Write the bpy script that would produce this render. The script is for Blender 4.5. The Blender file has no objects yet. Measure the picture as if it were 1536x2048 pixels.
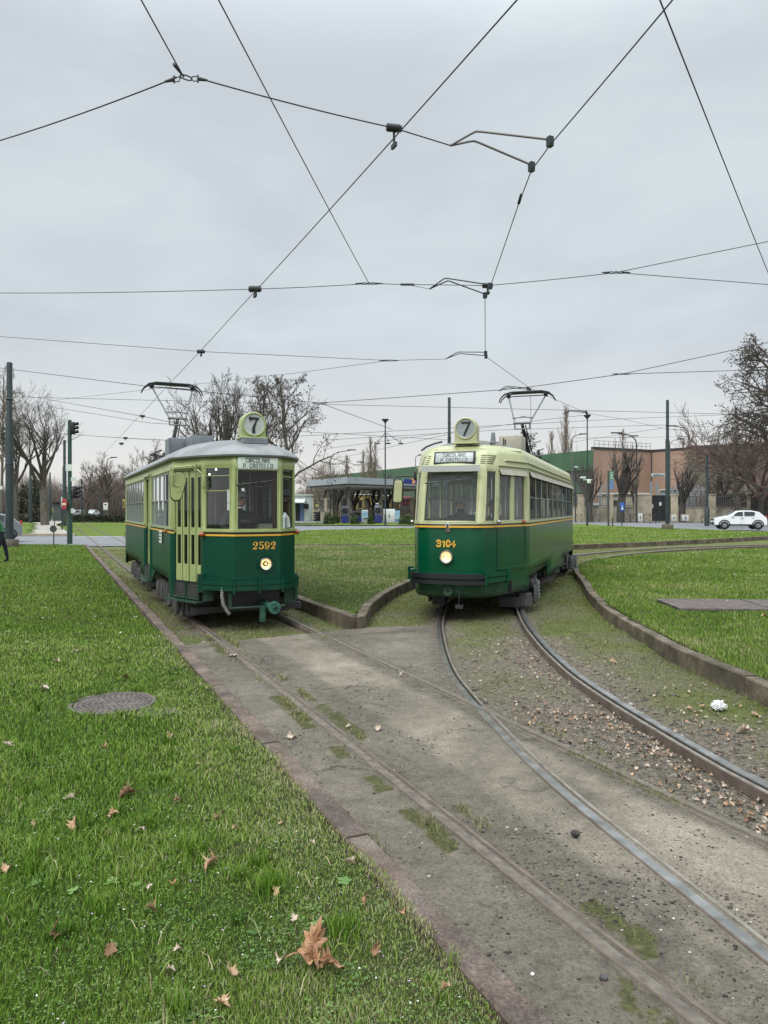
import bpy, bmesh, math, random
import numpy as np
from mathutils import Vector, Matrix, geometry
R = math.radians
sc = bpy.context.scene
COL = sc.collection
# ------------------------------------------------------------------ camera, sky, sun, exposure
FPX, CAMH, HORY = 1450.0, 1.85, 1018.0
cam_d = bpy.data.cameras.new('camera'); cam = bpy.data.objects.new('camera', cam_d); COL.objects.link(cam)
cam.location = (0, 0, CAMH); cam.rotation_euler = (R(90), 0, 0)
cam_d.sensor_fit = 'VERTICAL'; cam_d.sensor_height = 36; cam_d.lens = FPX / 2048 * 36
cam_d.shift_y = -6 / 2048; cam_d.clip_start = 0.05; cam_d.clip_end = 3000
sc.camera = cam
world = bpy.data.worlds.new('World'); sc.world = world; world.use_nodes = True
wt = world.node_tree; wt.nodes.clear()
SUN_EL, SUN_ROT = R(48), R(215)
def wn(t, **k):
    n = wt.nodes.new(t)
    for a, b in k.items(): setattr(n, a, b)
    return n
sky = wn('ShaderNodeTexSky', sky_type='NISHITA', sun_disc=False, sun_elevation=SUN_EL, sun_rotation=SUN_ROT)
tc = wn('ShaderNodeTexCoord')
mp = wn('ShaderNodeMapping'); mp.inputs['Scale'].default_value = (1.0, 1.0, 2.6)
nz = wn('ShaderNodeTexNoise'); nz.inputs['Scale'].default_value = 2.6; nz.inputs['Detail'].default_value = 7; nz.inputs['Roughness'].default_value = .55
nz.inputs['Distortion'].default_value = .25
cr = wn('ShaderNodeValToRGB')
cr.color_ramp.elements[0].position = .40; cr.color_ramp.elements[0].color = (4.75, 5.15, 5.5, 1)
cr.color_ramp.elements[1].position = .62; cr.color_ramp.elements[1].color = (5.35, 5.95, 6.2, 1)
sep = wn('ShaderNodeSeparateXYZ')
hr = wn('ShaderNodeValToRGB')           # cloud cover thins and warms close to the horizon
hr.color_ramp.elements[0].position = 0.0; hr.color_ramp.elements[0].color = (1, 1, 1, 1)
hr.color_ramp.elements[1].position = .22; hr.color_ramp.elements[1].color = (0, 0, 0, 1)
warm = wn('ShaderNodeMixRGB'); warm.inputs['Color2'].default_value = (6.6, 6.35, 6.1, 1)
mx = wn('ShaderNodeMixRGB'); mx.inputs['Fac'].default_value = .93
bg = wn('ShaderNodeBackground'); bg.inputs['Strength'].default_value = .1
out = wn('ShaderNodeOutputWorld')
L = wt.links.new
L(tc.outputs['Generated'], mp.inputs['Vector']); L(mp.outputs['Vector'], nz.inputs['Vector']); L(nz.outputs['Fac'], cr.inputs['Fac'])
L(tc.outputs['Generated'], sep.inputs[0]); L(sep.outputs['Z'], hr.inputs['Fac']); L(hr.outputs['Color'], warm.inputs['Fac'])
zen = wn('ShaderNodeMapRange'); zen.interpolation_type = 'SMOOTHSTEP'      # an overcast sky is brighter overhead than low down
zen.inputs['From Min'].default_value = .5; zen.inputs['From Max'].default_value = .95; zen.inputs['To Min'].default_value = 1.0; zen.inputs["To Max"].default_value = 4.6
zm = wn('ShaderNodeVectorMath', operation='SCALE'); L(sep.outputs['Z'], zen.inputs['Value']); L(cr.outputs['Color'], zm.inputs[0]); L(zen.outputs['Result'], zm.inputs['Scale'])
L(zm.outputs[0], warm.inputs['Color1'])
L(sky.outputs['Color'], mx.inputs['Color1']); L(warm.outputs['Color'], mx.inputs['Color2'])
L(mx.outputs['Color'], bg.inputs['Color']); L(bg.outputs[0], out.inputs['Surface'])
sd = bpy.data.lights.new('sun', 'SUN'); sd.energy = 1.5; sd.angle = R(28); sd.color = (1, .96, .9)
sun = bpy.data.objects.new('sun', sd); COL.objects.link(sun)
sun.rotation_euler = (R(42), 0, R(-35)); sun.location = (0, 0, 60)
sc.view_settings.view_transform = 'Standard'; sc.view_settings.look = 'None'
sc.view_settings.exposure = 0.38; sc.view_settings.gamma = 1
sc.cycles.max_bounces = 6; sc.cycles.transparent_max_bounces = 12
# ------------------------------------------------------------------ coordinates read off the photograph
TA = R(24.57); CA, SA = math.cos(TA), math.sin(TA)
def G(x, y, z=0.0):
    Z = (CAMH - z) * FPX / (y - HORY); return ((x - 768) / FPX * Z, Z)
def P(x, y, Z): return Vector(((x - 768) / FPX * Z, Z, CAMH - (y - HORY) / FPX * Z))
def PZ(x, y, z):                        # a point above the horizon at height z
    Z = (z - CAMH) * FPX / (HORY - y); return Vector(((x - 768) / FPX * Z, Z, z))
def A2(p, s): return (p * CA - s * SA, p * SA + s * CA)   # across / along the left track
rng = np.random.default_rng(7)
rnd = random.Random(5)
# ------------------------------------------------------------------ mesh builder
class M:
    def __init__(s): s.v = []; s.f = []; s.m = []; s.T = None
    def add(s, vs, fs, m=0):
        o = len(s.v)
        s.v += [tuple(s.T @ Vector(q)) for q in vs] if s.T is not None else [tuple(q) for q in vs]
        s.f += [tuple(i + o for i in f) for f in fs]; s.m += [m] * len(fs)
    def box(s, c, d, rz=0, m=0, b=0.0, rx=0, ry=0):
        x, y, z = d[0] / 2, d[1] / 2, d[2] / 2
        if b <= 0:
            vs = [(i * x, j * y, k * z) for k in (-1, 1) for j in (-1, 1) for i in (-1, 1)]
            fs = [(0, 2, 3, 1), (4, 5, 7, 6), (0, 1, 5, 4), (2, 6, 7, 3), (0, 4, 6, 2), (1, 3, 7, 5)]
        else:
            bm = bmesh.new(); bmesh.ops.create_cube(bm, size=1)
            for v in bm.verts: v.co = Vector((v.co.x * d[0], v.co.y * d[1], v.co.z * d[2]))
            bmesh.ops.bevel(bm, geom=bm.edges[:] + bm.verts[:], offset=b, segments=2, profile=.5, affect='EDGES')
            bm.verts.index_update()
            vs = [v.co.copy() for v in bm.verts]; fs = [tuple(v.index for v in f.verts) for f in bm.faces]; bm.free()
        rot = Matrix.Rotation(rz, 3, 'Z') @ Matrix.Rotation(ry, 3, 'Y') @ Matrix.Rotation(rx, 3, 'X'); c = Vector(c)
        s.add([rot @ Vector(q) + c for q in vs], fs, m)
    def bb(s, a, b, m=0, bev=0.0):
        s.box([(a[i] + b[i]) / 2 for i in range(3)], [abs(b[i] - a[i]) for i in range(3)], m=m, b=bev)
    def tube(s, pts, r, n=8, m=0, cap=True, flat=None):
        pts = [Vector(p) for p in pts]; k = len(pts)
        rs = r if isinstance(r, (list, tuple)) else [r] * k
        vs = []; fs = []; up = None
        for i in range(k):
            t = (pts[min(i + 1, k - 1)] - pts[max(i - 1, 0)])
            if t.length < 1e-9: t = Vector((0, 0, 1))
            t.normalize()
            if up is None:
                up = Vector((0, 0, 1)) if abs(t.z) < .9 else Vector((1, 0, 0))
            a = t.cross(up).normalized(); b = a.cross(t).normalized(); up = b
            for j in range(n):
                w = 2 * math.pi * j / n
                vs.append(pts[i] + a * math.cos(w) * rs[i] + b * math.sin(w) * rs[i])
        for i in range(k - 1):
            for j in range(n):
                fs.append((i * n + j, i * n + (j + 1) % n, (i + 1) * n + (j + 1) % n, (i + 1) * n + j))
        if cap: fs.append(tuple(range(n - 1, -1, -1))); fs.append(tuple(range((k - 1) * n, k * n)))
        s.add(vs, fs, m)
    def cyl(s, a, b, r, n=16, m=0): s.tube([a, b], r, n, m)
    def lathe(s, prof, n=24, m=0, mat=None):      # prof (r, z) about local z
        vs = []; fs = []
        for (r, z) in prof:
            for j in range(n):
                w = 2 * math.pi * j / n; q = Vector((r * math.cos(w), r * math.sin(w), z))
                vs.append(mat @ q if mat is not None else q)
        for i in range(len(prof) - 1):
            for j in range(n):
                fs.append((i * n + j, i * n + (j + 1) % n, (i + 1) * n + (j + 1) % n, (i + 1) * n + j))
        s.add(vs, fs, m)
    def prism(s, poly, a, b, o, ua, va, m=0):     # polygon in plane (ua, va) at origin o, swept from a to b along ua x va
        ua, va, o = Vector(ua), Vector(va), Vector(o); w = ua.cross(va); n = len(poly)
        vs = [o + ua * x + va * y + w * a for x, y in poly] + [o + ua * x + va * y + w * b for x, y in poly]
        fs = [tuple(range(n - 1, -1, -1)), tuple(range(n, 2 * n))] + [(i, (i + 1) % n, (i + 1) % n + n, i + n) for i in range(n)]
        s.add(vs, fs, m)
    def quad(s, a, b, c, d, m=0): s.add([a, b, c, d], [(0, 1, 2, 3)], m)
    def ribbon(s, pts, w, o, ua, va, h=.004, m=0):   # a painted stroke: centreline pts (2D), width(s) w
        k = len(pts); ws = w if isinstance(w, (list, tuple)) else [w] * k
        ua, va, o = Vector(ua), Vector(va), Vector(o); nn = ua.cross(va).normalized() * h
        vs = []
        for i in range(k):
            a = pts[max(i - 1, 0)]; b = pts[min(i + 1, k - 1)]
            dx, dy = b[0] - a[0], b[1] - a[1]; l = math.hypot(dx, dy) or 1
            nx, ny = -dy / l * ws[i] / 2, dx / l * ws[i] / 2
            ex = ey = 0
            if i == 0: ex, ey = -dx / l * ws[i] * .45, -dy / l * ws[i] * .45
            if i == k - 1: ex, ey = dx / l * ws[i] * .45, dy / l * ws[i] * .45
            for sg in (1, -1):
                q = (pts[i][0] + nx * sg + ex, pts[i][1] + ny * sg + ey)
                vs.append(o + ua * q[0] + va * q[1] + nn)
        s.add(vs, [(2 * i, 2 * i + 1, 2 * i + 3, 2 * i + 2) for i in range(k - 1)], m)
    def obj(s, name, mats, parent=None, smooth=35, loc=None, rz=None, mods=()):
        me = bpy.data.meshes.new(name); me.from_pydata([tuple(q) for q in s.v], [], s.f)
        for q in (mats if isinstance(mats, (list, tuple)) else [mats]): me.materials.append(q)
        if len(s.m): me.polygons.foreach_set('material_index', s.m)
        if smooth:
            me.polygons.foreach_set('use_smooth', [True] * len(me.polygons)); me.set_sharp_from_angle(angle=R(smooth))
        me.update(); o = bpy.data.objects.new(name, me); COL.objects.link(o)
        if parent is not None: o.parent = parent
        if loc is not None: o.location = loc
        if rz is not None: o.rotation_euler = (0, 0, rz)
        for k, kw in mods:
            md = o.modifiers.new(k.lower(), k)
            for a, b in kw.items(): setattr(md, a, b)
        return o
def npmesh(name, V, F, mats, parent=None, attrs=None, smooth=False, mi=None):
    """V (n,3), F (m,k) arrays"""
    me = bpy.data.meshes.new(name); V = np.asarray(V, np.float32); F = np.asarray(F, np.int32)
    me.vertices.add(len(V)); me.vertices.foreach_set('co', V.ravel())
    k = F.shape[1]; me.loops.add(F.size); me.loops.foreach_set('vertex_index', F.ravel())
    me.polygons.add(len(F)); me.polygons.foreach_set('loop_start', np.arange(0, F.size, k, dtype=np.int32))
    me.polygons.foreach_set('loop_total', np.full(len(F), k, np.int32))
    if smooth: me.polygons.foreach_set('use_smooth', np.ones(len(F), bool))
    for q in (mats if isinstance(mats, (list, tuple)) else [mats]): me.materials.append(q)
    if mi is not None: me.polygons.foreach_set('material_index', np.asarray(mi, np.int32))
    for an, av in (attrs or {}).items():
        at = me.attributes.new(an, 'FLOAT', 'POINT'); at.data.foreach_set('value', np.asarray(av, np.float32))
    me.update(calc_edges=True); o = bpy.data.objects.new(name, me); COL.objects.link(o)
    if parent is not None: o.parent = parent
    return o
def empty(name, loc=(0, 0, 0), rz=0):
    o = bpy.data.objects.new(name, None); COL.objects.link(o); o.location = loc; o.rotation_euler = (0, 0, rz)
    o.empty_display_size = .2; return o
def tag(o, label, cat, group=None):
    o['label'] = label; o['category'] = cat
    if group: o['group'] = group
    return o
def struct(o): o['kind'] = 'structure'; return o
def stuff(o, label=None, cat=None):
    o['kind'] = 'stuff'
    if label: o['label'] = label; o['category'] = cat
    return o
def copy_tree(o, parent=None):
    c = o.copy(); COL.objects.link(c); c.parent = parent
    for ch in o.children: copy_tree(ch, c)
    return c
def relabel(o, label): o['label'] = label; return o
# ------------------------------------------------------------------ materials
def mat(name, col, rough=.6, metal=0, var=.0, scale=8, col2=None, bump=0, bscale=60, coat=0, spec=.5, emit=None, es=1, detail=4, obj=True, stretch=None):
    m = bpy.data.materials.new(name); m.use_nodes = True; t = m.node_tree; b = t.nodes['Principled BSDF']
    b.inputs['Base Color'].default_value = (*col, 1); b.inputs['Roughness'].default_value = rough
    b.inputs['Metallic'].default_value = metal; b.inputs['Specular IOR Level'].default_value = spec
    b.inputs['Coat Weight'].default_value = coat; b.inputs['Coat Roughness'].default_value = .06
    if emit: b.inputs['Emission Color'].default_value = (*emit, 1); b.inputs['Emission Strength'].default_value = es
    if var or col2 or bump:
        c = t.nodes.new('ShaderNodeTexCoord'); src = c.outputs['Object']
        if stretch:
            g = t.nodes.new('ShaderNodeMapping'); g.inputs['Scale'].default_value = stretch; t.links.new(src, g.inputs['Vector']); src = g.outputs['Vector']
        if var or col2:
            n = t.nodes.new('ShaderNodeTexNoise'); n.inputs['Scale'].default_value = scale; n.inputs['Detail'].default_value = detail
            n.inputs['Roughness'].default_value = .6
            t.links.new(src, n.inputs['Vector'])
            r = t.nodes.new('ShaderNodeValToRGB'); r.color_ramp.elements[0].position = .35; r.color_ramp.elements[1].position = .65
            c2 = col2 or tuple(min(1, q * (1 + var)) for q in col); c1 = col if col2 else tuple(q * (1 - var) for q in col)
            r.color_ramp.elements[0].color = (*c1, 1); r.color_ramp.elements[1].color = (*c2, 1)
            t.links.new(n.outputs['Fac'], r.inputs['Fac']); t.links.new(r.outputs['Color'], b.inputs['Base Color'])
        if bump:
            n2 = t.nodes.new('ShaderNodeTexNoise'); n2.inputs['Scale'].default_value = bscale; n2.inputs['Detail'].default_value = 5
            t.links.new(src, n2.inputs['Vector'])
            bp = t.nodes.new('ShaderNodeBump'); bp.inputs['Strength'].default_value = bump; bp.inputs['Distance'].default_value = .02
            t.links.new(n2.outputs['Fac'], bp.inputs['Height']); t.links.new(bp.outputs['Normal'], b.inputs['Normal'])
    return m
class NT:
    """small node helper"""
    def __init__(s, name):
        s.m = bpy.data.materials.new(name); s.m.use_nodes = True; s.t = s.m.node_tree; s.b = s.t.nodes['Principled BSDF']
        s.co = s.t.nodes.new('ShaderNodeTexCoord').outputs['Object']
    def L(s, a, b): s.t.links.new(a, b)
    def noise(s, sc_, det=5, rough=.6, dist=0, vec=None):
        n = s.t.nodes.new('ShaderNodeTexNoise'); n.inputs['Scale'].default_value = sc_; n.inputs['Detail'].default_value = det
        n.inputs['Roughness'].default_value = rough; n.inputs['Distortion'].default_value = dist; s.L(vec or s.co, n.inputs['Vector']); return n.outputs['Fac']
    def attr(s, nm):
        n = s.t.nodes.new('ShaderNodeAttribute'); n.attribute_name = nm; return n.outputs['Fac']
    def ramp(s, fac, stops):
        r = s.t.nodes.new('ShaderNodeValToRGB'); e = r.color_ramp.elements
        while len(e) < len(stops): e.new(.5)
        for i, (p, c) in enumerate(stops): e[i].position = p; e[i].color = (*c, 1) if len(c) == 3 else c
        s.L(fac, r.inputs['Fac']); return r.outputs['Color']
    def mix(s, fac, a, b, mode='MIX'):
        n = s.t.nodes.new('ShaderNodeMixRGB'); n.blend_type = mode
        for k, v in (('Fac', fac), ('Color1', a), ('Color2', b)):
            if isinstance(v, (int, float)): n.inputs[k].default_value = v
            elif isinstance(v, tuple): n.inputs[k].default_value = (*v, 1)
            else: s.L(v, n.inputs[k])
        return n.outputs['Color']
    def math(s, op, a, b=0.0, clamp=False):
        n = s.t.nodes.new('ShaderNodeMath'); n.operation = op; n.use_clamp = clamp
        for k, v in ((0, a), (1, b)):
            if isinstance(v, (int, float)): n.inputs[k].default_value = v
            else: s.L(v, n.inputs[k])
        return n.outputs[0]
    def bump(s, h, st=.5, d=.02):
        n = s.t.nodes.new('ShaderNodeBump'); n.inputs['Strength'].default_value = st; n.inputs['Distance'].default_value = d
        s.L(h, n.inputs['Height']); s.L(n.outputs['Normal'], s.b.inputs['Normal'])
    def done(s, col, rough=.8, spec=.3, metal=0):
        s.L(col, s.b.inputs['Base Color']) if not isinstance(col, tuple) else None
        if isinstance(rough, (int, float)): s.b.inputs['Roughness'].default_value = rough
        else: s.L(rough, s.b.inputs['Roughness'])
        s.b.inputs['Specular IOR Level'].default_value = spec; s.b.inputs['Metallic'].default_value = metal; return s.m
def glass_mat(name, tint=(.55, .6, .6), ior=1.5, rough=.01, dirt=.04):
    m = bpy.data.materials.new(name); m.use_nodes = True; t = m.node_tree; t.nodes.clear()
    o = t.nodes.new('ShaderNodeOutputMaterial'); tr = t.nodes.new('ShaderNodeBsdfTransparent'); tr.inputs[0].default_value = (*tint, 1)
    gl = t.nodes.new('ShaderNodeBsdfGlossy'); gl.inputs['Roughness'].default_value = rough; gl.inputs['Color'].default_value = (.85, .9, .95, 1)
    fr = t.nodes.new('ShaderNodeFresnel'); fr.inputs['IOR'].default_value = ior
    mx = t.nodes.new('ShaderNodeMixShader'); df = t.nodes.new('ShaderNodeBsdfDiffuse'); df.inputs[0].default_value = (.4, .4, .37, 1)
    m2 = t.nodes.new('ShaderNodeMixShader'); m2.inputs[0].default_value = dirt  # diffuse share
    t.links.new(fr.outputs[0], mx.inputs[0]); t.links.new(tr.outputs[0], mx.inputs[1]); t.links.new(gl.outputs[0], mx.inputs[2])
    t.links.new(mx.outputs[0], m2.inputs[1]); t.links.new(df.outputs[0], m2.inputs[2]); t.links.new(m2.outputs[0], o.inputs[0])
    return m
GLASS = glass_mat('window_glass', (.82, .86, .86), 1.5, dirt=.0)
GLASS_SIDE = glass_mat('side_window_glass', (.26, .29, .29), 1.5, dirt=.004)
GLASS2 = glass_mat('clear_window_glass', (.84, .88, .88), 1.45, dirt=.02)
GLAREG = glass_mat('grey_glare_glass', (.45, .5, .48), 1.5, dirt=.018)  # grey diffuse tone paints in reflections on the upper panes
def paint(name, c, rough, spec):
    g = NT(name); n = g.noise(1.4, 4); n2 = g.noise(11, 6, .7); base = g.ramp(n, [(.35, tuple(q * .88 for q in c)), (.65, tuple(q * 1.12 for q in c))])
    sp = g.t.nodes.new('ShaderNodeSeparateXYZ'); g.L(g.co, sp.inputs[0])
    low = g.math('SUBTRACT', 1.0, g.math('MULTIPLY', g.math('SUBTRACT', sp.outputs['Z'], .36), 2.6, True), True)     # road dust thrown up on the skirts
    d = g.math('MULTIPLY', g.math('MULTIPLY', low, low), g.ramp(n2, [(.35, (.1, .1, .1)), (.65, (.75, .75, .75))]))
    d = g.math('ADD', d, g.ramp(g.noise(5, 8, .75), [(.56, (0, 0, 0)), (.74, (.16, .16, .16))]), True)
    wv = g.noise(1.1, 2); g.bump(wv, .12, .02)
    return g.done(g.mix(d, base, (.09, .085, .068)), g.math('ADD', rough, g.math('MULTIPLY', d, .6)), spec)
GREEN = paint('dark_green_paint', (.0012, .050, .027), .34, .28)
GREEN2 = paint('bright_green_paint', (.0015, .068, .03), .22, .36)
LIME = mat('light_green_paint', (.31, .365, .145), .42, var=.07, scale=3, coat=.2)
CREAM = mat('cream_green_paint', (.42, .43, .235), .42, var=.06, scale=3, coat=.2)
YEL = mat('yellow_paint', (.75, .42, .05), .5)
BLACK = mat('black_paint', (.012, .012, .016), .45)
DARK = mat('dark_iron', (.03, .032, .033), .6, var=.4, scale=20)
GREYM = mat('grey_iron', (.062, .062, .06), .65, var=.4, scale=15, bump=.3)
ROOFG = mat('grey_roof_paint', (.16, .163, .165), .45, col2=(.26, .265, .268), scale=2.6, bump=.15, bscale=14, detail=8)
ROOFB = mat('brown_grey_roof', (.1, .095, .085), .55, col2=(.15, .14, .125), scale=4, detail=8)
BOXG = mat('grey_box_metal', (.16, .18, .2), .5, var=.12, scale=4)
BOXB = mat('beige_box_metal', (.36, .34, .27), .5, var=.08, scale=4)
CHROME = mat('chrome', (.55, .55, .53), .2, metal=1)
MIRROR = mat('mirror_glass', (.6, .62, .62), .03, metal=1)
ORANGE = mat('orange_lens', (.32, .07, .02), .25, coat=.5)
BULB = mat('headlamp_bulb', (1, .8, .4), .3, emit=(1, .66, .22), es=1.25)
LAMPGL = mat('headlamp_reflector', (.85, .7, .42), .25, metal=.3, emit=(1, .78, .4), es=.55, var=.2, scale=25)
GLOW = mat('lit_bulb', (1, 1, .9), .3, emit=(1, .93, .8), es=8)
SIGNW = mat('sign_white', (.62, .7, .62), .5, var=.05, scale=4)
SIGNG = mat('sign_grey_glass', (.42, .47, .46), .35, var=.1, scale=5)
DISCW = mat('route_disc_white', (.42, .45, .42), .4, var=.16, scale=7)
DISCG = mat('route_disc_grey', (.27, .31, .31), .35, var=.14, scale=7)
WOOD = mat('varnished_wood', (.16, .07, .02), .4, var=.25, scale=4, stretch=(1, 6, 1))
SEAT = mat('seat_wood', (.07, .04, .02), .5, var=.2, scale=5)
INTER = mat('interior_panel', (.2, .17, .1), .6)
FLOORM = mat('tram_floor', (.05, .045, .04), .8)
SKIN = mat('skin', (.5, .28, .2), .55)
SUIT = mat('dark_cloth', (.018, .02, .026), .85, var=.3, scale=15)
WHITEC = mat('white_cloth', (.7, .7, .68), .8)
HAIRG = mat('grey_hair', (.2, .19, .18), .7)
WIREM = mat('wire_metal', (.02, .022, .025), .5)
INSUL = mat('insulator_black', (.025, .03, .03), .5)
STEELP = mat('pantograph_steel', (.14, .15, .15), .45, var=.2, scale=10)
POLEM = mat('dark_green_pole', (.022, .037, .04), .5, var=.35, scale=4, stretch=(1, 1, .3))
POLEG = mat('grey_lamp_post', (.12, .12, .115), .55, var=.15)
CONC = mat('concrete_base', (.15, .12, .095), .9, var=.25, scale=10, bump=.5)
# ------------------------------------------------------------------ ground
def wav(x, y, k=1.0, seed=0):
    r = np.random.default_rng(seed); s = 0; a = 1
    for i in range(7):
        f = k * (1.0 + i * .75); th = r.uniform(0, 6.28); ph = r.uniform(0, 6.28, 2)
        u = x * math.cos(th) + y * math.sin(th); v = -x * math.sin(th) + y * math.cos(th)
        s = s + a * np.sin(u * f + ph[0] + 1.3 * np.sin(v * f * .6 + ph[1])); a *= .78
    return s / 3.2
def inpoly(x, y, poly):
    ins = np.zeros(x.shape, bool); n = len(poly)
    for i in range(n):
        x0, y0 = poly[i]; x1, y1 = poly[(i + 1) % n]
        if y0 == y1: continue
        c = ((y0 > y) != (y1 > y)) & (x < (x1 - x0) * (y - y0) / (y1 - y0) + x0); ins ^= c
    return ins
def dist_line(x, y, pts):
    d = np.full(x.shape, 1e9)
    for (x0, y0), (x1, y1) in zip(pts[:-1], pts[1:]):
        L2 = (x1 - x0) ** 2 + (y1 - y0) ** 2
        t = np.clip(((x - x0) * (x1 - x0) + (y - y0) * (y1 - y0)) / L2, 0, 1)
        d = np.minimum(d, np.hypot(x - x0 - t * (x1 - x0), y - y0 - t * (y1 - y0)))
    return d
def grid_sheet(name, xs, ys, mask, zf, mats, attrs=None, smooth=True, xy=None):
    X, Y = np.meshgrid(xs, ys); nx, ny = len(xs), len(ys)
    if xy: X, Y = xy(X, Y)
    Zz = zf(X, Y)
    cx = (X[:-1, :-1] + X[1:, 1:]) / 2; cy = (Y[:-1, :-1] + Y[1:, 1:]) / 2
    k = mask(cx, cy)
    i = (np.arange(ny - 1)[:, None] * nx + np.arange(nx - 1)[None, :])[k]
    F = np.stack([i, i + 1, i + nx + 1, i + nx], 1)
    used = np.unique(F); remap = np.full(nx * ny, -1); remap[used] = np.arange(len(used))
    xr, yr, zr = X.ravel()[used], Y.ravel()[used], Zz.ravel()[used]
    at = {a: f(xr, yr) for a, f in (attrs or {}).items()}
    return npmesh(name, np.stack([xr, yr, zr], 1), remap[F], mats, attrs=at, smooth=smooth)
def smooth_line(pts, step=.25):
    pts = [Vector((*p, 0)) for p in pts]; n = len(pts); outp = []
    for i in range(n - 1):
        p0, p1, p2, p3 = pts[max(i - 1, 0)], pts[i], pts[i + 1], pts[min(i + 2, n - 1)]
        k = max(2, int((p2 - p1).length / step))
        for j in range(k):
            t = j / k
            q = .5 * ((2 * p1) + (p2 - p0) * t + (2 * p0 - 5 * p1 + 4 * p2 - p3) * t * t + (3 * p1 - p0 - 3 * p2 + p3) * t ** 3)
            outp.append((q.x, q.y))
    outp.append((pts[-1].x, pts[-1].y)); return outp
def offset_line(pts, d):
    o = []
    for i in range(len(pts)):
        a = pts[max(i - 1, 0)]; b = pts[min(i + 1, len(pts) - 1)]; dx, dy = b[0] - a[0], b[1] - a[1]; l = math.hypot(dx, dy)
        o.append((pts[i][0] + dy / l * d, pts[i][1] - dx / l * d))
    return o
# the two tracks
PL, PR, PC = 2.13, 3.64, 2.885
midB = smooth_line([(1.98, 14.6), (2.85, 17.6), (3.95, 20.4), (5.5, 24.0), (7.6, 27.9), (10.3, 31.2), (13.6, 34.0), (17.5, 36.2), (22.5, 38), (31, 39.7)], .5)
BLp = [(2.0, 1.2), (1.59, 3.01), (1.38, 3.87), (1.22, 4.55), (1.06, 5.38), (.91, 6.5), (.82, 7.3), (.75, 8.33), (.78, 10.01), (.91, 12.05)]
BRp = [(3.65, 1.2), (3.15, 2.7), (2.84, 3.8), (2.56, 4.83), (2.43, 5.53), (2.26, 6.83), (2.17, 7.9), (2.16, 8.8), (2.2, 10.0), (2.36, 12.0)]
left_off = offset_line(midB, -.755); right_off = offset_line(midB, .755)
BL = smooth_line(BLp + left_off[::3]); BR = smooth_line(BRp + right_off[::3])
AL = [A2(PL, s) for s in np.arange(-.5, 150, .5)]; AR = [A2(PR, s) for s in np.arange(-.5, 150, .5)]
cross = A2(PR, 6.1)
# polygons
KP = 1.60
mid_px = [(580, 1191), (634.7, 1211), (667.5, 1222), (700, 1231.4)]
tipw = [G(742, 1209.5, .18), G(771.4, 1185.8, .18), G(798.7, 1171, .18), G(829.7, 1158.5, .18)]
mid_right = tipw + [(1.35, 18.6), (2.1, 20.6), (3.2, 23.4), (4.6, 26.6), (6.0, 29.3), (7.4, 31.4)]
mid_right = smooth_line([(x, y) for x, y in mid_right], .5)
a_edge = [A2(4.2, s) for s in (35.6, 32, 28, 22, 17, 14, 12.2)]
tip_arc = [A2(4.22, 11.2), (-.53, 11.3), (-.43, 11.27), (-.33, 11.36), (-.28, 11.6)]
MID = a_edge + tip_arc + mid_right                      # kerb line of the middle island
RIs = [(5.4, 1.0), (4.75, 2.4), (4.25, 3.8), (3.9, 5.2), (3.68, 6.5), (3.65, 7.34), (3.58, 8.0), (3.56, 9.06), (3.6, 9.78), (3.72, 11.6), (3.86, 12.9), (4.22, 15.03), (4.78, 17.6), (5.25, 20.0), (5.9, 22.4), (7.2, 24.9), (9.2, 26.8), (12, 28.9), (16, 31.2), (22, 33.5), (32, 36), (60, 41)]
RI = smooth_line(RIs, .5)
FARK = [(-10.9, 34.3), (-7.5, 34.3), (-4.2, 34.2), (1.5, 34.2), (5, 34.0), (8.75, 33.6), (12.3, 35.9), (17.5, 39.5), (23.5, 44.3), (33, 49.2), (60, 60)]
FARL = FARK + [(60, 66), (40, 55), (28, 53.5), (26.2, 57), (24.5, 63), (22.5, 82), (14, 76), (2.8, 64), (-6.8, 56), (-13, 53), A2(4.4, 53), A2(4.4, 44)]
AREA_A = [(-60, -2)]
def trackbed_h(X, Y):
    d = np.minimum(dist_line(X, Y, BL[::3]), dist_line(X, Y, BR[::3]))
    da = np.minimum(dist_line(X, Y, AL[::20]), dist_line(X, Y, AR[::20]))
    z = -.045 + .014 * wav(X, Y, 2.1, 3) + .01 * wav(X, Y, 9, 4) - .035 * np.exp(-(d / .35) ** 2) - .02 * np.exp(-(da / .25) ** 2)
    return z
def rail_d(X, Y):
    return np.minimum(np.minimum(dist_line(X, Y, BL[::4]), dist_line(X, Y, BR[::4])), np.minimum(dist_line(X, Y, AL[::30]), dist_line(X, Y, AR[::30])))
# -- materials for the ground
g = NT('soil_and_moss')
n1 = g.noise(1.1, 6, .65, .3); n2 = g.noise(26, 6, .7); n3 = g.noise(130, 3, .7)
moss = g.ramp(g.noise(8, 6, .7), [(.3, (.065, .08, .022)), (.55, (.12, .14, .042)), (.75, (.18, .19, .07))])
soil = g.ramp(n2, [(.3, (.07, .058, .045)), (.5, (.16, .135, .105)), (.68, (.26, .23, .19)), (.8, (.4, .37, .32))])
f = g.math('ADD', g.math('MULTIPLY', g.math('SUBTRACT', n1, .5), 2.4), g.attr('moss'), True)
g.bump(g.math('ADD', n2, g.math('MULTIPLY', n3, .5)), .9, .03)
TRACKM = g.done(g.mix(f, soil, moss), .95, .2)
g = NT('weathered_asphalt')
n1 = g.noise(.8, 7, .62, .6); n2 = g.noise(60, 4, .7); n3 = g.noise(260, 2, .8)
base = g.ramp(n1, [(.3, (.13, .115, .092)), (.44, (.18, .159, .127)), (.56, (.235, .206, .165)), (.7, (.29, .255, .206))])
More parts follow.
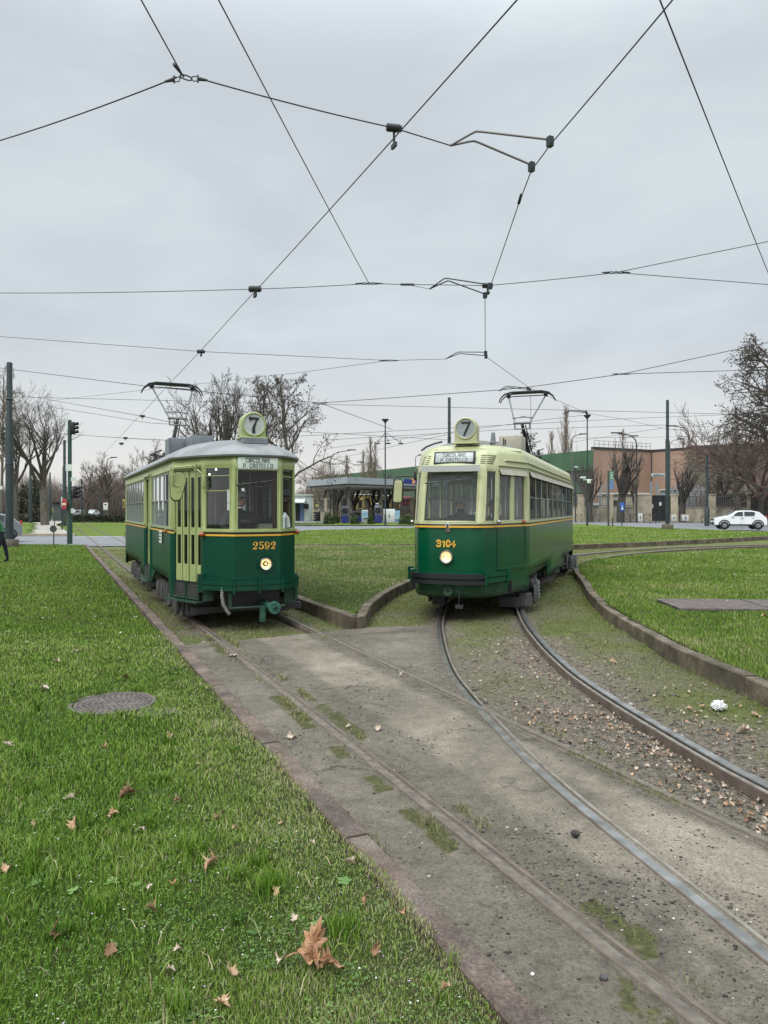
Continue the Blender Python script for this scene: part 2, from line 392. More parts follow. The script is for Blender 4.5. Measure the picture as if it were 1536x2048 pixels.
grit = g.ramp(n2, [(.33, (.55, .54, .54)), (.44, (.88, .87, .86)), (.54, (1.0, 1.0, 1)), (.66, (1.25, 1.24, 1.2))])
base = g.mix(1.0, base, g.ramp(g.noise(5.5, 8, .7), [(.3, (.72, .71, .7)), (.7, (1.16, 1.15, 1.13))]), 'MULTIPLY')
base = g.mix(g.math('MULTIPLY', g.attr('dirt'), .8, True), base, g.ramp(g.noise(9, 6, .7), [(.3, (.042, .036, .029)), (.5, (.082, .072, .059)), (.7, (.14, .123, .1))]))
mossc = g.ramp(g.noise(30, 5, .7), [(.3, (.03, .03, .012)), (.5, (.06, .062, .022)), (.7, (.11, .105, .045))])
vor = g.t.nodes.new('ShaderNodeTexVoronoi'); vor.feature = 'DISTANCE_TO_EDGE'; vor.inputs['Scale'].default_value = .75
wv = g.t.nodes.new('ShaderNodeVectorMath'); wv.operation = 'ADD'
nc = g.t.nodes.new('ShaderNodeTexNoise'); nc.inputs['Scale'].default_value = 2.2; nc.inputs['Detail'].default_value = 6; g.L(g.co, nc.inputs['Vector'])
g.L(g.co, wv.inputs[0]); g.L(nc.outputs['Color'], wv.inputs[1]); g.L(wv.outputs[0], vor.inputs['Vector'])
crack = g.ramp(vor.outputs['Distance'], [(0, (1, 1, 1)), (.007, (.6, .6, .6)), (.016, (0, 0, 0))])
crk = g.math('MULTIPLY', crack, g.ramp(g.noise(.9, 3), [(.48, (0, 0, 0)), (.6, (.75, .75, .75))]))
base = g.mix(crk, base, (.035, .033, .03))
g.bump(g.math('SUBTRACT', g.math('ADD', g.math('MULTIPLY', n2, .6), g.math('MULTIPLY', n3, .5)), crk), .75, .008)
base = g.mix(1.0, base, grit, 'MULTIPLY'); base = g.mix(1.0, base, g.ramp(n3, [(.38, (.82, .81, .8)), (.5, (1, 1, 1)), (.64, (1.18, 1.17, 1.15))]), 'MULTIPLY')
mf = g.math('MULTIPLY', g.math('SUBTRACT', g.math('ADD', g.attr('moss'), g.noise(38, 5, .75)), .82), 3.2, True)
ASPH = g.done(g.mix(mf, base, mossc), .9, .25)
g = NT('road_asphalt')
ROADM = g.done(g.mix(1.0, g.ramp(g.noise(.25, 5, .6), [(.3, (.15, .155, .165)), (.7, (.2, .205, .215))]), g.ramp(g.noise(40, 3), [(.3, (.8, .8, .8)), (.7, (1.1, 1.1, 1.1))]), 'MULTIPLY'), .7, .4)
g = NT('granite_kerb')
n1 = g.noise(4, 6, .65); n2 = g.noise(70, 4, .7)
kc = g.ramp(n1, [(.3, (.07, .052, .044)), (.5, (.125, .095, .08)), (.7, (.2, .165, .14))])
g.bump(n2, .6, .01)
kc = g.mix(1.0, kc, g.ramp(g.noise(1.3, 4), [(.35, (.68, .7, .72)), (.65, (1.25, 1.2, 1.15))]), 'MULTIPLY'); kc = g.mix(g.ramp(g.noise(16, 7, .8), [(.56, (0, 0, 0)), (.68, (.55, .55, .55))]), kc, (.07, .075, .045))
KERBR = g.done(g.mix(1.0, kc, g.ramp(n2, [(.36, (.6, .6, .6)), (.5, (1, 1, 1)), (.64, (1.4, 1.38, 1.35))]), 'MULTIPLY'), .85, .3)
g = NT('mossy_kerb')
n1 = g.noise(3, 6, .65); n2 = g.noise(50, 5, .7)
kc = g.ramp(n1, [(.3, (.06, .05, .038)), (.5, (.135, .108, .082)), (.68, (.24, .195, .15))])
kc = g.mix(g.ramp(g.noise(2.1, 4), [(.5, (0, 0, 0)), (.7, (.6, .6, .6))]), kc, (.06, .065, .03))
g.bump(n2, .8, .015)
KERBM = g.done(g.mix(1.0, kc, g.ramp(n2, [(.3, (.65, .65, .65)), (.7, (1.25, 1.25, 1.2))]), 'MULTIPLY'), .9, .3)
def lawn_mat(name, a, b, c, dry):
    g = NT(name); n1 = g.noise(.35, 5, .6); n2 = g.noise(14, 6, .75); n3 = g.noise(2.3, 5, .65)
    col = g.ramp(n2, [(.28, a), (.5, b), (.72, c)])
    col = g.mix(g.ramp(g.math('ADD', g.math('MULTIPLY', n1, .5), g.math('MULTIPLY', n3, .5)), [(.45, (0, 0, 0)), (.62, (.8, .8, .8))]), col, g.ramp(n2, [(.3, tuple(q * .5 for q in dry)), (.7, dry)]))
    g.bump(n2, 1.0, .08); return g.done(col, .95, .15)
LAWN_NEAR = lawn_mat('lawn_soil', (.02, .032, .008), (.05, .075, .018), (.085, .11, .032), (.12, .115, .055))
LAWN_FAR = lawn_mat('far_lawn_grass', (.06, .1, .014), (.11, .17, .026), (.17, .24, .045), (.18, .19, .065))
# -- sheets
BIG = M(); BIG.quad((-900, -30, -.16), (900, -30, -.16), (900, 1500, -.16), (-900, 1500, -.16))
struct(BIG.obj('ground', mat('distant_ground', (.05, .07, .03), .95, var=.3, scale=.05), smooth=0))
xs = np.concatenate([np.arange(-19, -3, .25), np.arange(-3, 6.5, .07), np.arange(6.5, 24, .3)])
ys = np.concatenate([np.arange(1.0, 14, .07), np.arange(14, 44, .22)])
def tb_moss(x, y):
    d = rail_d(x, y); inB = inpoly(x, y, BL[:60] + BR[:60][::-1])
    m = .58 + .3 * wav(x, y, 1.5, 8) - .55 * np.exp(-(d / .22) ** 2) + np.clip((y - 9) * .05, -.3, .35)
    m = np.where(inB, m - .25 + np.clip((y - 8) * .06, -.3, .15), m)
    m = np.where((~inB) & (x > 1.5) & (y < 13), m + .12, m)
    rd = dist_line(x, y, BR[::4])
    m = m - .5 * np.exp(-(rd / .5) ** 2) * (y < 11)
    return np.clip(m, 0, 1)
struct(grid_sheet('track_bed', xs, ys, lambda x, y: np.ones(x.shape, bool), trackbed_h, TRACKM, {'moss': tb_moss}))
# asphalt paving around the left track
pave = [A2(KP - .02, .6), A2(KP - .02, 10.05)] + [G(*q) for q in [(420, 1281), (480, 1279), (560, 1272), (640, 1263), (700, 1257), (760, 1252), (860, 1250)]] + \
       [p for p in BL if p[1] < G(0, 1250)[1]][::-1][:1] + [p for p in BL if 7.2 < p[1] < G(0, 1250)[1]][::-1] + [A2(PR, 6.1)] + [A2(PR + .03, s) for s in (5, 4, 3, 2, 1, .3)]
pj = np.array(pave)
def pave_mask(x, y):
    return inpoly(x + .05 * wav(x, y, 9, 21) + .02 * wav(x, y, 31, 22), y + .05 * wav(x, y, 8, 23), pave)
def pave_h(X, Y): return -.010 + .0035 * wav(X, Y, 1.4, 5) + .0012 * wav(X, Y, 12, 6)
def pave_dirt(x, y):
    db = dist_line(x, y, BL[::4]); p = x * CA + y * SA; q = -x * SA + y * CA
    n_ = .55 * wav(x, y, 1.6, 11) + .35 * wav(x, y, 5, 12) + .2 * wav(x, y, 15, 14)
    d = np.abs(p - 3.02) - (.36 + .10 * n_ + .03 * np.clip(6 - q, 0, 4)); e = np.clip(d / .1 + .5, 0, 1) * (.8 + .2 * n_)
    e = np.where(p < PL - .05, .66 + .34 * n_, e); e = np.where(p > PR + .08, .55 + .4 * n_, e)
    e = e + .55 * np.exp(-(db / .16) ** 2) + .4 * np.exp(-(np.abs(p - PL) / .1) ** 2) + .4 * np.exp(-(np.abs(p - PR) / .1) ** 2) + .5 * np.exp(-((q - 9.9) / .12) ** 2)
    return np.clip(e, 0, 1)
def pave_moss(x, y):
    p = x * CA + y * SA; a = np.abs(p - (PL - .13)); b = np.abs(p - (PL + .17)); c = np.abs(p - (PR - .1))
    m = 1.5 * np.exp(-(a / .07) ** 2) * (wav(x, y, 2.4, 31) > .0) + 1.4 * np.exp(-(b / .09) ** 2) * (wav(x, y, 2.0, 32) > .1) + .9 * np.exp(-(c / .06) ** 2) * (wav(x, y, 1.8, 33) > .25)
    return np.clip(m * (.6 + .5 * wav(x, y, 18, 34)), 0, .9)
struct(grid_sheet('paving', np.arange(-3.8, 3.9, .032), np.arange(.8, 11.6, .032), pave_mask, pave_h, ASPH, {'dirt': pave_dirt, 'moss': pave_moss}))
# the left lawn, in coordinates of the left track
def lawn_h(X, Y):
    p = X * CA + Y * SA
    return .035 + .018 * wav(X, Y, 1.7, 41) + .012 * wav(X, Y, 6, 42) + .05 * (1 - np.exp(-np.clip(1.3 - p, 0, 9) * .8))
ps = np.concatenate([[-70, -40, -25, -18], np.arange(-14, -2, .4), np.arange(-2, 1.49, .1)]); ss = np.concatenate([np.arange(-1.5, 14, .12), np.arange(14, 60, .4)])
struct(grid_sheet('lawn', ps, ss, lambda x, y: (y < 36.4 + .02 * x), lawn_h, LAWN_NEAR, xy=lambda p, s: (p * CA - s * SA, p * SA + s * CA)))
def island(name, poly, z, m, cell, zn=.015, clip=None):
    xs_ = np.arange(min(p[0] for p in poly) - .1, max(p[0] for p in poly) + .1, cell); ys_ = np.arange(min(p[1] for p in poly) - .1, max(p[1] for p in poly) + .1, cell)
    return struct(grid_sheet(name, xs_, ys_, lambda x, y: inpoly(x, y, poly), lambda X, Y: z + zn * wav(X, Y, 1.6, 51) + zn * .6 * wav(X, Y, 5, 52), m))
def inner(line, d):    # kerb width inwards
    return offset_line(line, d)
MIDI = inner(MID, -.14); RII = inner(RI, .14)
island('lawn', MIDI + [(7.3, 34.1), (-12, 34.3)], .15, LAWN_NEAR, .12)
island('lawn', RII + [(60, 0)], .15, LAWN_NEAR, .16)
FARI = inner(FARK, -.15)
island('lawn', FARI + FARL[len(FARK):], .17, LAWN_FAR, .4, .03)
# kerbs: individual stones with joints
def kerb(line, w, zt, zb, side, m, ln=1.0, jit=.006):
    k = M(); pts = [Vector((*p, 0)) for p in line]; acc = 0; seg = [pts[0]]; stones = []
    for a, b in zip(pts[:-1], pts[1:]):
        d = (b - a).length; acc += d; seg.append(b)
        if acc >= ln * rnd.uniform(.8, 1.15): stones.append(seg); seg = [b]; acc = 0
    if len(seg) > 1: stones.append(seg)
    for st in stones:
        q = [(p.x, p.y) for p in st]; o = offset_line(q, side * w); dz = rnd.uniform(-jit, jit); c = .012
        n = len(q); gp = .004
        vs = []
        for i in range(n):
            t = Vector((0, 0, 0))
            if i == 0: t = (st[1] - st[0]).normalized() * gp
            if i == n - 1: t = -(st[-1] - st[-2]).normalized() * gp
            a = Vector((*q[i], 0)) + t; b = Vector((*o[i], 0)) + t; u = (b - a).normalized()
            vs += [(a.x, a.y, zb), (a.x, a.y, zt + dz - c), (*(a + u * c).xy, zt + dz), (*(b - u * c).xy, zt + dz), (b.x, b.y, zt + dz - c), (b.x, b.y, zb)]
        fs = []
        for i in range(n - 1):
            for j in range(5): fs.append((i * 6 + j, i * 6 + j + 1, (i + 1) * 6 + j + 1, (i + 1) * 6 + j))
        fs += [tuple(range(6)), tuple(range(n * 6 - 1, n * 6 - 7, -1))]
        k.add(vs, fs)
    return struct(k.obj('kerb', m, smooth=20))
kerb([A2(KP, s) for s in np.arange(.2, 39.8, .25)], .14, .05, -.12, -1, KERBR, .92, .007)
kerb(smooth_line(MID[4:], .22), .15, .18, -.2, -1, KERBM, .95)
kerb(RI, .15, .155, -.2, 1, KERBM, .95, .012)
kerb(FARK, .15, .2, -.2, -1, KERBM, 1.2)
# roads behind
rp = [(-140, 36.35), (-11.9, 36.35), (-17.4, 49.3), (-140, 49.3)]
rp2 = [(-17.6, 52), (-7, 56.5), (2.8, 64.5), (14, 76.5), (22.8, 82.5), (24.9, 63), (28.4, 53.9), (40, 55.5), (60, 66.5), (60, 60), (110, 80), (120, 95), (60, 97), (28, 98), (10, 88), (-8, 84), (-22, 84)]
def flat(name, poly, z, m):
    tri = geometry.tessellate_polygon([[Vector((*p, 0)) for p in poly]])
    k = M(); k.add([(x, y, z) for x, y in poly], [tuple(t) for t in tri]); me = k.obj(name, m, smooth=0)
    bm = bmesh.new(); bm.from_mesh(me.data); bmesh.ops.recalc_face_normals(bm, faces=bm.faces)
    if bm.faces and bm.faces[0].normal.z < 0: bmesh.ops.reverse_faces(bm, faces=bm.faces)
    bm.to_mesh(me.data); bm.free(); return struct(me)
flat('road', rp, -.012, ROADM); flat('road', rp2, .03, ROADM)
def lawn_flat(poly, z=.15, cell=.8): return island('lawn', poly, z, LAWN_FAR, cell, .02)
LF1 = [(-140, 49.5), (-24.2, 49.5), (-24.2, 49.6), (-39.5, 82), (-55, 112), (-140, 112)]
lawn_flat(LF1, .15, .9)
LF2 = [(-21.2, 49.6), (-12, 49.8), (-11, 53), (-22, 80), (-34, 112), (-48.5, 112), (-36, 80)]
lawn_flat(LF2, -.035, .6)
LF3 = [(-18, 79), (2, 77.5), (15, 80), (16, 88), (-20, 88)]
lawn_flat(LF3, .12, .6)
PAVM = mat('pale_pavement', (.3, .28, .24), .9, var=.15, scale=.8, detail=8)
flat('pavement', [(-24.2, 49.4), (-21.3, 49.4), (-36.2, 80), (-48.6, 112), (-54.8, 112), (-39.5, 82)], .13, PAVM)
flat('pavement', [(-30, 91), (60, 98.5), (115, 96), (115, 106), (-30, 106)], .06, mat('grey_pavement', (.19, .18, .175), .9, var=.15, scale=.5))
kerb([(-140 + i, 49.3) for i in range(0, 120)], .2, .17, -.1, -1, mat('pale_kerb', (.3, .26, .2), .9, var=.2, scale=3), 1.5)
kerb([(x, y - .3) for x, y in smooth_line([(30, 98), (50, 99), (80, 97), (115, 95)], 1.)], .2, .13, -.1, -1, KERBM, 1.5)
mk = M()
for x0, x1 in ((-21, -15.5),): mk.bb((x0, 49.0, -.010), (x1, 49.25, -.004))
struct(mk.obj('road_marking', mat('road_paint', (.6, .6, .58), .8), smooth=0))
# -- rails
def metal_rail(name, a, b, rough, metal, sc_=6):
    g = NT(name); n = g.noise(sc_, 5, .6, 0)
    g.bump(g.noise(90, 3), .15, .005)
    return g.done(g.ramp(n, [(.35, a), (.65, b)]), rough, .5, metal)
R_SHINE = metal_rail('polished_rail', (.24, .23, .215), (.5, .49, .47), .34, .95)
R_TAN = metal_rail('worn_rail', (.2, .17, .14), (.36, .32, .27), .42, .6, 9)
R_RUST = metal_rail('rusty_rail', (.09, .068, .052), (.16, .125, .1), .85, .1)
R_DIRT = metal_rail('rail_groove_dirt', (.03, .026, .02), (.07, .06, .045), .95, 0)
R_DULL = metal_rail('dull_rail', (.085, .07, .056), (.165, .14, .112), .75, .1, 14)
def rail(line, inside, mats, zt, name, label, grp, w=1.0):
    # cross-section: u measured towards the inside of the track
    prof = [(-.045 * w, -.15), (-.045 * w, -.005), (-.036 * w, 0), (.03 * w, 0), (.034 * w, -.008), (.036 * w, -.04), (.064 * w, -.04), (.067 * w, -.01), (.071 * w, -.004), (.096 * w, -.004), (.1 * w, -.012), (.1 * w, -.15)]
    pm = [3, 3, 0, 0, 2, 2, 2, 1, 1, 1, 3]
    k = M(); n = len(prof); offs = [offset_line(line, inside * u) for u, _ in prof]
    vs = []; fs = []; mi = []
    for i in range(len(line)):
        for j in range(n): vs.append((*offs[j][i], zt + prof[j][1]))
    for i in range(len(line) - 1):
        for j in range(n - 1): fs.append((i * n + j, i * n + j + 1, (i + 1) * n + j + 1, (i + 1) * n + j)); mi.append(pm[j])
    k.v = vs; k.f = fs; k.m = mi
    o = k.obj(name, mats, smooth=25); tag(o, label, 'rail', grp); return o
rail(BL, 1, [R_SHINE, R_TAN, R_DIRT, R_RUST], 0, 'tram_rail', 'polished curved rail cutting across the paving to under the right tram', 'tram rails', .85)
rail(BR, -1, [R_SHINE, R_TAN, R_DIRT, R_RUST], .012, 'tram_rail', 'polished curved rail standing proud of the gravel and dead leaves on the right', 'tram rails')
rail(AL, 1, [R_DULL, R_RUST, R_DIRT, R_RUST], -.002, 'tram_rail', 'dusty straight rail nearest the left lawn kerb, running under the left tram', 'tram rails', .8)
rail(AR, -1, [R_DULL, R_RUST, R_DIRT, R_RUST], -.003, 'tram_rail', 'rusty straight rail that crosses the polished rail and ends under the left tram\'s right side', 'tram rails', .8)
# ------------------------------------------------------------------ lettering drawn with strokes (unit height 1, width about .6)
def arc(cx, cy, rx, ry, a0, a1, n=8):
    return [(cx + rx * math.cos(R(a0 + (a1 - a0) * i / n)), cy + ry * math.sin(R(a0 + (a1 - a0) * i / n))) for i in range(n + 1)]
c_ = .12
STR = {'C': [[(.58, .82), (.58, 1 - c_), (.58 - c_, 1), (c_, 1), (0, 1 - c_), (0, c_), (c_, 0), (.58 - c_, 0), (.58, c_), (.58, .18)]],
 'I': [[(.0, 0), (.0, 1)]], 'R': [[(0, 0), (0, 1), (.46, 1), (.58, 1 - c_), (.58, .58), (.46, .46), (0, .46)], [(.3, .46), (.58, 0)]],
 'O': [[(c_, 0), (0, c_), (0, 1 - c_), (c_, 1), (.58 - c_, 1), (.58, 1 - c_), (.58, c_), (.58 - c_, 0), (c_, 0)]],
 'L': [[(0, 1), (0, 0), (.52, 0)]], 'A': [[(0, 0), (0, .86), (c_, 1), (.46, 1), (.58, .86), (.58, 0)], [(0, .45), (.58, .45)]],
 'E': [[(.55, 1), (0, 1), (0, 0), (.55, 0)], [(0, .52), (.45, .52)]], 'P': [[(0, 0), (0, 1), (.46, 1), (.58, .88), (.58, .56), (.46, .44), (0, .44)]],
 'S': [[(.58, .85), (.46, 1), (c_, 1), (0, .88), (0, .64), (c_, .53), (.46, .5), (.58, .38), (.58, c_), (.46, 0), (c_, 0), (0, .15)]],
 'T': [[(-.02, 1), (.6, 1)], [(.29, 1), (.29, 0)]], '.': [[(0.02, 0.0), (.02, .06)]], ' ': [],
 'G': [[(.58, .82), (.58, .88), (.46, 1), (c_, 1), (0, .88), (0, c_), (c_, 0), (.46, 0), (.58, c_), (.58, .48), (.35, .48)]],
 '3': [[(0, .85), (.1, 1), (.45, 1), (.56, .88), (.56, .62), (.45, .53), (.2, .53)], [(.45, .53), (.58, .42), (.58, .12), (.46, 0), (.1, 0), (0, .15)]],
 '1': [[(.05, .78), (.3, 1), (.3, 0)]], '0': [arc(.29, .5, .29, .5, 0, 360, 20)], '4': [[(.44, 0), (.44, 1), (0, .32), (.62, .32)]]}
WID = {'I': .0, '.': .05, ' ': .25, '1': .42, 'T': .58}
def text(mb, s, h, o, ua, va, w=.14, gap=.28, m=0, center=True, squeeze=1.0):
    tot = sum(WID.get(c, .58) for c in s) + gap * (len(s) - 1); x = -tot / 2 if center else 0
    for c in s:
        for st in STR[c]:
            mb.ribbon([((x + px) * h * squeeze, py * h) for px, py in st], w * h, o, ua, va, .003, m)
        x += WID.get(c, .58) + gap
def serif_digit(mb, d, h, o, ua, va, m=0, k=1.0, dz=.003):
    S = {'2': ([arc(.3, .70, .25, .26, 200, -20, 10) + [(.48, .52), (.3, .3), (.08, .1)]], [[.12, .1, .08, .06, .06, .08, .12, .17, .19, .19, .18, .14, .1, .08]]),
         '5': ([[(.14, .55), (.17, .94)], [(.12, .92), (.54, .94)], arc(.29, .33, .27, .28, 135, -150, 12)], [[.08, .08], [.15, .11], [.06, .06, .07, .1, .15, .18, .19, .18, .15, .1, .08, .09, .12]]),
         '9': ([arc(.3, .68, .24, .29, 0, 360, 18), arc(.18, .66, .37, .64, 0, -88, 8)], [[.17, .12, .08, .06, .06, .07, .1, .14, .17, .18, .17, .14, .1, .07, .06, .06, .08, .13, .17], [.16, .17, .17, .15, .12, .1, .08, .08, .1]]),
         '7': ([[(.04, .9), (.6, .9)], [(.58, .92), (.4, .55), (.3, .25), (.3, .0)]], [[.17, .16], [.07, .14, .2, .22]])}[d]
    for st, w in zip(*S): mb.ribbon([(px * h, py * h) for px, py in st], [q * h * k for q in w], o, ua, va, dz, m)
    def dot(cx, cy, r):
        mb.add([Vector(o) + Vector(ua) * (cx + r * math.cos(a * .524)) * h + Vector(va) * (cy + r * math.sin(a * .524)) * h + Vector(ua).cross(Vector(va)).normalized() * (dz + .0006) for a in range(12)], [tuple(range(12))], m)
    if d == '2': dot(.13, .66, .1 * k); mb.ribbon([(.03 * h, .08 * h), (.2 * h, .13 * h), (.4 * h, .06 * h), (.55 * h, .2 * h)], [q * h * k for q in (.12, .14, .15, .07)], o, ua, va, dz, m)
    if d in '59': dot(.1, .18, .1 * k)
    if d == '7': mb.ribbon([(.07 * h, .96 * h), (.07 * h, .68 * h)], [.1 * h, .04 * h], o, ua, va, dz, m)
# ------------------------------------------------------------------ tram body from a plan outline and rows of heights
def build_shell(edges, rows, cellf, posf, mats, name, parent, thick=.045, sm=22):
    """edges: list of (A, B, [breaks in 0..1], tag). rows: heights. cellf(tag, k, r) -> material index or None. posf((x, y), z) -> xyz"""
    k = M(); cols = []; tags = []
    for A_, B_, br, tg in edges:
        t = [0] + list(br) + [1]
        for i in range(len(t) - 1):
            cols.append((A_[0] + (B_[0] - A_[0]) * t[i], A_[1] + (B_[1] - A_[1]) * t[i])); tags.append((tg, i))
    n = len(cols); vs = [posf(c, z) for z in rows for c in cols]; k.v = [tuple(v) for v in vs]
    for r in range(len(rows) - 1):
        for c in range(n):
            mi = cellf(tags[c][0], tags[c][1], r)
            if mi is None: continue
            c2 = (c + 1) % n
            k.f.append((r * n + c, r * n + c2, (r + 1) * n + c2, (r + 1) * n + c)); k.m.append(mi)
    o = k.obj(name, mats, parent, smooth=sm, mods=[('SOLIDIFY', dict(thickness=thick, offset=-1, use_even_offset=False))])
    return o
def hw_window(parent, a, b, z0, z1, posf, m_frame, m_glass, fr=.022, inset=.02, mid=None, name='window', third=None):
    """window in a body opening between plan points a and b; a frame with its pane as a sub-part"""
    f = M(); g = M()
    def q(t, z, d): 
        p = Vector(posf((a[0] + (b[0] - a[0]) * t, a[1] + (b[1] - a[1]) * t), z)); return p + nrm * d
    e = (Vector(posf(b, z0)) - Vector(posf(a, z0))); up = Vector(posf(a, z1)) - Vector(posf(a, z0)); nrm = -e.cross(up).normalized(); L_ = e.length
    cxy = Vector((0, CY, 0)); c0 = Vector(posf(a, z0))
    if nrm.dot(Vector((c0.x, c0.y - CY, 0))) > 0: nrm = -nrm      # inwards
    t = fr / L_; H_ = z1 - z0
    def bar(t0, t1, w0, w1, d0=-.004, d1=.03):
        vs = [q(tt, z0 + H_ * ww, dd) for dd in (d0, d1) for tt, ww in ((t0, w0), (t1, w0), (t1, w1), (t0, w1))]
        f.add(vs, [(0, 1, 2, 3), (7, 6, 5, 4), (0, 4, 5, 1), (1, 5, 6, 2), (2, 6, 7, 3), (3, 7, 4, 0)])
    v = fr / H_
    bar(0, t, 0, 1); bar(1 - t, 1, 0, 1); bar(t, 1 - t, 0, v, -.003); bar(t, 1 - t, 1 - v, 1, -.003)
    if mid: 
        for mm in (mid if isinstance(mid, (list, tuple)) else [mid]): bar(t, 1 - t, mm - v * .4, mm + v * .4, -.002)
    g.add([q(t * .5, z0 + .01, inset), q(1 - t * .5, z0 + .01, inset), q(1 - t * .5, z1 - .01, inset), q(t * .5, z1 - .01, inset)], [(0, 1, 2, 3)])
    fo = f.obj(name, m_frame, parent, smooth=0); g.obj('pane', m_glass, fo, smooth=0)
    if mid == .5:                                       # added second pane on the upper half, its grey imitating reflections
        g2 = M(); zm = z0 + H_ * .5; g2.add([q(t * .5, zm, inset - .012), q(1 - t * .5, zm, inset - .012), q(1 - t * .5, z1 - .01, inset - .012), q(t * .5, z1 - .01, inset - .012)], [(0, 1, 2, 3)]); g2.obj('drop_pane', GLAREG, fo, smooth=0)
    return fo
def strip(outline, z0, z1, off, th, m, name, parent, posf, closed=False, smooth=25):
    k = M(); n = len(outline); rng_ = range(n if closed else n - 1)
    def nr(i):
        a = outline[(i - 1) % n] if (closed or i > 0) else outline[i]; b = outline[(i + 1) % n] if (closed or i < n - 1) else outline[i]
        d = Vector((b[0] - a[0], b[1] - a[1])).normalized(); nn = Vector((d.y, -d.x))
        return nn if nn.dot(Vector((outline[i][0], outline[i][1] - CY))) > 0 else -nn
    for i in range(n):
        nn = nr(i)
        for z, o_ in ((z0, off - th), (z0, off), (z1, off), (z1, off - th)):
            p = Vector(posf(outline[i], z)); k.v.append((p.x + nn.x * o_, p.y + nn.y * o_, p.z))
    for i in rng_:
        j = (i + 1) % n
        for c in range(4): k.f.append((i * 4 + c, i * 4 + (c + 1) % 4, j * 4 + (c + 1) % 4, j * 4 + c)); k.m.append(0)
    if not closed: k.f += [(0, 1, 2, 3), tuple(range((n - 1) * 4 + 3, (n - 1) * 4 - 1, -1))]; k.m += [0, 0]
    return k.obj(name, m, parent, smooth=smooth)
def roof_loft(outline, levels, mats, parent, name, mi=None, y0=None, half=None):
    """levels: (inset fraction, z). rings shrink towards the centre line"""
    k = M(); n = len(outline)
    for ins, z, *rest in levels:
        e = rest[0] if rest else 1.0
        for x, y in outline:
            yy = y - CY; lim = half - ins * e
            k.v.append((x * (1 - ins / 1.09), CY + yy * (lim / half), z))
    for r in range(len(levels) - 1):
        for c in range(n):
            k.f.append((r * n + c, r * n + (c + 1) % n, (r + 1) * n + (c + 1) % n, (r + 1) * n + c)); k.m.append(mi[r] if mi else 0)
    k.f.append(tuple(range((len(levels) - 1) * n, len(levels) * n))); k.m.append(mi[-1] if mi else 0)
    return k.obj(name, mats, parent, smooth=40)
def bogie(parent, y, x_gauge=.755, rot=0.0, springs=False):
    e = empty('bogie', (0, y, 0), rot); e.parent = parent
    k = M()
    for sx in (-1, 1):
        k.bb((sx * .93 - .04, -1.05, .36), (sx * .93 + .04, 1.05, .5), bev=.01)
        for yy in (-.8, .8):
            k.bb((sx * .98 - .07, yy - .13, .2), (sx * .98 + .07, yy + .13, .46), bev=.02)
            for dy in (-.2, .2): k.tube([(sx * .98, yy + dy, .18), (sx * .98, yy + dy, .48)], .045, 8)
        k.tube([(sx * .99, -.45, .14), (sx * .99, -.2, .3), (sx * .99, .2, .3), (sx * .99, .45, .14)], .03, 6)
        for yy in (-.3, 0, .3):
            k.bb((sx * .97 - .06, yy - .05, .16), (sx * .97 + .06, yy + .05, .52), bev=.01)
        k.bb((sx * .98 - .03, -1.3, .1), (sx * .98 + .03, -1.05, .42), bev=.01)
        k.bb((sx * .8 - .12, -1.42, .06), (sx * .8 + .12, -1.3, .3))
    k.bb((-.9, -.12, .3), (.9, .12, .48)); k.bb((-.9, -.9, .36), (.9, -.8, .46)); k.bb((-.9, .8, .36), (.9, .9, .46))
    k.bb((-.7, -1.3, .22), (.7, -1.24, .3))
    k.obj('bogie_frame', GREYM, e)
    if springs:
        for sx in (-1, 1):
            for yy in (-.95, -.62, .62, .95):
                s = M()
                pts = [(sx * 1.02 + .055 * math.cos(t * .9), yy + .055 * math.sin(t * .9), .12 + .38 * t / 40) for t in range(41)]
                s.tube(pts, .014, 5)
                s.cyl((sx * 1.02, yy, .1), (sx * 1.02, yy, .52), .022, 6); s.obj('spring', STEELP, e)
    for yy in (-.8, .8):
        w = M(); mt = Matrix.Translation((0, yy, .33)) @ Matrix.Rotation(R(90), 4, 'Y')
        for sx in (-1, 1):
            pr = [(.0, sx * .80), (.27, sx * .80), (.3, sx * .785), (.33, sx * .78), (.33, sx * .72), (.355, sx * .715), (.355, sx * .69), (0, sx * .69)]
            w.lathe(pr, 28, mat=mt)
        w.cyl((-.7, yy, .33), (.7, yy, .33), .06, 10)
        w.obj('wheelset', DARK, e)
    return e
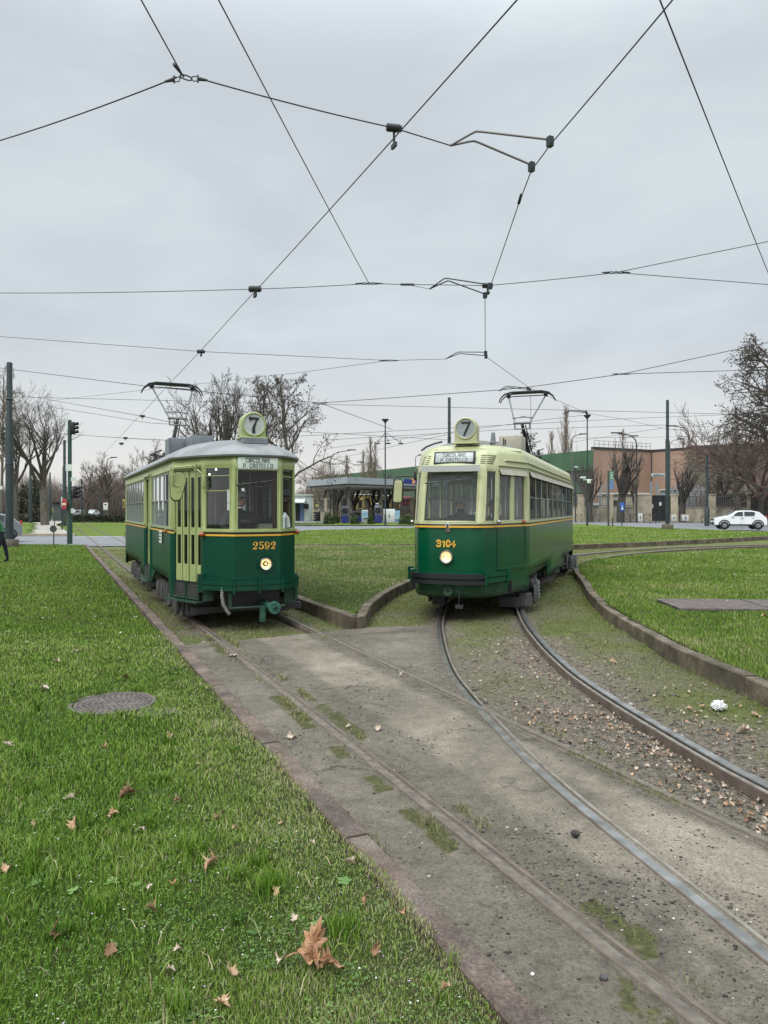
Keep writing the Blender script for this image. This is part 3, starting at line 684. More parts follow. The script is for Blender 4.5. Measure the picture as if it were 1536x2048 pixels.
def pantograph(parent, y, zb, zt, flip, mt, mt2, base_col, low=None):
    e = empty('pantograph', (0, y, zb)); e.parent = parent; h = zt - zb; s = flip
    k = M()                                   # half-scissor: lower arm leans one way, the upper frame returns
    k.bb((-.55, -.6, .0), (-.47, .6, .06)); k.bb((.47, -.6, .0), (.55, .6, .06)); k.bb((-.55, -.6, .0), (.55, -.52, .06)); k.bb((-.55, .52, .0), (.55, .6, .06))
    for x in (-.5, .5):
        for yy in (-.55, .55): k.lathe([(0, 0), (.06, 0), (.05, -.03), (.07, -.05), (.05, -.08), (.07, -.1), (0, -.1)], 10, mat=Matrix.Translation((x, yy, 0)))
    k.tube([(-.35, s * .45, .1), (.35, s * .45, .1)], .05, 8); k.tube([(-.2, 0, .12), (-.2, s * .55, .16)], .05, 8)
    for x in (-.33, .33): k.tube([(x, s * .1, .08), (x * .8, s * .5, .2)], .035, 6)
    k.obj('base_frame', base_col, e)
    k = M(); elb = (0, s * .95, h * .5)
    k.tube([(0, -s * .5, .12), elb], [.065, .042], 8); k.tube([(.12, -s * .5, .1), (.08, s * .9, h * .49)], .016, 6)
    k.obj('lower_arm', low or mt, e)
    k = M()
    k.tube([(-.24, s * .95, h * .52), (.24, s * .95, h * .52)], .03, 8); k.tube([(-.2, s * .95, h * .44), (.2, s * .95, h * .44)], .02, 6)
    for x in (-1, 1):
        k.tube([(x * .2, s * .95, h * .52), (x * .52, s * .05, h - .1)], .022, 6); k.tube([(x * .2, s * .95, h * .44), (x * .2, s * .95, h * .52)], .02, 6)
        k.tube([(x * .22, s * .85, h * .585), (0, s * .8, h * .62)], .012, 5)
    k.tube([(-.3, s * .82, h * .6), (.3, s * .82, h * .6)], .012, 5)
    k.tube([(-.52, s * .05, h - .1), (.52, s * .05, h - .1)], .016, 6)
    k.tube([(.1, s * .05, h - .1), (.1, s * .05, .1)], .006, 4)
    k.obj('upper_frame', mt, e)
    k = M()
    for dy in (-.14, .14):
        k.tube([(-.78, s * .05 + dy * .7, h - .26), (-.73, s * .05 + dy * .9, h - .15), (-.61, s * .05 + dy, h - .045), (-.42, s * .05 + dy, h), (.42, s * .05 + dy, h), (.61, s * .05 + dy, h - .045), (.73, s * .05 + dy * .9, h - .15), (.78, s * .05 + dy * .7, h - .26)], [.016, .018, .024, .028, .028, .024, .018, .016], 7)
    for x in (-.52, .52):
        k.bb((x - .03, s * .05 - .16, h - .08), (x + .03, s * .05 + .16, h - .04)); k.bb((x - .05, s * .05 - .05, h - .14), (x + .05, s * .05 + .05, h - .06))
    k.bb((-.42, s * .05 - .15, h - .01), (.42, s * .05 + .15, h + .004))
    k.obj('collector_head', mt2, e)
    return e
def disc_sign(parent, c, r, cols, base_w, base_h, tilt=0):
    """route disc in a round-topped housing on the roof; front faces -y"""
    e = empty('route_sign', c); e.parent = parent
    k = M(); poly = [(-base_w / 2, -base_h), (base_w / 2, -base_h)] + arc(0, 0, r + .022, r + .022, -8, 188, 22)
    k.prism(poly, -.11, .11, (0, .0, 0), (1, 0, 0), (0, 0, 1)); k.bb((-base_w / 2 - .03, -.14, -base_h - .03), (base_w / 2 + .03, .14, -base_h))
    k.obj('sign_housing', cols[0], e, mods=[('BEVEL', dict(width=.008, segments=2))])
    k = M(); k.tube([(r * math.cos(a * .2618), -.118, r * math.sin(a * .2618)) for a in range(25)], .013, 8, cap=False); k.obj('sign_rim', cols[0], e)
    k = M(); k.lathe([(0, 0), (r * .9, 0), (r * .98, .004)], 32, mat=Matrix.Translation((0, -.116, 0)) @ Matrix.Rotation(R(90), 4, 'X')); k.obj('sign_face', cols[1], e)
    return e
def light(parent, c, r, rimr, name='headlight'):
    e = empty(name, c); e.parent = parent; mt = Matrix.Rotation(R(90), 4, 'X')
    k = M(); k.lathe([(rimr + .004, -.03), (rimr, .02), (rimr - .01, .035), (r, .03), (r - .005, .01)], 32, mat=mt); k.obj('rim', CHROME, e)
    k = M(); k.lathe([(0, -.02), (r * .4, -.014), (r * .8, .0), (r, .01)], 28, mat=mt); k.obj('reflector', LAMPGL, e)
    k = M(); k.lathe([(0, .02), (.014, .016), (.02, 0), (.014, -.016), (0, -.02)], 12, mat=Matrix.Translation((0, -.006, 0)) @ mt); k.obj('bulb', BULB, e)
    k = M(); k.bb((-r * .9, -.018, -.004), (r * .9, -.014, .004)); k.obj('crossbar', GREYM, e)
    return e
def smooth_corner(pts, k=3, f=.25):
    """round the corners of a closed plan outline"""
    n = len(pts); o = []
    for i in range(n):
        a, b, c = Vector(pts[i - 1]), Vector(pts[i]), Vector(pts[(i + 1) % n])
        p, q = b + (a - b) * min(f, .12 / (a - b).length), b + (c - b) * min(f, .12 / (c - b).length)
        for j in range(k + 1):
            t = j / k; o.append(tuple((p * (1 - t) ** 2 + b * 2 * t * (1 - t) + q * t * t)))
    return o
# ------------------------------------------------------------------ left tram, number 2592
T1 = empty('tram', (*A2(PC, 11.0), 0), TA)
tag(T1, 'green heritage tram with grey roof and number 2592, standing on the left track', 'tram', 'old green trams facing the camera')
LEN = 10.95; CY = LEN / 2; HW = 1.09
ident = lambda c, z: (c[0], c[1], z)
F0, F1, F2 = (-.36, 0), (-.76, .45), (-HW, 1.22)
RX = .97; right = lambda p: (RX if p[0] < -1 else (.735 if p[0] < -.7 else -p[0]), p[1])
back = lambda p: (p[0], LEN - p[1])
def br(L_, xs_): return [x / L_ for x in xs_]
# going round: front centre (left to right), right side front to back, rear, left side back to front
fw = .72; side = LEN - 2.44
rside = []                                                 # right side windows (all along)
for i in range(11): rside += [.35 + i * .73, .35 + i * .73 + .66]
lw = [1.75, 2.30, 2.33, 2.88, 2.91, 3.46, 3.49, 4.03]       # window spans on the left side (local y)
ld = [4.12, 5.04]
lr = []
for i in range(7): lr += [5.44 + i * .575, 5.44 + i * .575 + .545]
def inv(v): return [1 - (q - 1.22) / side for q in sorted(v, reverse=True)]
ffl = .5 * 1.204; dl = math.hypot(.33, .77)
E1 = [(F0, right(F0), br(fw, [.035, .685]), 'fc'), (right(F0), right(F1), [.13, .92], 'ff'), (right(F1), right(F2), [.1, .9], 'fs'),
      (right(F2), right(back(F2)), br(side, rside), 'rs'), (right(back(F2)), right(back(F1)), [.1, .9], 'fs'), (right(back(F1)), right(back(F0)), [.1, .9], 'ff'),
      (right(back(F0)), back(F0), br(fw, [.04, .68]), 'fc'), (back(F0), back(F1), [.1, .9], 'ff'), (back(F1), back(F2), [.1, .9], 'fs'),
      (back(F2), F2, inv(lr + ld + lw), 'ls'), (F2, F1, [.05, .95], 'fd'), (F1, F0, [.08, .87], 'ff')]
rows1 = [.42, .67, .79, 1.47, 1.53, 2.46, 2.5, 2.66]
nl = len(lr + ld + lw)
spans = []; vv = sorted(lr + ld + lw, reverse=True)
def cell1(tg, k, r):
    low = 0 if r <= 2 else 1
    if tg == 'fc':
        if r < 1: return None
        if k == 1 and r == 4: return None
    if tg == 'ff':
        if r < 1: return None
        if k == 1 and r in (4, 5): return None
    if tg == 'fs':
        if r == 0: return 0
        if k == 1 and r in (4,): return None
    if tg == 'fd':
        if k == 1 and r <= 4: return None
        return low
    if tg == 'rs':
        y = 1.22 + ([0] + rside + [side])[k]; yb = 1.22 + ([0] + rside + [side])[k + 1]
        if r == 0 and ((y > 1.5 and yb < 4.3) or (y > 6.0 and yb < 9.5)): return None
        if k % 2 == 1 and r == 4: return None
        if k % 2 == 1 and r == 5: return 1
    if tg == 'ls':
        ys = [LEN - 1.22] + vv + [1.22]; a, b = ys[k + 1], ys[k]; w = b - a
        iswin = (k % 2 == 1); isdoor = abs(a - 4.12) < .01 and iswin
        if isdoor: return None if r <= 4 else 1
        if iswin and r in (4,): return None
        if r == 0 and ((b <= 4.05 and a >= 1.7) or (a >= 6.0 and b < 9.5)): return None
    return low
body = build_shell(E1, rows1, cell1, ident, [GREEN, LIME], 'body', T1)
# skirt wedges at the bogie openings
k = M(); k.prism([(3.52, .665), (4.06, .665), (4.06, .425)], 0, .04, (-HW + .001, 0, 0), (0, 1, 0), (0, 0, 1)); k.obj('skirt', GREEN, T1, smooth=0); k = M(); k.prism([(6.0, .665), (5.72, .42), (6.0, .42)], 0, .04, (-HW + .001, 0, 0), (0, 1, 0), (0, 0, 1)); k.obj('skirt', GREEN, T1, smooth=0)
# windows
hw_window(T1, (-.325, 0), (.325, 0), 1.53, 2.46, ident, LIME, GLASS, .014)
for sx in (-1, 1):
    a = (sx * .36, 0); b = (sx * (.76 if sx < 0 else .735), .45)
    pt = lambda t: (a[0] + (b[0] - a[0]) * t, a[1] + (b[1] - a[1]) * t)
    hw_window(T1, pt(.13), pt(.92), 1.53, 2.5, ident, LIME, GLASS, .014, mid=(.62, .86) if sx < 0 else .86)
    a = (sx * .36, LEN); b = (sx * (.76 if sx < 0 else .735), LEN - .45)
    hw_window(T1, pt(.1), pt(.9), 1.53, 2.5, ident, LIME, GLASS, .014)
for y in [1.22 + rside[i] for i in range(0, 22, 2)]:
    hw_window(T1, (RX, y), (RX, y + .66), 1.53, 2.46, ident, LIME, GLASS_SIDE, .018, mid=.5)
FRAMEG = mat('grey_window_frame', (.2, .22, .19), .5)
for v in (lw, lr):
    for i in range(0, len(v), 2): hw_window(T1, (-HW, v[i]), (-HW, v[i + 1]), 1.53, 2.46, ident, FRAMEG, GLASS_SIDE, .02, mid=.5)
hw_window(T1, (-.32, LEN), (.32, LEN), 1.53, 2.46, ident, LIME, GLASS, .014)
a, b = right(F1), right(F2); hw_window(T1, (a[0] + (b[0] - a[0]) * .1, a[1] + (b[1] - a[1]) * .1), (a[0] + (b[0] - a[0]) * .9, a[1] + (b[1] - a[1]) * .9), 1.53, 2.46, ident, LIME, GLASS, .016)
# doors
def leaf(parent, a, b, z0, z1, mats, bars=True):
    """one folding door leaf between plan points: frame with two panes"""
    k = M(); e = Vector((b[0] - a[0], b[1] - a[1], 0)); L_ = e.length; u = e.normalized(); o = Vector((a[0], a[1], z0)); h = z1 - z0; n = u.cross(Vector((0, 0, 1)))
    s = .034
    def pl(x0, x1, y0, y1, d=.015): k.prism([(x0, y0), (x1, y0), (x1, y1), (x0, y1)], -d, d, o, u, (0, 0, 1))
    pl(0, s, 0, h); pl(L_ - s, L_, 0, h); pl(s, L_ - s, 0, .27, .014); pl(s, L_ - s, .74, .86, .014); pl(s, L_ - s, h - .1, h, .014)
    k.prism([(s + .02, .05), (L_ - s - .02, .05), (L_ - s - .02, .22), (s + .02, .22)], .013, .018, o, u, (0, 0, 1))
    f = k.obj('door_leaf', mats[0], parent, smooth=0)
    g = M()
    for y0, y1 in ((.27, .74), (.86, h - .1)): g.add([o + u * s * .8 + Vector((0, 0, y0)), o + u * (L_ - s * .8) + Vector((0, 0, y0)), o + u * (L_ - s * .8) + Vector((0, 0, y1)), o + u * s * .8 + Vector((0, 0, y1))], [(0, 1, 2, 3)])
    g.obj('pane', mats[1], f, smooth=0)
def on(a, b, t): return (a[0] + (b[0] - a[0]) * t, a[1] + (b[1] - a[1]) * t)
dA, dB = (F2[0] + .035, F2[1] + .0), (F1[0] + .035, F1[1])
for t0, t1 in ((.06, .265), (.29, .49), (.53, .73), (.755, .94)): leaf(T1, on(dA, dB, t0), on(dA, dB, t1), .70, 2.45, (LIME, GLASS_SIDE))
k = M()
for t in (.278, .51, .742): p = on((dA[0] + .02, dA[1]), (dB[0] + .02, dB[1]), t); k.cyl((*p, .68), (*p, 2.46), .02, 6)
k.obj('door_seal', BLACK, T1)
dA2, dB2 = (-HW + .05, 5.0), (-HW + .05, 4.15)
for t0, t1 in ((.02, .25), (.27, .49), (.52, .73), (.75, .98)): leaf(T1, on(dA2, dB2, t0), on(dA2, dB2, t1), .70, 2.45, (LIME, GLASS_SIDE))
def step_box(a, b, z0, z1, name):
    k = M(); e = Vector((b[0] - a[0], b[1] - a[1], 0)); L_ = e.length; u = e.normalized(); o = Vector((a[0], a[1], 0)); w = u.cross(Vector((0, 0, 1)))
    k.prism([(.02, z0), (L_ - .02, z0), (L_ - .02, z1), (.02, z1)], -.02, .02, o, u, (0, 0, 1), m=0)
    for i in range(2):
        x0 = .05 + i * (L_ - .05) / 2; x1 = x0 + (L_ - .13) / 2
        for j in range(9): k.prism([(x0, z0 + .045 + j * .022), (x1, z0 + .045 + j * .022), (x1, z0 + .055 + j * .022), (x0, z0 + .055 + j * .022)], .02, .03, o, u, (0, 0, 1), m=1)
        k.tube([o + u * x0 + w * .04 + Vector((0, 0, z0 + .02)), o + u * x1 + w * .04 + Vector((0, 0, z0 + .02))], .014, 6, m=2)
        for xx in (x0, x1): k.prism([(xx - .008, z0), (xx + .008, z0), (xx + .008, z1), (xx - .008, z1)], .02, .035, o, u, (0, 0, 1), m=2)
    k.prism([(-.1, z0 - .035), (L_ + .03, z0 - .035), (L_ + .03, z0 - .01), (-.1, z0 - .01)], -.12, .13, o, u, (0, 0, 1), m=2)
    k.obj(name, [BLACK, GREYM, GREEN], T1, smooth=0)
step_box(on(F2, F1, .04), on(F2, F1, .97), .42, .69, 'step_box')
step_box((-HW, 5.04), (-HW, 4.12), .42, .69, 'step_box')
k = M(); k.prism([(-.76, .42), (-.60, .42), (-.66, .8), (-.76, .8)], -.03, .03, (0, .41, 0), (1, 0, 0), (0, 0, 1)); k.prism([(.76, .45), (.6, .5), (.66, .8), (.76, .8)], -.03, .03, (0, .41, 0), (1, 0, 0), (0, 0, 1)); k.obj('corner_panel', GREEN, T1, smooth=0)
# trim
plan = [F2, F1, F0, right(F0), right(F1), right(F2), right(back(F2)), right(back(F1)), right(back(F0)), back(F0), back(F1), back(F2)]
frt = [F1, F0, right(F0), right(F1), right(F2), right(back(F2))]
lsideA = [(-HW, LEN - 1.22), (-HW, 5.06)]; lsideB = [(-HW, 4.1), F2, on(F2, F1, .04)]
strip(frt, 1.495, 1.53, .03, .05, LIME, 'sill', T1, ident)
strip(frt, 1.463, 1.493, .010, .02, BLACK, 'stripe', T1, ident); strip(frt, 1.432, 1.461, .008, .02, YEL, 'stripe', T1, ident)
for ls in (lsideA, lsideB):
    strip(ls, 1.51, 1.535, .02, .04, LIME, 'sill', T1, ident); strip(ls, 1.478, 1.505, .010, .02, BLACK, 'stripe', T1, ident); strip(ls, 1.45, 1.477, .008, .02, YEL, 'stripe', T1, ident)
strip(lsideA, 2.49, 2.51, .02, .03, LIME, 'rain_strip', T1, ident); strip([(-HW, 4.1), (-HW, 1.3)], 2.49, 2.51, .02, .03, LIME, 'rain_strip', T1, ident)
strip([on(F2, F1, -.02), on(F2, F1, .95)], 2.50, 2.54, .05, .06, LIME, 'door_header', T1, ident); strip([(-HW, 5.1), (-HW, 4.06)], 2.51, 2.55, .06, .07, LIME, 'door_header', T1, ident)
k = M(); k.tube([(-HW + .01, 1.26, .42), (-HW + .01, 1.26, 1.45)], .06, 10); k.obj('corner_post', GREEN, T1); 
k = M(); k.tube([(-HW + .01, 1.26, 1.55), (-HW + .01, 1.26, 2.5)], .06, 10); k.obj('corner_post', LIME, T1)
for yy in (4.08, 5.08):
    k = M(); k.tube([(-HW + .0, yy, .42), (-HW + .0, yy, 1.44)], .035, 8); k.obj('door_post', GREEN, T1); k = M(); k.tube([(-HW + .0, yy, 1.54), (-HW + .0, yy, 2.5)], .035, 8); k.obj('door_post', LIME, T1)
bumo = [F1, F0, right(F0), right(F1)]; bumo = [(-.80, .46), (-.77, .42), (-.6, .235), (-.38, .0), (0, -.03), (.38, .0), (.6, .235), (.745, .42)]
strip(bumo, .60, .675, .05, .06, GREEN, 'bumper', T1, ident); strip(bumo, .685, .76, .055, .065, GREEN, 'bumper', T1, ident); strip(bumo, .675, .685, .03, .04, BLACK, 'bumper_gap', T1, ident); strip(bumo, .765, .79, .025, .03, GREEN, 'bumper_rail', T1, ident)
k = M()
for x, y in ((-.38, -.045), (.0, -.085), (.38, -.045)): k = M(); k.bb((x - .012, y - .03, .56), (x + .012, y + .06, .80)); k.obj('bumper_bracket', GREEN, T1, smooth=0)
k = M(); k.bb((-.84, .36, .56), (-.76, .48, .84)); k.obj('bumper_bracket', GREEN, T1, smooth=0)
k = M(); k.lathe([(0, 0), (.13, 0), (.145, .008), (.15, 0)], 36, mat=Matrix.Translation((.12, -.0015, 1.0)) @ Matrix.Rotation(R(90), 4, 'X')); k.obj('headlight_panel', GREEN, T1)
light(T1, (.12, -.012, 1.0), .082, .103)
k = M()
for i, d in enumerate('2592'): serif_digit(k, d, .118, (-.075 + i * .095, 0, 1.222), (1, 0, 0), (0, 0, 1), k=1.35, dz=.0022)
k.obj('number_shadow', BLACK, T1, smooth=0)
k = M()
for i, d in enumerate('2592'): serif_digit(k, d, .118, (-.078 + i * .095, 0, 1.225), (1, 0, 0), (0, 0, 1), k=1.0, dz=.004)
k.obj('number_2592', YEL, T1, smooth=0)
e = empty('destination_board', (0, -.012, 2.555)); e.parent = T1
k = M(); k.box((0, 0, 0), (.63, .02, .185), b=.008); k.obj('board', SIGNW, e)
k = M(); text(k, 'CIRCOLARE', .064, (0, -.011, .012), (1, 0, 0), (0, 0, 1), .15, .34, squeeze=.8); text(k, 'P. CASTELLO', .064, (0, -.011, -.073), (1, 0, 0), (0, 0, 1), .15, .34, squeeze=.8); k.obj('lettering', BLACK, e, smooth=0)
for p in ((-.775, .41, 1.455), (.765, .42, 1.475), (-HW - .02, 1.9, 1.47)):
    k = M(); k.lathe([(0, .045), (.018, .04), (.034, .02), (.04, 0), (.034, -.03), (0, -.045)], 12, mat=Matrix.Translation(p) @ Matrix.Rotation(R(-45 if p[0] > -1 else 90), 4, 'Z') @ Matrix.Rotation(R(90), 4, 'Y')); k.obj('side_marker', ORANGE, T1)
k = M(); k.bb((-HW - .03, 2.42, 1.24), (-HW - .02, 2.74, 1.46)); o = k.obj('notice_plate', SIGNW, T1, smooth=0)
k = M()
for j in range(3):
    for i in range(9 - j): k.bb((-HW - .033, 2.70 - i * .031, 1.405 - j * .06), (-HW - .0305, 2.70 - i * .031 - .02, 1.43 - j * .06))
k.obj('notice_text', GREYM, o, smooth=0)
# roof
outl = smooth_corner([(x * 1.0 + (.03 if x > 0 else -.03), y + (-.03 if y < CY else .03)) for x, y in plan], 3)
HALF = CY + .03
roof_loft(outl, [(.03, 2.655, 1), (-.02, 2.66, 1), (-.03, 2.685, 1), (0, 2.72, 1), (.08, 2.79, 1.3), (.2, 2.865, 1.6), (.36, 2.94, 1.8), (.55, 3.0, 2.0), (.78, 3.045, 2.2), (1.0, 3.065, 2.3)], [ROOFG], T1, 'roof', half=HALF)
rs_ = disc_sign(T1, (.07, .62, 3.215), .182, (LIME, DISCW), .385, .2)
k = M(); serif_digit(k, '7', .235, (-.078, -.1225, -.118), (1, 0, 0), (0, 0, 1)); k.obj('number_7', BLACK, rs_, smooth=0)
k = M(); k.bb((-.13, .4, 2.9), (.27, .83, 2.985)); k.obj('sign_base', BOXG, T1, smooth=0)
k = M(); k.box((-.5, 4.6, 3.15), (.42, .5, .33), b=.01); k.box((-.18, 3.95, 3.17), (.42, .75, .28), b=.01); k.bb((-.72, 4.34, 2.95), (-.69, 4.86, 3.3)); k.obj('resistor_box', BOXG, T1)
pantograph(T1, 8.85, 3.06, 5.15, -1, STEELP, BLACK, DARK)
k = M(); rr = random.Random(3)
for i in range(16): k.lathe([(0, 0), (.05, 0), (.035, .04), (.06, .06), (.035, .09), (.05, .12), (0, .13)], 8, mat=Matrix.Translation((rr.uniform(-.75, -.1), rr.uniform(5.2, 6.4), 2.98)))
k.tube([(-.78, 5.0, 3.1), (-.8, 6.8, 3.12), (-.2, 7.2, 3.1)], .02, 5); k.obj('roof_insulator', DARK, T1)
# mirrors folded by the front door
def mirror(parent, c, w, h, rz, mb, mf, name='mirror'):
    e = empty(name, c, rz); e.parent = parent
    k = M(); poly = arc(0, h * .22, w * .5, h * .28, 0, 180, 8) + arc(-w * .12, -h * .3, w * .36, h * .2, 180, 360, 8)
    k.prism(poly, -.015, .015, (0, 0, 0), (1, 0, 0), (0, 0, 1)); k.obj('mirror_shell', mb, e, mods=[('BEVEL', dict(width=.008, segments=2))])
    k = M(); k.prism([(x * 1.07, z * 1.05 - .006) for x, z in poly], -.03, -.0152, (0, .0, 0), (1, 0, 0), (0, 0, 1)); k.obj('mirror_face', BLACK, e, smooth=0)
    k = M(); k.prism([(-w * .14, -h * .2), (w * .14, -h * .2), (w * .16, h * .12), (-w * .14, h * .14)], .015, .02, (0, 0, 0), (1, 0, 0), (0, 0, 1)); k.obj('mirror_pad', mb, e, smooth=0)
    return e
mirror(T1, (-1.10, .62, 2.20), .24, .44, R(-8), LIME, BLACK)
k = M(); k.tube([(-.86, .5, 2.5), (-.92, .45, 2.52), (-1.16, .58, 2.5), (-1.19, .58, 2.45), (-1.19, .6, 2.24), (-1.1, .60, 2.2)], .012, 7); k.tube([(-.86, .5, 2.44), (-.86, .5, 2.56)], .02, 8); k.tube([(-.84, .44, 2.46), (-.78, .38, 2.4), (-.77, .36, 2.2), (-.75, .38, 2.16)], .012, 6)
k.box((-.76, .36, 2.28), (.05, .04, .2), b=.008); k.obj('mirror_arm', LIME, T1)
# underframe, coupler, hose
k = M(); k.bb((-.72, .5, .45), (.72, 1.3, .6)); k.bb((-.85, 1.3, .36), (.85, 9.6, .6)); k.bb((-.5, .35, .30), (.45, .5, .62)); k.obj('underframe', BLACK, T1, smooth=0)
k = M(); k.tube([(-.42, .05, .62), (-.42, .05, .33), (.45, .05, .33)], .022, 6); k.bb((-.44, .03, .32), (-.4, .07, .62)); k.bb((.5, .25, .34), (.7, .3, .62)); k.tube([(.68, .2, .4), (.68, .2, .6)], .025, 6); k.obj('buffer_beam', GREEN, T1)
k = M(); k.tube([(.16, .5, .36), (.16, -.28, .355)], [.06, .045], 10); k.lathe([(0, .06), (.03, .06), (.036, .0), (.036, .03), (.092, .03), (.096, .02), (.096, -.02), (.04, -.05)], 24, mat=Matrix.Translation((.17, -.33, .355)) @ Matrix.Rotation(R(90), 4, 'X')); k.bb((.05, .02, .1), (.13, .1, .34)); k.obj('coupler', mat('faded_green_metal', (.025, .1, .07), .6, var=.3, scale=12), T1)
k = M(); k.lathe([(0, 0), (.026, 0)], 12, mat=Matrix.Translation((.17, -.392, .355)) @ Matrix.Rotation(R(90), 4, 'X')); k.obj('coupler_socket', BLACK, T1)
k = M(); pts = [(-.52, .12, .66), (-.53, .1, .5), (-.51, .08, .38), (-.45, .06, .27), (-.42, .05, .24)]
q = [Vector(p) for p in pts]; fine = [q[i].lerp(q[i + 1], t / 8) for i in range(4) for t in range(8)] + [q[-1]]
k.tube(fine, [.03 if i % 2 else .023 for i in range(len(fine))], 8); k.obj('air_hose', mat('ribbed_hose', (.17, .17, .15), .7, var=.3, scale=20), T1)
k = M(); k.bb((-.95, .75, .16), (-.6, .85, .36)); k.bb((-.9, .6, .2), (.9, .68, .3)); k.obj('lifeguard', DARK, T1, smooth=0)
bogie(T1, 2.75); bogie(T1, 7.75)
# inside
def interior(T, L_, y0, zf, zc, wood, plan_):
    pl_ = [(x * .93, L_ / 2 + (y - L_ / 2) * .985) for x, y in plan_]; k = M(); k.prism(pl_, zf - .05, zf, (0, 0, 0), (1, 0, 0), (0, 1, 0)); k.obj('floor', FLOORM, T, smooth=0)
    pl_ = [(x * .9, L_ / 2 + (y - L_ / 2) * .95) for x, y in plan_]; k = M(); k.prism(pl_, zc, zc + .02, (0, 0, 0), (1, 0, 0), (0, 1, 0)); k.obj('ceiling', wood, T, smooth=0)
    k = M()
    for i in range(7):
        y = 2.3 + i * 1.0
        for sx in (-1, 1):
            if sx < 0 and 3.8 < y < 5.3: continue
            k.box((sx * .72, y, zf + .42), (.42, .4, .05), b=.015); k.box((sx * .72, y + .2, zf + .68), (.42, .04, .5), b=.015); k.bb((sx * .72 - .03, y - .03, zf), (sx * .72 + .03, y + .03, zf + .4))
    k.obj('seat', SEAT, T)
    k = M()
    for y in np.arange(1.9, L_ - 1.2, 1.5):
        for sx in (-1, 1): k.cyl((sx * .35, y, zf), (sx * .35, y, zc), .016, 6)
    for sx in (-1, 1): k.cyl((sx * .35, 1.9, zc - .12), (sx * .35, L_ - 1.3, zc - .12), .014, 6)
    k.obj('grab_rail', CHROME, T)
    k = M(); k.bb((-.98, L_ - 1.3, zf), (-.3, L_ - 1.27, zc)); k.bb((.3, L_ - 1.3, zf), (.98, L_ - 1.27, zc)); k.obj('rear_bulkhead', wood, T, smooth=0)
interior(T1, LEN, .1, .72, 2.58, WOOD, plan)
k = M(); k.bb((-.3, .1, 1.42), (.3, .42, 1.46)); k.bb((-.5, .42, 1.42), (.5, .62, 1.46)); k.bb((.2, .42, .74), (.45, .62, 1.42)); k.obj('control_desk', SEAT, T1, smooth=0)
k = M(); k.cyl((-.02, .45, .75), (-.02, .45, 1.62), .05, 10); k.lathe([(0, .05), (.15, .04), (.16, 0), (.15, -.02), (0, -.03)], 20, mat=Matrix.Translation((-.02, .45, 1.64))); k.tube([(-.02, .45, 1.7), (.12, .3, 1.7), (.2, .22, 1.66)], .012, 6); k.tube([(-.12, .35, 1.62), (0, .25, 1.64), (.15, .2, 1.6)], .01, 6); k.obj('controller', DARK, T1)
k = M(); k.bb((.04, .06, 1.535), (.25, .2, 1.6)); k.bb((.06, .07, 1.603), (.24, .19, 1.62)); k.obj('books', mat('paper', (.6, .58, .48), .8), T1, smooth=0)
k = M(); k.tube([(.42, .12, 1.54), (.43, .13, 1.72), (.47, .16, 1.76), (.52, .2, 1.7), (.54, .22, 1.56)], [.05, .045, .04, .045, .05], 8); k.obj('cloth', mat('pale_cloth', (.55, .62, .6), .9), T1)
k = M(); k.bb((.5, .95, .74), (.84, .98, 2.5)); k.bb((.28, 1.25, .74), (.33, 1.3, 2.55)); k.obj('cab_partition', mat('red_brown_wood', (.16, .065, .04), .5, var=.2, scale=5), T1, smooth=0)
k = M()
for p in ((-.55, .45, 2.47), (-.62, .62, 2.40)): k.lathe([(0, .014), (.01, .01), (.013, 0), (.01, -.01), (0, -.014)], 10, mat=Matrix.Translation(p))
k.obj('light_bulb', GLOW, T1)
k = M(); k.tube([(-.33, -.012, 2.22), (-.27, -.03, 2.225), (.12, -.035, 2.28), (.28, -.03, 2.31)], [.014, .01, .007, .005], 6); k.obj('wiper', GREYM, T1)
# ------------------------------------------------------------------ right tram, number 3104
TB = -R(19.5); pcB, sB = -3.03, 11.79
rootB = (pcB * math.cos(TB) - sB * math.sin(TB), pcB * math.sin(TB) + sB * math.cos(TB))
T2 = empty('tram', (*rootB, 0), TB)
tag(T2, 'green and cream rounded tram with number 3104, on the curved track at right', 'tram', 'old green trams facing the camera')
LEN = 12.55; CY = LEN / 2
SL = 1.57                                  # height where the nose starts to lean back
def lean(c, z):
    x, y = c; d = y if y < CY else LEN - y
    f = max(0, 1 - d / 1.9) ** 1.3
    up = max(0, z - SL); s = .26 * up * f
    cur = max(0, (z - 2.45)) ** 2 * 1.6 * f
    bot = max(0, .9 - z) ** 2 * .30 * f
    sh = s + cur + bot - (.045 * (1 - min(1, (x / .5) ** 2)) if d < .3 else 0)
    ww = 1.0
    if z > 2.35: ww = 1 - .25 * (z - 2.35) ** 1.5 * (1 if d < 1.6 else .8)
    return (x * ww, y + sh if y < CY else y - sh, z)
NB = [(-.36, -.0), (-.57, .12), (-.73, .46), (-.90, 1.06), (-1.09, 1.75)]
def mir(P_): return [(-x, y) for x, y in P_]
def rev(P_): return [(x, LEN - y) for x, y in P_]
s2 = LEN - 3.5
rw = []
for a, b in zip((1.8, 2.66, 3.53, 4.5, 5.55, 6.65, 7.75, 8.85, 9.95), (2.62, 3.49, 4.46, 5.51, 6.61, 7.71, 8.81, 9.91, 10.72)): rw += [a, b]
rwn = [(q - 1.75) / s2 for q in rw]
a0, a1, a2, a3, a4 = mir(NB)                # right front points
E2 = []
E2 += [(NB[0], a0, [.25, .5, .75], 'wc'), (a0, a1, [.45], 'wr'), (a1, a2, [.05, .8], 'qr'), (a2, a3, [.06, .86], 'cs'), (a3, a4, [.04, .72], 'cs'), (a4, (-NB[4][0], LEN - 1.75), rwn, 'rs')]
bk = [(-x, LEN - y) for x, y in NB]         # right rear points
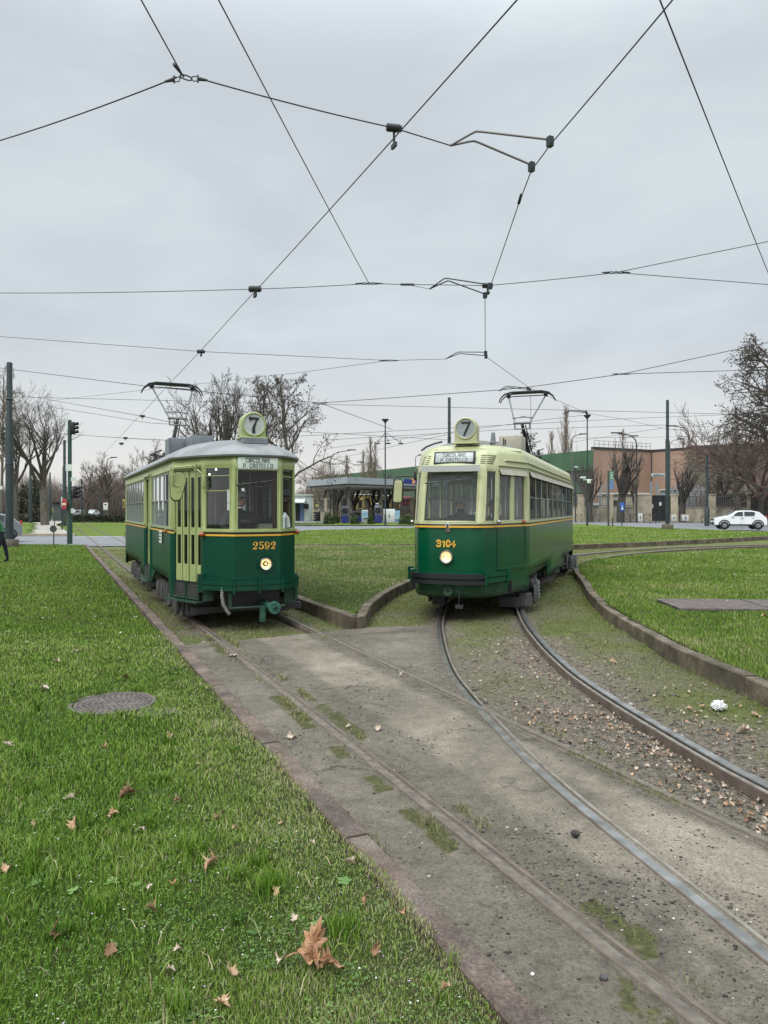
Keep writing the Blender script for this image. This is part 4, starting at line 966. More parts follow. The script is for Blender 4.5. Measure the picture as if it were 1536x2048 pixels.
E2 += [(bk[4], bk[3], [.1, .9], 'bx'), (bk[3], bk[2], [.35], 'bo'), (bk[2], bk[1], [.1, .8], 'bq'), (bk[1], bk[0], [.5], 'bo'), (bk[0], (NB[0][0], LEN), [], 'bw')]
lb = [(x, LEN - y) for x, y in NB]
E2 += [(lb[0], lb[1], [.5], 'bo'), (lb[1], lb[2], [.1, .8], 'bq'), (lb[2], lb[3], [.35], 'bo'), (lb[3], lb[4], [.1, .9], 'bx'), (lb[4], NB[4], [1 - q for q in rwn[::-1]], 'rs'),
       (NB[4], NB[3], [.07, .9], 'bx'), (NB[3], NB[2], [.65], 'cr'), (NB[2], NB[1], [.2, .95], 'ql'), (NB[1], NB[0], [.55], 'wl')]
rows2 = [.37, .48, .62, .80, 1.1, 1.565, 1.60, 1.64, 2.0, 2.25, 2.49, 2.60, 2.72, 2.82, 2.91]
def cell2(tg, k, r):
    low = 0 if r < 5 else 1
    if tg in ('rs',):
        nxt = [1.75] + rw + [LEN - 1.75]; a = nxt[k] if True else 0; b = nxt[k + 1]
        if r <= 1 and ((b < 4.7) or (a > 7.5)): return None
        if k % 2 == 1 and 7 <= r <= 9: return None
    if tg == 'wc' and 7 <= r <= 9: return None
    if tg in ('wr',) and k == 0 and 7 <= r <= 9: return None
    if tg in ('wl',) and k == 1 and 7 <= r <= 9: return None
    if tg == 'qr' and k == 1 and 7 <= r <= 9: return None
    if tg == 'ql' and k == 1 and 7 <= r <= 9: return None
    if tg == 'cs' and k == 1 and 7 <= r <= 9: return None
    if tg == 'bx' and k == 1 and 7 <= r <= 9: return None
    if tg == 'bq' and k == 1 and 7 <= r <= 9: return None
    if tg == 'bw' and 7 <= r <= 9: return None
    return low
body2 = build_shell(E2, rows2, cell2, lean, [GREEN2, CREAM], 'body', T2, sm=55)
def seg(a, b, t): return (a[0] + (b[0] - a[0]) * t, a[1] + (b[1] - a[1]) * t)
# windscreen: three cells wide, one bowed pane
FCREAM = CREAM
def wide_window(parent, pts, z0, z1, posf, fr, m_frame, m_glass, name='windscreen', inset=.02, taper=0.0):
    f = M(); g = M(); n = len(pts); zs = [z0, (z0 + z1) / 2, z1]
    for z in zs:
        for p in pts: q = posf(p, z); g.v.append((q[0], q[1] + inset, q[2]))
    for r in range(2):
        for c in range(n - 1): g.f.append((r * n + c, r * n + c + 1, (r + 1) * n + c + 1, (r + 1) * n + c)); g.m.append(0)
    ring = [posf(p, z0) for p in pts] + [posf(pts[-1], z) for z in zs[1:]] + [posf(p, z1) for p in pts[::-1]][1:] + [posf(pts[0], z) for z in zs[::-1][1:]]
    f.tube(ring, fr, 6, cap=False)
    fo = f.obj(name, m_frame, parent); g.obj('pane', m_glass, fo, smooth=60); return fo
wsL, wsR = seg(NB[1], NB[0], .55), seg(a0, a1, .45)
WS = glass_mat('windscreen_glass', (.84, .88, .88), 1.45, dirt=.09)  # pale diffuse share stands in for reflections on the windscreen
wide_window(T2, [wsL, NB[0], (-.18, 0), (0, 0), (.18, 0), a0, wsR], 1.64, 2.49, lean, .014, FCREAM, WS)
wide_window(T2, [seg(a1, a2, .05), seg(a1, a2, .8)], 1.64, 2.49, lean, .012, FCREAM, WS, 'quarter_window', inset=.01)
wide_window(T2, [seg(NB[2], NB[1], .2), seg(NB[2], NB[1], .95)], 1.64, 2.49, lean, .012, FCREAM, WS, 'quarter_window', inset=.01)
for u_, v_, t0, t1 in ((a2, a3, .06, .86), (a3, a4, .04, .72)): hw_window(T2, seg(u_, v_, t0), seg(u_, v_, t1), 1.64, 2.49, lean, FCREAM, WS, .02)
hw_window(T2, seg(NB[4], NB[3], .07), seg(NB[4], NB[3], .9), 1.64, 2.49, lean, FCREAM, WS, .02)
hw_window(T2, seg(bk[4], bk[3], .1), seg(bk[4], bk[3], .9), 1.64, 2.49, lean, FCREAM, WS, .02); hw_window(T2, seg(lb[3], lb[4], .1), seg(lb[3], lb[4], .9), 1.64, 2.49, lean, FCREAM, WS, .02)
wide_window(T2, [bk[0], (NB[0][0], LEN)], 1.64, 2.49, lean, .014, FCREAM, WS, 'rear_window', inset=-.02)
for sx in (1, -1):
    for i in range(0, len(rw), 2): hw_window(T2, (sx * 1.09, rw[i]), (sx * 1.09, rw[i + 1]), 1.64, 2.49, lean, FRAMEG if sx > 0 else FCREAM, GLASS2, .022, mid=.5)
# trim
fo2 = [NB[4], NB[3], NB[2], NB[1], NB[0], a0, a1, a2, a3, a4, (1.09, LEN - 1.75)]
fo2s = [fo2[0]] + smooth_line(fo2[:10], .1)[1:] + [fo2[10]]
strip(fo2s, 1.60, 1.625, .014, .03, CREAM, 'sill', T2, lean); strip(fo2s, 1.572, 1.6, .010, .03, BLACK, 'stripe', T2, lean); strip(fo2s, 1.54, 1.57, .011, .03, YEL, 'stripe', T2, lean)
sidep = [a2, a3, a4, (1.09, LEN - 1.75)]
strip([seg(a2, a3, .5), a3, a4, (1.09, LEN - 1.75)], 2.70, 2.72, .035, .05, CREAM, 'rain_gutter', T2, lean); strip([a2, a3, a4, (1.09, LEN - 1.75)], 2.60, 2.615, .03, .05, CREAM, 'rain_gutter', T2, lean); strip([NB[4], (-1.09, LEN - 1.75)], 2.64, 2.66, .035, .05, CREAM, 'rain_gutter', T2, lean)
strip([a2, a3, a4, (1.09, LEN - 1.75)], .80, .83, .02, .03, GREEN2, 'body_rail', T2, lean)
for (p, q) in [(seg(a2, a3, .04), seg(a2, a3, .98)), (seg(a3, a4, .0), seg(a3, a4, .78))] + [((1.09, rw[i]), (1.09, rw[i + 1])) for i in range(0, len(rw), 2)]:
    k = M(); A_, B_ = Vector(lean(p, 2.54)), Vector(lean(q, 2.54)); d = (B_ - A_).normalized(); nn = Vector((d.y, -d.x, 0)); nn = nn if nn.x > 0 else -nn
    vs = [A_ + nn * .01, B_ + nn * .01, B_ + nn * .06 - Vector((0, 0, .1)), A_ + nn * .06 - Vector((0, 0, .1))]
    k.add(vs + [v + Vector((0, 0, .006)) + nn * .004 for v in vs], [(0, 1, 2, 3), (7, 6, 5, 4), (0, 4, 5, 1), (1, 5, 6, 2), (2, 6, 7, 3), (3, 7, 4, 0)]); k.obj('window_visor', BOXB, T2, smooth=0)
k = M(); A_, B_ = Vector(lean(wsL, 2.5)), Vector(lean(wsR, 2.5)); k.prism([(-.52, 0), (.52, 0), (.5, -.10), (-.5, -.10)], 0, .008, (0, A_.y - .16, 2.585), (1, 0, 0), (0, -.12, 1)); k.obj('windscreen_visor', mat('clear_visor', (.5, .53, .52), .3), T2, smooth=0)
# bumper
bo = smooth_line([(-.93, .95), (-.75, .42), (-.57, .09), (-.33, -.04), (0, -.065), (.33, -.04), (.57, .09), (.75, .42), (.9, .8)], .08)
strip(bo, .62, .70, .035, .05, GREEN2, 'bumper', T2, ident); strip(bo, .715, .79, .04, .055, GREEN2, 'bumper', T2, ident)
br_ = [p for p in bo if -.68 < p[0] < .6 and p[1] < .3]
strip(br_, .60, .665, .085, .06, BLACK, 'rubber_strip', T2, ident); strip(br_, .695, .775, .09, .065, BLACK, 'rubber_strip', T2, ident)
for p in ((.6, .06), (.86, .66), (-.9, .76), (-.66, .14)): k = M(); k.box((p[0], p[1], .7), (.035, .1, .23), rz=R(45 if p[0] > 0 else -45)); k.obj('bumper_bracket', GREEN2, T2, smooth=0)
light(T2, (-.02, -.062, 1.055), .09, .118)
k = M()
for i, ch in enumerate('3104'):
    for st in STR[ch]: k.ribbon([(px * .1, py * .1) for px, py in st], .027, (-.185 + (0, .095, .165, .25)[i], (-.05, -.056, -.058, -.06)[i], 1.225), (1, 0, 0), (0, 0, 1), .004)
k.obj('number_3104', YEL, T2, smooth=0)
k = M(); k.box((0.0, -.055, 1.545), (.085, .03, .16), b=.012); k.obj('badge', CHROME, T2); k = M(); k.bb((-.018, -.073, 1.495), (.018, -.069, 1.6)); k.obj('badge_slot', GREYM, T2, smooth=0)
for p, c, mm in (((.78, .36, 1.63), 60, CHROME), ((1.04, 1.45, 1.62), 80, ORANGE), ((-.9, .85, 1.62), -70, CHROME)):
    k = M(); k.lathe([(0, .05), (.022, .04), (.034, .015), (.036, -.01), (.028, -.04), (0, -.05)], 12, mat=Matrix.Translation(p) @ Matrix.Rotation(R(c), 4, 'Z') @ Matrix.Rotation(R(90), 4, 'Y')); k.obj('side_marker', mm, T2)
for dx, z0, z1 in ((0, .86, 1.52), (.42, .88, 1.52)):        # access panel seams on the right cab side
    q = seg(a2, a3, .0) if dx == 0 else seg(a3, a4, .72); p0 = lean(q, z0); p1 = lean(q, z1); k = M(); k.tube([(p0[0] + .002, p0[1] - .002, z0), (p1[0] + .002, p1[1] - .002, z1)], .006, 4); k.obj('panel_seam', BLACK, T2)
k = M(); k.tube([(.14, -.07, .5), (.2, -.07, .47), (.2, -.07, .36), (.19, -.06, .27)], .008, 5); k.bb((.13, -.06, .2), (.25, .02, .26)); k.obj('coupler_chain', DARK, T2)
k = M(); k.lathe([(.03, .05), (.085, .05), (.092, .04), (.092, .0), (.09, -.05)], 24, mat=Matrix.Translation((.0, -.0, .49)) @ Matrix.Rotation(R(90), 4, 'X')); k.obj('coupler', GREEN2, T2)
k = M(); k.lathe([(0, .045), (.032, .045)], 12, mat=Matrix.Translation((.0, -.0, .49)) @ Matrix.Rotation(R(90), 4, 'X')); k.obj('coupler_socket', BLACK, T2)
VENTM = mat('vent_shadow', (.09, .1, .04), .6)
# destination box with frame, vents, sign, roof
def fr2(x, z): 
    p = lean((x, 0 if abs(x) <= .33 else (abs(x) - .33) * .52), z); return p
e = empty('destination_board', (.02, fr2(0, 2.7)[1] + .02, 2.715)); e.rotation_euler = (R(-16), 0, 0); e.parent = T2
k = M(); k.box((0, -.03, 0), (.73, .05, .24), b=.02); k.obj('frame', BLACK, e); k = M(); k.box((0, -.058, 0), (.66, .012, .17), b=.004); k.obj('board', SIGNG, e)
k = M(); text(k, 'CIRCOLARE', .062, (0, -.0655, .012), (1, 0, 0), (0, 0, 1), .14, .34, squeeze=.86); text(k, 'P. CASTELLO', .062, (0, -.0655, -.076), (1, 0, 0), (0, 0, 1), .14, .34, squeeze=.84); k.obj('lettering', BLACK, e, smooth=0)
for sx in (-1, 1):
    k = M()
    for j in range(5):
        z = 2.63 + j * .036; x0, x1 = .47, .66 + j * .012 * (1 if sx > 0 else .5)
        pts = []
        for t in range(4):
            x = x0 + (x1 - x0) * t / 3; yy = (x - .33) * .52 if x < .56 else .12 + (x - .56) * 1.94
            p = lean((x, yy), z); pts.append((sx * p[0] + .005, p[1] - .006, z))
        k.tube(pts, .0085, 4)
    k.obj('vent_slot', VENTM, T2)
out2 = [lean(p, 2.91)[:2] for p in [NB[4], NB[3], NB[2], NB[1], NB[0], a0, a1, a2, a3, a4, bk[4], bk[3], bk[2], bk[1], bk[0], (NB[0][0], LEN), lb[1], lb[2], lb[3], lb[4]]]
o2 = smooth_corner(out2, 3)
roof_loft(o2, [(0, 2.91, .9), (.05, 2.945, 1.2), (.12, 2.975, 1.5), (.2, 3.0, 1.7), (.205, 3.002, 1.75), (.36, 3.075, 1.9), (.56, 3.135, 1.9), (1.0, 3.17, 1.7)], [CREAM, ROOFB], T2, 'roof', mi=[0, 0, 0, 1, 1, 1, 1, 1], half=CY)
rs_ = disc_sign(T2, (.13, .80, 3.265), .178, (CREAM, DISCG), .40, .24)
k = M(); k.ribbon([(-.06, .1), (.075, .1)], .032, (0, -.1225, 0), (1, 0, 0), (0, 0, 1), .001); k.ribbon([(.075, .1), (-.02, -.11)], .036, (0, -.1225, 0), (1, 0, 0), (0, 0, 1), .002); k.obj('number_7', BLACK, rs_, smooth=0)
k = M(); k.lathe([(0, .2), (.03, .2), (.035, .18), (.05, .03), (.06, .02), (.06, 0)], 14, mat=Matrix.Translation((.5, 1.3, 3.04))); k.obj('roof_beacon', BOXG, T2)
for i, (x, y) in enumerate(((.62, 1.7), (.6, 2.0))):
    k = M(); k.cyl((x, y, 3.04), (x, y, 3.17), .014, 6); k.obj('roof_aerial', DARK, T2)
k = M(); k.box((.3, 4.6, 3.29), (.5, .6, .38), b=.015); k.obj('resistor_box', BOXB, T2)
k = M(); k.box((-.02, 4.8, 3.24), (.16, .5, .28), b=.01); k.obj('side_box', BOXG, T2)
k = M(); k.tube([(-.80, 1.1, 2.93), (-.70, 1.1, 3.0), (-.54, 1.1, 3.055), (-.4, 1.1, 3.085)], .018, 6); k.obj('roof_handrail', DARK, T2)
k = M()
for x in (-.62, .62): k.bb((x - .02, 5.4, 3.02), (x + .02, 9.6, 3.09))
for y in np.arange(5.6, 9.6, .35): k.bb((-.64, y, 3.03), (.64, y + .05, 3.08))
k.obj('roof_rack', DARK, T2, smooth=0)
pantograph(T2, 8.95, 3.14, 5.15, -1, STEELP, BLACK, DARK, BLACK)
k = M(); rr = random.Random(4)
for i in range(14): k.box((rr.uniform(-.6, .6), rr.uniform(5.3, 7.8), 3.2 + rr.uniform(0, .1)), (rr.uniform(.06, .2), rr.uniform(.1, .4), rr.uniform(.06, .16)), rz=rr.uniform(-.4, .4), b=.01)
k.tube([(.5, 5.5, 3.1), (.62, 7, 3.2), (.4, 8.6, 3.1)], .035, 6); k.obj('roof_equipment', DARK, T2)
k = M(); k.bb((-.9, .9, .4), (.9, 11.6, .6)); k.obj('underframe', BLACK, T2, smooth=0)
k = M(); k.bb((.6, 1.3, .08), (.96, 1.36, .26)); k.bb((-.8, 1.6, .2), (.8, 1.66, .3)); k.obj('lifeguard', DARK, T2, smooth=0)
bogie(T2, 2.9, rot=R(10), springs=True); bogie(T2, 9.3, rot=R(-16), springs=True)
interior(T2, LEN, .5, .74, 2.62, mat('cream_ceiling', (.42, .43, .36), .6), [NB[4], NB[3], NB[1], a1, a3, a4, bk[4], bk[3], bk[1], lb[1], lb[3], lb[4]])
k = M(); k.bb((-.5, .35, 1.5), (.5, .62, 1.62)); k.bb((-.2, .42, .76), (.2, .6, 1.5)); k.obj('control_desk', DARK, T2, smooth=0)
k = M(); k.bb((-.95, 1.7, .76), (.2, 1.73, 1.6)); k.bb((-.95, 1.7, 1.6), (-.9, 1.73, 2.6)); k.bb((-.35, 1.7, 1.6), (-.3, 1.73, 2.6)); k.bb((.17, 1.7, 1.6), (.22, 1.73, 2.6)); k.obj('cab_partition', mat('pale_partition', (.3, .31, .28), .6), T2, smooth=0)
k = M(); y = lean((.2, 0), 2.3)[1]; k.tube([(-.44, y - .035, 2.29), (-.35, y - .05, 2.29), (.1, y - .05, 2.335), (.36, y - .045, 2.36)], [.017, .013, .009, .006], 6); k.obj('wiper', BLACK, T2)
# outside mirror at the left of the nose
e = empty('mirror', (-1.16, .80, 2.17), R(10)); e.parent = T2
k = M(); k.prism([(-.06, -.2), (.05, -.2), (.075, -.17), (.085, .17), (.06, .2), (-.04, .2), (-.06, .17), (-.085, -.17)], -.02, .02, (0, 0, 0), (1, 0, 0), (0, 0, 1)); k.obj('mirror_shell', CREAM, e, mods=[('BEVEL', dict(width=.012, segments=2))])
k = M(); k.tube([(-.066, -.026 + .026, -.21), (.06, 0, -.21), (.088, 0, -.17), (.098, 0, .17), (.066, 0, .212), (-.05, 0, .212), (-.074, 0, .17), (-.098, 0, -.17), (-.066, 0, -.21)], .012, 6); k.obj('mirror_rim', BLACK, e)
k = M(); k.tube([(-1.22, .80, 2.17), (-1.24, .82, 2.4), (-1.20, .84, 2.45), (-.86, .86, 2.46)], .014, 7); k.box((-.84, .84, 2.45), (.04, .05, .16), b=.008); k.obj('mirror_arm', BLACK, T2)
# ------------------------------------------------------------------ people
def figure(parent, loc, rz, J, mats, label=None, hair=None, face=None, name='person'):
    """J: list of (x, y, z, rx, ry, parent index, material). One skinned, subdivided continuous body"""
    me = bpy.data.meshes.new('tmp'); me.from_pydata([j[:3] for j in J], [(i, j[5]) for i, j in enumerate(J) if j[5] >= 0], [])
    o = bpy.data.objects.new('tmp', me); COL.objects.link(o)
    sk = o.modifiers.new('skin', 'SKIN'); sk.branch_smoothing = .6; sk.use_smooth_shade = True
    for i, j in enumerate(J):
        v = me.skin_vertices[0].data[i]; v.radius = (j[3], j[4]); v.use_root = (i == 0)
    ss = o.modifiers.new('sub', 'SUBSURF'); ss.levels = 2; ss.render_levels = 2
    dg = bpy.context.evaluated_depsgraph_get(); dg.update()
    m2 = bpy.data.meshes.new_from_object(o.evaluated_get(dg)); bpy.data.objects.remove(o); m2.name = name
    b = bpy.data.objects.new(name, m2); COL.objects.link(b)
    m2.materials.clear()
    for q in mats: m2.materials.append(q)
    P_ = np.array([j[:3] for j in J]); rr = np.array([max(j[3], j[4]) for j in J])
    for p in m2.polygons:
        d = np.linalg.norm(P_ - np.array(p.center), axis=1) - rr * .7; p.material_index = J[int(np.argmin(d))][6]; p.use_smooth = True
    b.parent = parent; b.location = loc; b.rotation_euler = (0, 0, rz)
    hz = J[3]; hx, hy, hzz = hz[:3]
    f = M()
    for sx in (-1, 1):
        f.lathe([(0, .012), (.009, .008), (.012, 0), (.009, -.008), (0, -.012)], 8, mat=Matrix.Translation((hx + sx * .032, hy - .085, hzz + .01)))
    f.obj('eye', BLACK if face != 'shades' else BLACK, b)
    f = M(); f.tube([(hx, hy - .085, hzz + .02), (hx, hy - .112, hzz - .025), (hx, hy - .09, hzz - .035)], [.008, .014, .008], 6)
    for sx in (-1, 1): f.lathe([(0, .01), (.02, .006), (.026, 0), (.02, -.006), (0, -.01)], 8, mat=Matrix.Translation((hx + sx * .083, hy, hzz - .005)) @ Matrix.Rotation(R(90), 4, 'Y'))
    f.obj('nose_and_ears', mats[1], b)
    f = M(); f.tube([(hx - .022, hy - .09, hzz - .058), (hx, hy - .096, hzz - .056), (hx + .022, hy - .09, hzz - .058)], .005, 5); f.obj('mouth', mat('lips', (.3, .1, .08), .5), b)
    if face:
        f = M()
        for sx in (-1, 1): f.box((hx + sx * .036, hy - .097, hzz + .012), (.055, .008, .036), b=.008)
        f.tube([(hx - .09, hy - .02, hzz + .02), (hx - .06, hy - .095, hzz + .02), (hx + .06, hy - .095, hzz + .02), (hx + .09, hy - .02, hzz + .02)], .005, 5)
        f.obj('glasses', BLACK, b)
    f = M(); prof = [(0, .118), (.05, .105), (.082, .07), (.096, .02), (.092, -.03), (.08, -.05)]
    f.lathe(prof, 16, mat=Matrix.Translation((hx, hy + .022, hzz + .01)) @ Matrix.Rotation(R(-24), 4, 'X')); f.obj('hair', hair or HAIRG, b)
    return b
def seated(lean_=0.0, ra=(.3, -.25, .35), la=(-.3, -.25, .35), head=(0, -.03), h=.5):
    """hips at the origin; facing -y. materials 0 coat, 1 skin, 2 trousers"""
    L_ = lean_
    J = [(0, 0, .02, .16, .13, -1, 2), (0, -L_ * .3, .28, .15, .12, 0, 0), (0, -L_ * .8, .50, .18, .12, 1, 0), (head[0], head[1] - L_ * 1.2, .76, .078, .095, 4, 1)]
    J += [(head[0] * .4, -L_ - .0, .60, .055, .055, 2, 1)]
    J[3] = (head[0], head[1] - L_ * 1.2, .745, .072, .09, 4, 1); J += [(head[0], head[1] - L_ * 1.2 + .005, .80, .062, .078, 3, 1)]
    n = len(J)
    for sx, a in ((-1, la), (1, ra)):
        n = len(J)
        J += [(sx * .19, -L_ * .8, .52, .062, .062, 2, 0), (sx * .25 + a[0] * .2, -L_ * .8 + a[1] * .45, .30, .048, .048, n, 0), (sx * .12 + a[0] * .5, -L_ * .8 + a[1] - .18, .05 + a[2] * .6, .034, .034, n + 1, 0),
              (sx * .12 + a[0] * .5, -L_ * .8 + a[1] - .25, .05 + a[2] * .6, .03, .022, n + 2, 1)]
        hx, hy, hz = J[-1][:3]
        for f_, (dx, ln) in enumerate(((-.03, .06), (-.01, .07), (.01, .066), (.03, .052))):
            k = len(J); J += [(hx + dx, hy - .045, hz, .009, .009, n + 3, 1), (hx + dx, hy - .045 - ln * .5, hz - .02, .008, .008, k, 1), (hx + dx * .8, hy - .035 - ln * .5, hz - .045, .007, .007, k + 1, 1)]
        k = len(J); J += [(hx - sx * .045, hy - .02, hz - .005, .010, .010, n + 3, 1), (hx - sx * .05, hy - .055, hz - .02, .008, .008, k, 1)]
    for sx in (-1, 1):
        n = len(J); J += [(sx * .1, -.08, 0, .085, .085, 0, 2), (sx * .14, -.44, 0.02, .065, .065, n, 2), (sx * .14, -.46, -.4, .045, .045, n + 1, 2), (sx * .14, -.58, -.46, .04, .03, n + 2, 2)]
    return J
CAPW = mat('dark_cap', (.02, .022, .03), .7)
p1 = figure(None, T1.matrix_basis @ Vector((-.17, .74, 1.27)), TA + R(5), seated(.16, head=(.03, -.04)), [SUIT, SKIN, SUIT], hair=HAIRG, face='glasses')
tag(p1, 'person with glasses and dark jacket leaning behind the windscreen of tram 2592', 'person', 'people')
k = M(); k.tube([(.06 * math.cos(a), -.24 + .06 * math.sin(a), .6) for a in np.arange(0, 6.6, .5)], .016, 6, cap=False); k.obj('white_collar', WHITEC, p1)
p2 = figure(None, T2.matrix_basis @ Vector((-.0, .92, 1.2)), TB - R(8), seated(.02, head=(0, -.03)), [SUIT, SKIN, SUIT], hair=HAIRG, face='shades')
tag(p2, 'driver with sunglasses and dark coat seated behind the windscreen of tram 3104', 'person', 'people')
p3 = figure(None, T2.matrix_basis @ Vector((.66, 1.3, 1.17)), TB - R(70), seated(.12, head=(0, -.03)), [mat('brown_coat', (.05, .04, .035), .85), SKIN, SUIT], hair=mat('brown_hair', (.06, .04, .03), .7))
tag(p3, 'person in a dark brown coat beside the cab side window of tram 3104', 'person', 'people')
# the walker cut off by the left edge
gj = mat('green_jacket', (.03, .17, .07), .7, var=.25, scale=12); navy = mat('navy_trousers', (.012, .014, .022), .85)
X0, Z0 = G(-6, 1127, .06)
J = [(0, 0, .95, .15, .12, -1, 2), (0, -.04, 1.15, .15, .12, 0, 0), (0, -.1, 1.38, .19, .13, 1, 0), (0, -.2, 1.64, .075, .092, 4, 1), (0, -.14, 1.49, .058, .058, 2, 1), (0, -.2, 1.69, .064, .08, 3, 1)]
for sx in (-1, 1):
    n = len(J); s_ = 1 if sx > 0 else -.3
    J += [(sx * .19, -.1, 1.4, .068, .068, 2, 0), (sx * .27, -.02 - .1 * s_, 1.14, .055, .055, n, 0), (sx * .22, -.2 - .1 * s_, .98, .038, .038, n + 1, 0), (sx * .2, -.27 - .1 * s_, .96, .028, .022, n + 2, 1)]
    hx, hy, hz = J[-1][:3]
    for dx, ln in ((-.03, .06), (-.01, .07), (.01, .066), (.03, .052)):
        q = len(J); J += [(hx + dx, hy - .045, hz - .01, .009, .009, n + 3, 1), (hx + dx, hy - .045 - ln * .5, hz - .03, .008, .008, q, 1)]
    q = len(J); J += [(hx - sx * .045, hy - .02, hz, .010, .010, n + 3, 1), (hx - sx * .05, hy - .05, hz - .015, .008, .008, q, 1)]
    n = len(J); J += [(sx * .1, 0, .88, .1, .1, 0, 2), (sx * .11, -.12 * sx, .5, .07, .07, n, 2), (sx * .11, .18 * -sx, .1, .048, .048, n + 1, 2), (sx * .11, .18 * -sx - .12, .045, .042, .035, n + 2, 2)]
p4 = figure(None, Vector((X0 + .15, Z0, .07)), R(-60), J, [gj, SKIN, navy], hair=mat('dark_hair', (.02, .017, .015), .7))
tag(p4, 'person in a green jacket and dark trousers walking, cut off by the left edge', 'person', 'people')
# ------------------------------------------------------------------ overhead line
def wire(pts, r, label, name='span_wire', sag=0.0, group='overhead wires', n=6, spl=10):
    k = M(); q = []
    for a, b in zip(pts[:-1], pts[1:]):
        a, b = Vector(a), Vector(b)
        for i in range(spl):
            t = i / spl; p = a.lerp(b, t); p.z -= sag * 4 * t * (1 - t); q.append(p)
    q.append(Vector(pts[-1])); o0 = q[0].copy(); k.tube([p - o0 for p in q], r, n)
    o = k.obj(name, WIREM, loc=o0); tag(o, label, 'wire', group); return o
def ext(a, b, f):      # extend a->b by factor
    return Vector(b) + (Vector(b) - Vector(a)) * f
cwA = [A2(PC - .05, s) for s in (-3, 4, 12, 20, 30, 40, 60, 90)]; cwA[0] = A2(2.7, -3); cwA[1] = A2(2.78, 4)
wA = wire([(x, y, 5.2) for x, y in cwA], .0058, 'straight contact wire above the left tram, running from the upper right to the far left', 'contact_wire', .02)
Bpx = [(1345, 0), (1100, 290), (1063, 340), (1040, 400), (980, 575), (970, 592), (970.5, 712), (1058, 775), (1172, 826), (1250, 839)]
Bw = [PZ(x, y, 5.2) for x, y in Bpx]; Bw.insert(0, ext(Bw[1], Bw[0], 1.2)); Bw.append(Vector((12.0, 30.5, 5.2))); Bw.append(Vector((20, 35.5, 5.2))); Bw.append(Vector((34, 40, 5.2)))
wB = wire(Bw, .0058, 'kinked contact wire above the right tram, descending from the upper right corner', 'contact_wire', .004, spl=4)
def fitting(p, sz, label, drop=.12, dirx=(1, 0, 0)):
    e = empty('wire_clamp', p); tag(e, label, 'clamp', 'insulated hangers on the wires')
    k = M(); d = Vector(dirx).normalized()
    for i in range(5): k.tube([d * (-.075 + i * .03) * sz, d * (-.055 + i * .03) * sz], [.05 * sz, .045 * sz], 10)
    k.tube([d * -.09 * sz, d * .09 * sz], .04 * sz, 10); k.obj('insulator', INSUL, e)
    k = M(); k.tube([(0, 0, 0), (0, .01, -drop)], .016 * sz, 6); k.box((0, .01, -drop), (.03 * sz, .11 * sz, .05 * sz), rz=TA); k.obj('hanger', INSUL, e); return e
def turnbuckle(a, b, r=.012):
    k = M(); a, b = Vector(a), Vector(b); d = (b - a); k.tube([Vector((0, 0, 0)), d * .3, d * .7, d], [r * .6, r * 1.8, r * 1.8, r * .6], 8); return k.obj('turnbuckle', GREYM, loc=a)
HS = 5.42
# first span: left edge -> ring -> hanger -> pull-off
ring = PZ(372, 155, HS + .05); hA1 = PZ(788, 256, HS - .02); pu = PZ(901, 291, 5.36)
w = wire([ext(ring, PZ(0, 281, HS + .2), .6), PZ(0, 281, HS + .2), ring + Vector((-.08, .0, 0))], .006, 'span wire from the left edge up to the ring joint at upper left', sag=.02)
w = wire([ring + Vector((.1, .01, -.0)), hA1], .006, 'span wire between the ring joint and the first black hanger', sag=.015)
w = wire([hA1, pu], .006, 'short span wire between the first black hanger and the largest pull-off bracket')
w = wire([ext(ring, PZ(278, -8, HS + .05), 2.0), PZ(278, -8, HS + .05), ring + Vector((-.02, -.05, .0))], .006, 'stay wire dropping from the top edge into the ring joint'); 
e = empty('wire_ring', ring); tag(e, 'oval ring joining three wires at the upper left of the sky', 'ring')
k = M(); k.tube([(.05 * math.cos(a), .035 * math.sin(a) - .0, -.012 * math.cos(a)) for a in np.arange(0, 6.4, .35)], .006, 6, cap=False); k.obj('ring', INSUL, e)
for sx, dz in ((-1, -.015), (1, -.01)):
    k = M(); k.tube([(sx * .045, 0, 0), (sx * .06, .0, .018 + dz), (sx * .1, 0, .018 + dz)], .005, 5); k.tube([(sx * .045, 0, 0), (sx * .06, .0, -.02 + dz), (sx * .1, 0, -.02 + dz)], .005, 5)
    k.tube([(sx * .1, 0, .03 + dz), (sx * .1, 0, -.032 + dz)], .008, 6); k.tube([(sx * .1, 0, 0 + dz), (sx * .18, .0, dz * 2.4)], [.018, .009], 8); k.obj('shackle', GREYM, e)
k = M(); k.tube([(-.015, -.01, .0), (-.06, -.15, .02)], [.007, .014], 7); k.obj('shackle', GREYM, e)
fitting(hA1, .8, 'largest black hanger clamping the left contact wire, below the top of the sky', .16, (1, .2, 0))
def pulloff(a, e1, e2, m1, m2, r, label, mt):
    """two bent rods from the joint a to the contact wire clamps e1, e2"""
    e = empty('pull_off_bracket', a); tag(e, label, 'bracket', 'bent pull-off brackets on the wires')
    for en, mm in ((e1, m1), (e2, m2)):
        a_, m_, e_ = Vector((0, 0, 0)), Vector(mm) - Vector(a), Vector(en) - Vector(a)
        q = [a_, a_.lerp(m_, .8), m_ + Vector((0, 0, -.004)), m_.lerp(e_, .08), e_]
        k = M(); k.tube(q, r, 7); k.obj('rod', mt, e)
        k = M(); k.box(e_ + Vector((0, 0, -.02)), (.05, .05, .09), rz=.5); k.obj('clamp', INSUL, e)
    return e
GALV = mat('galvanised_rod', (.16, .15, .14), .5)
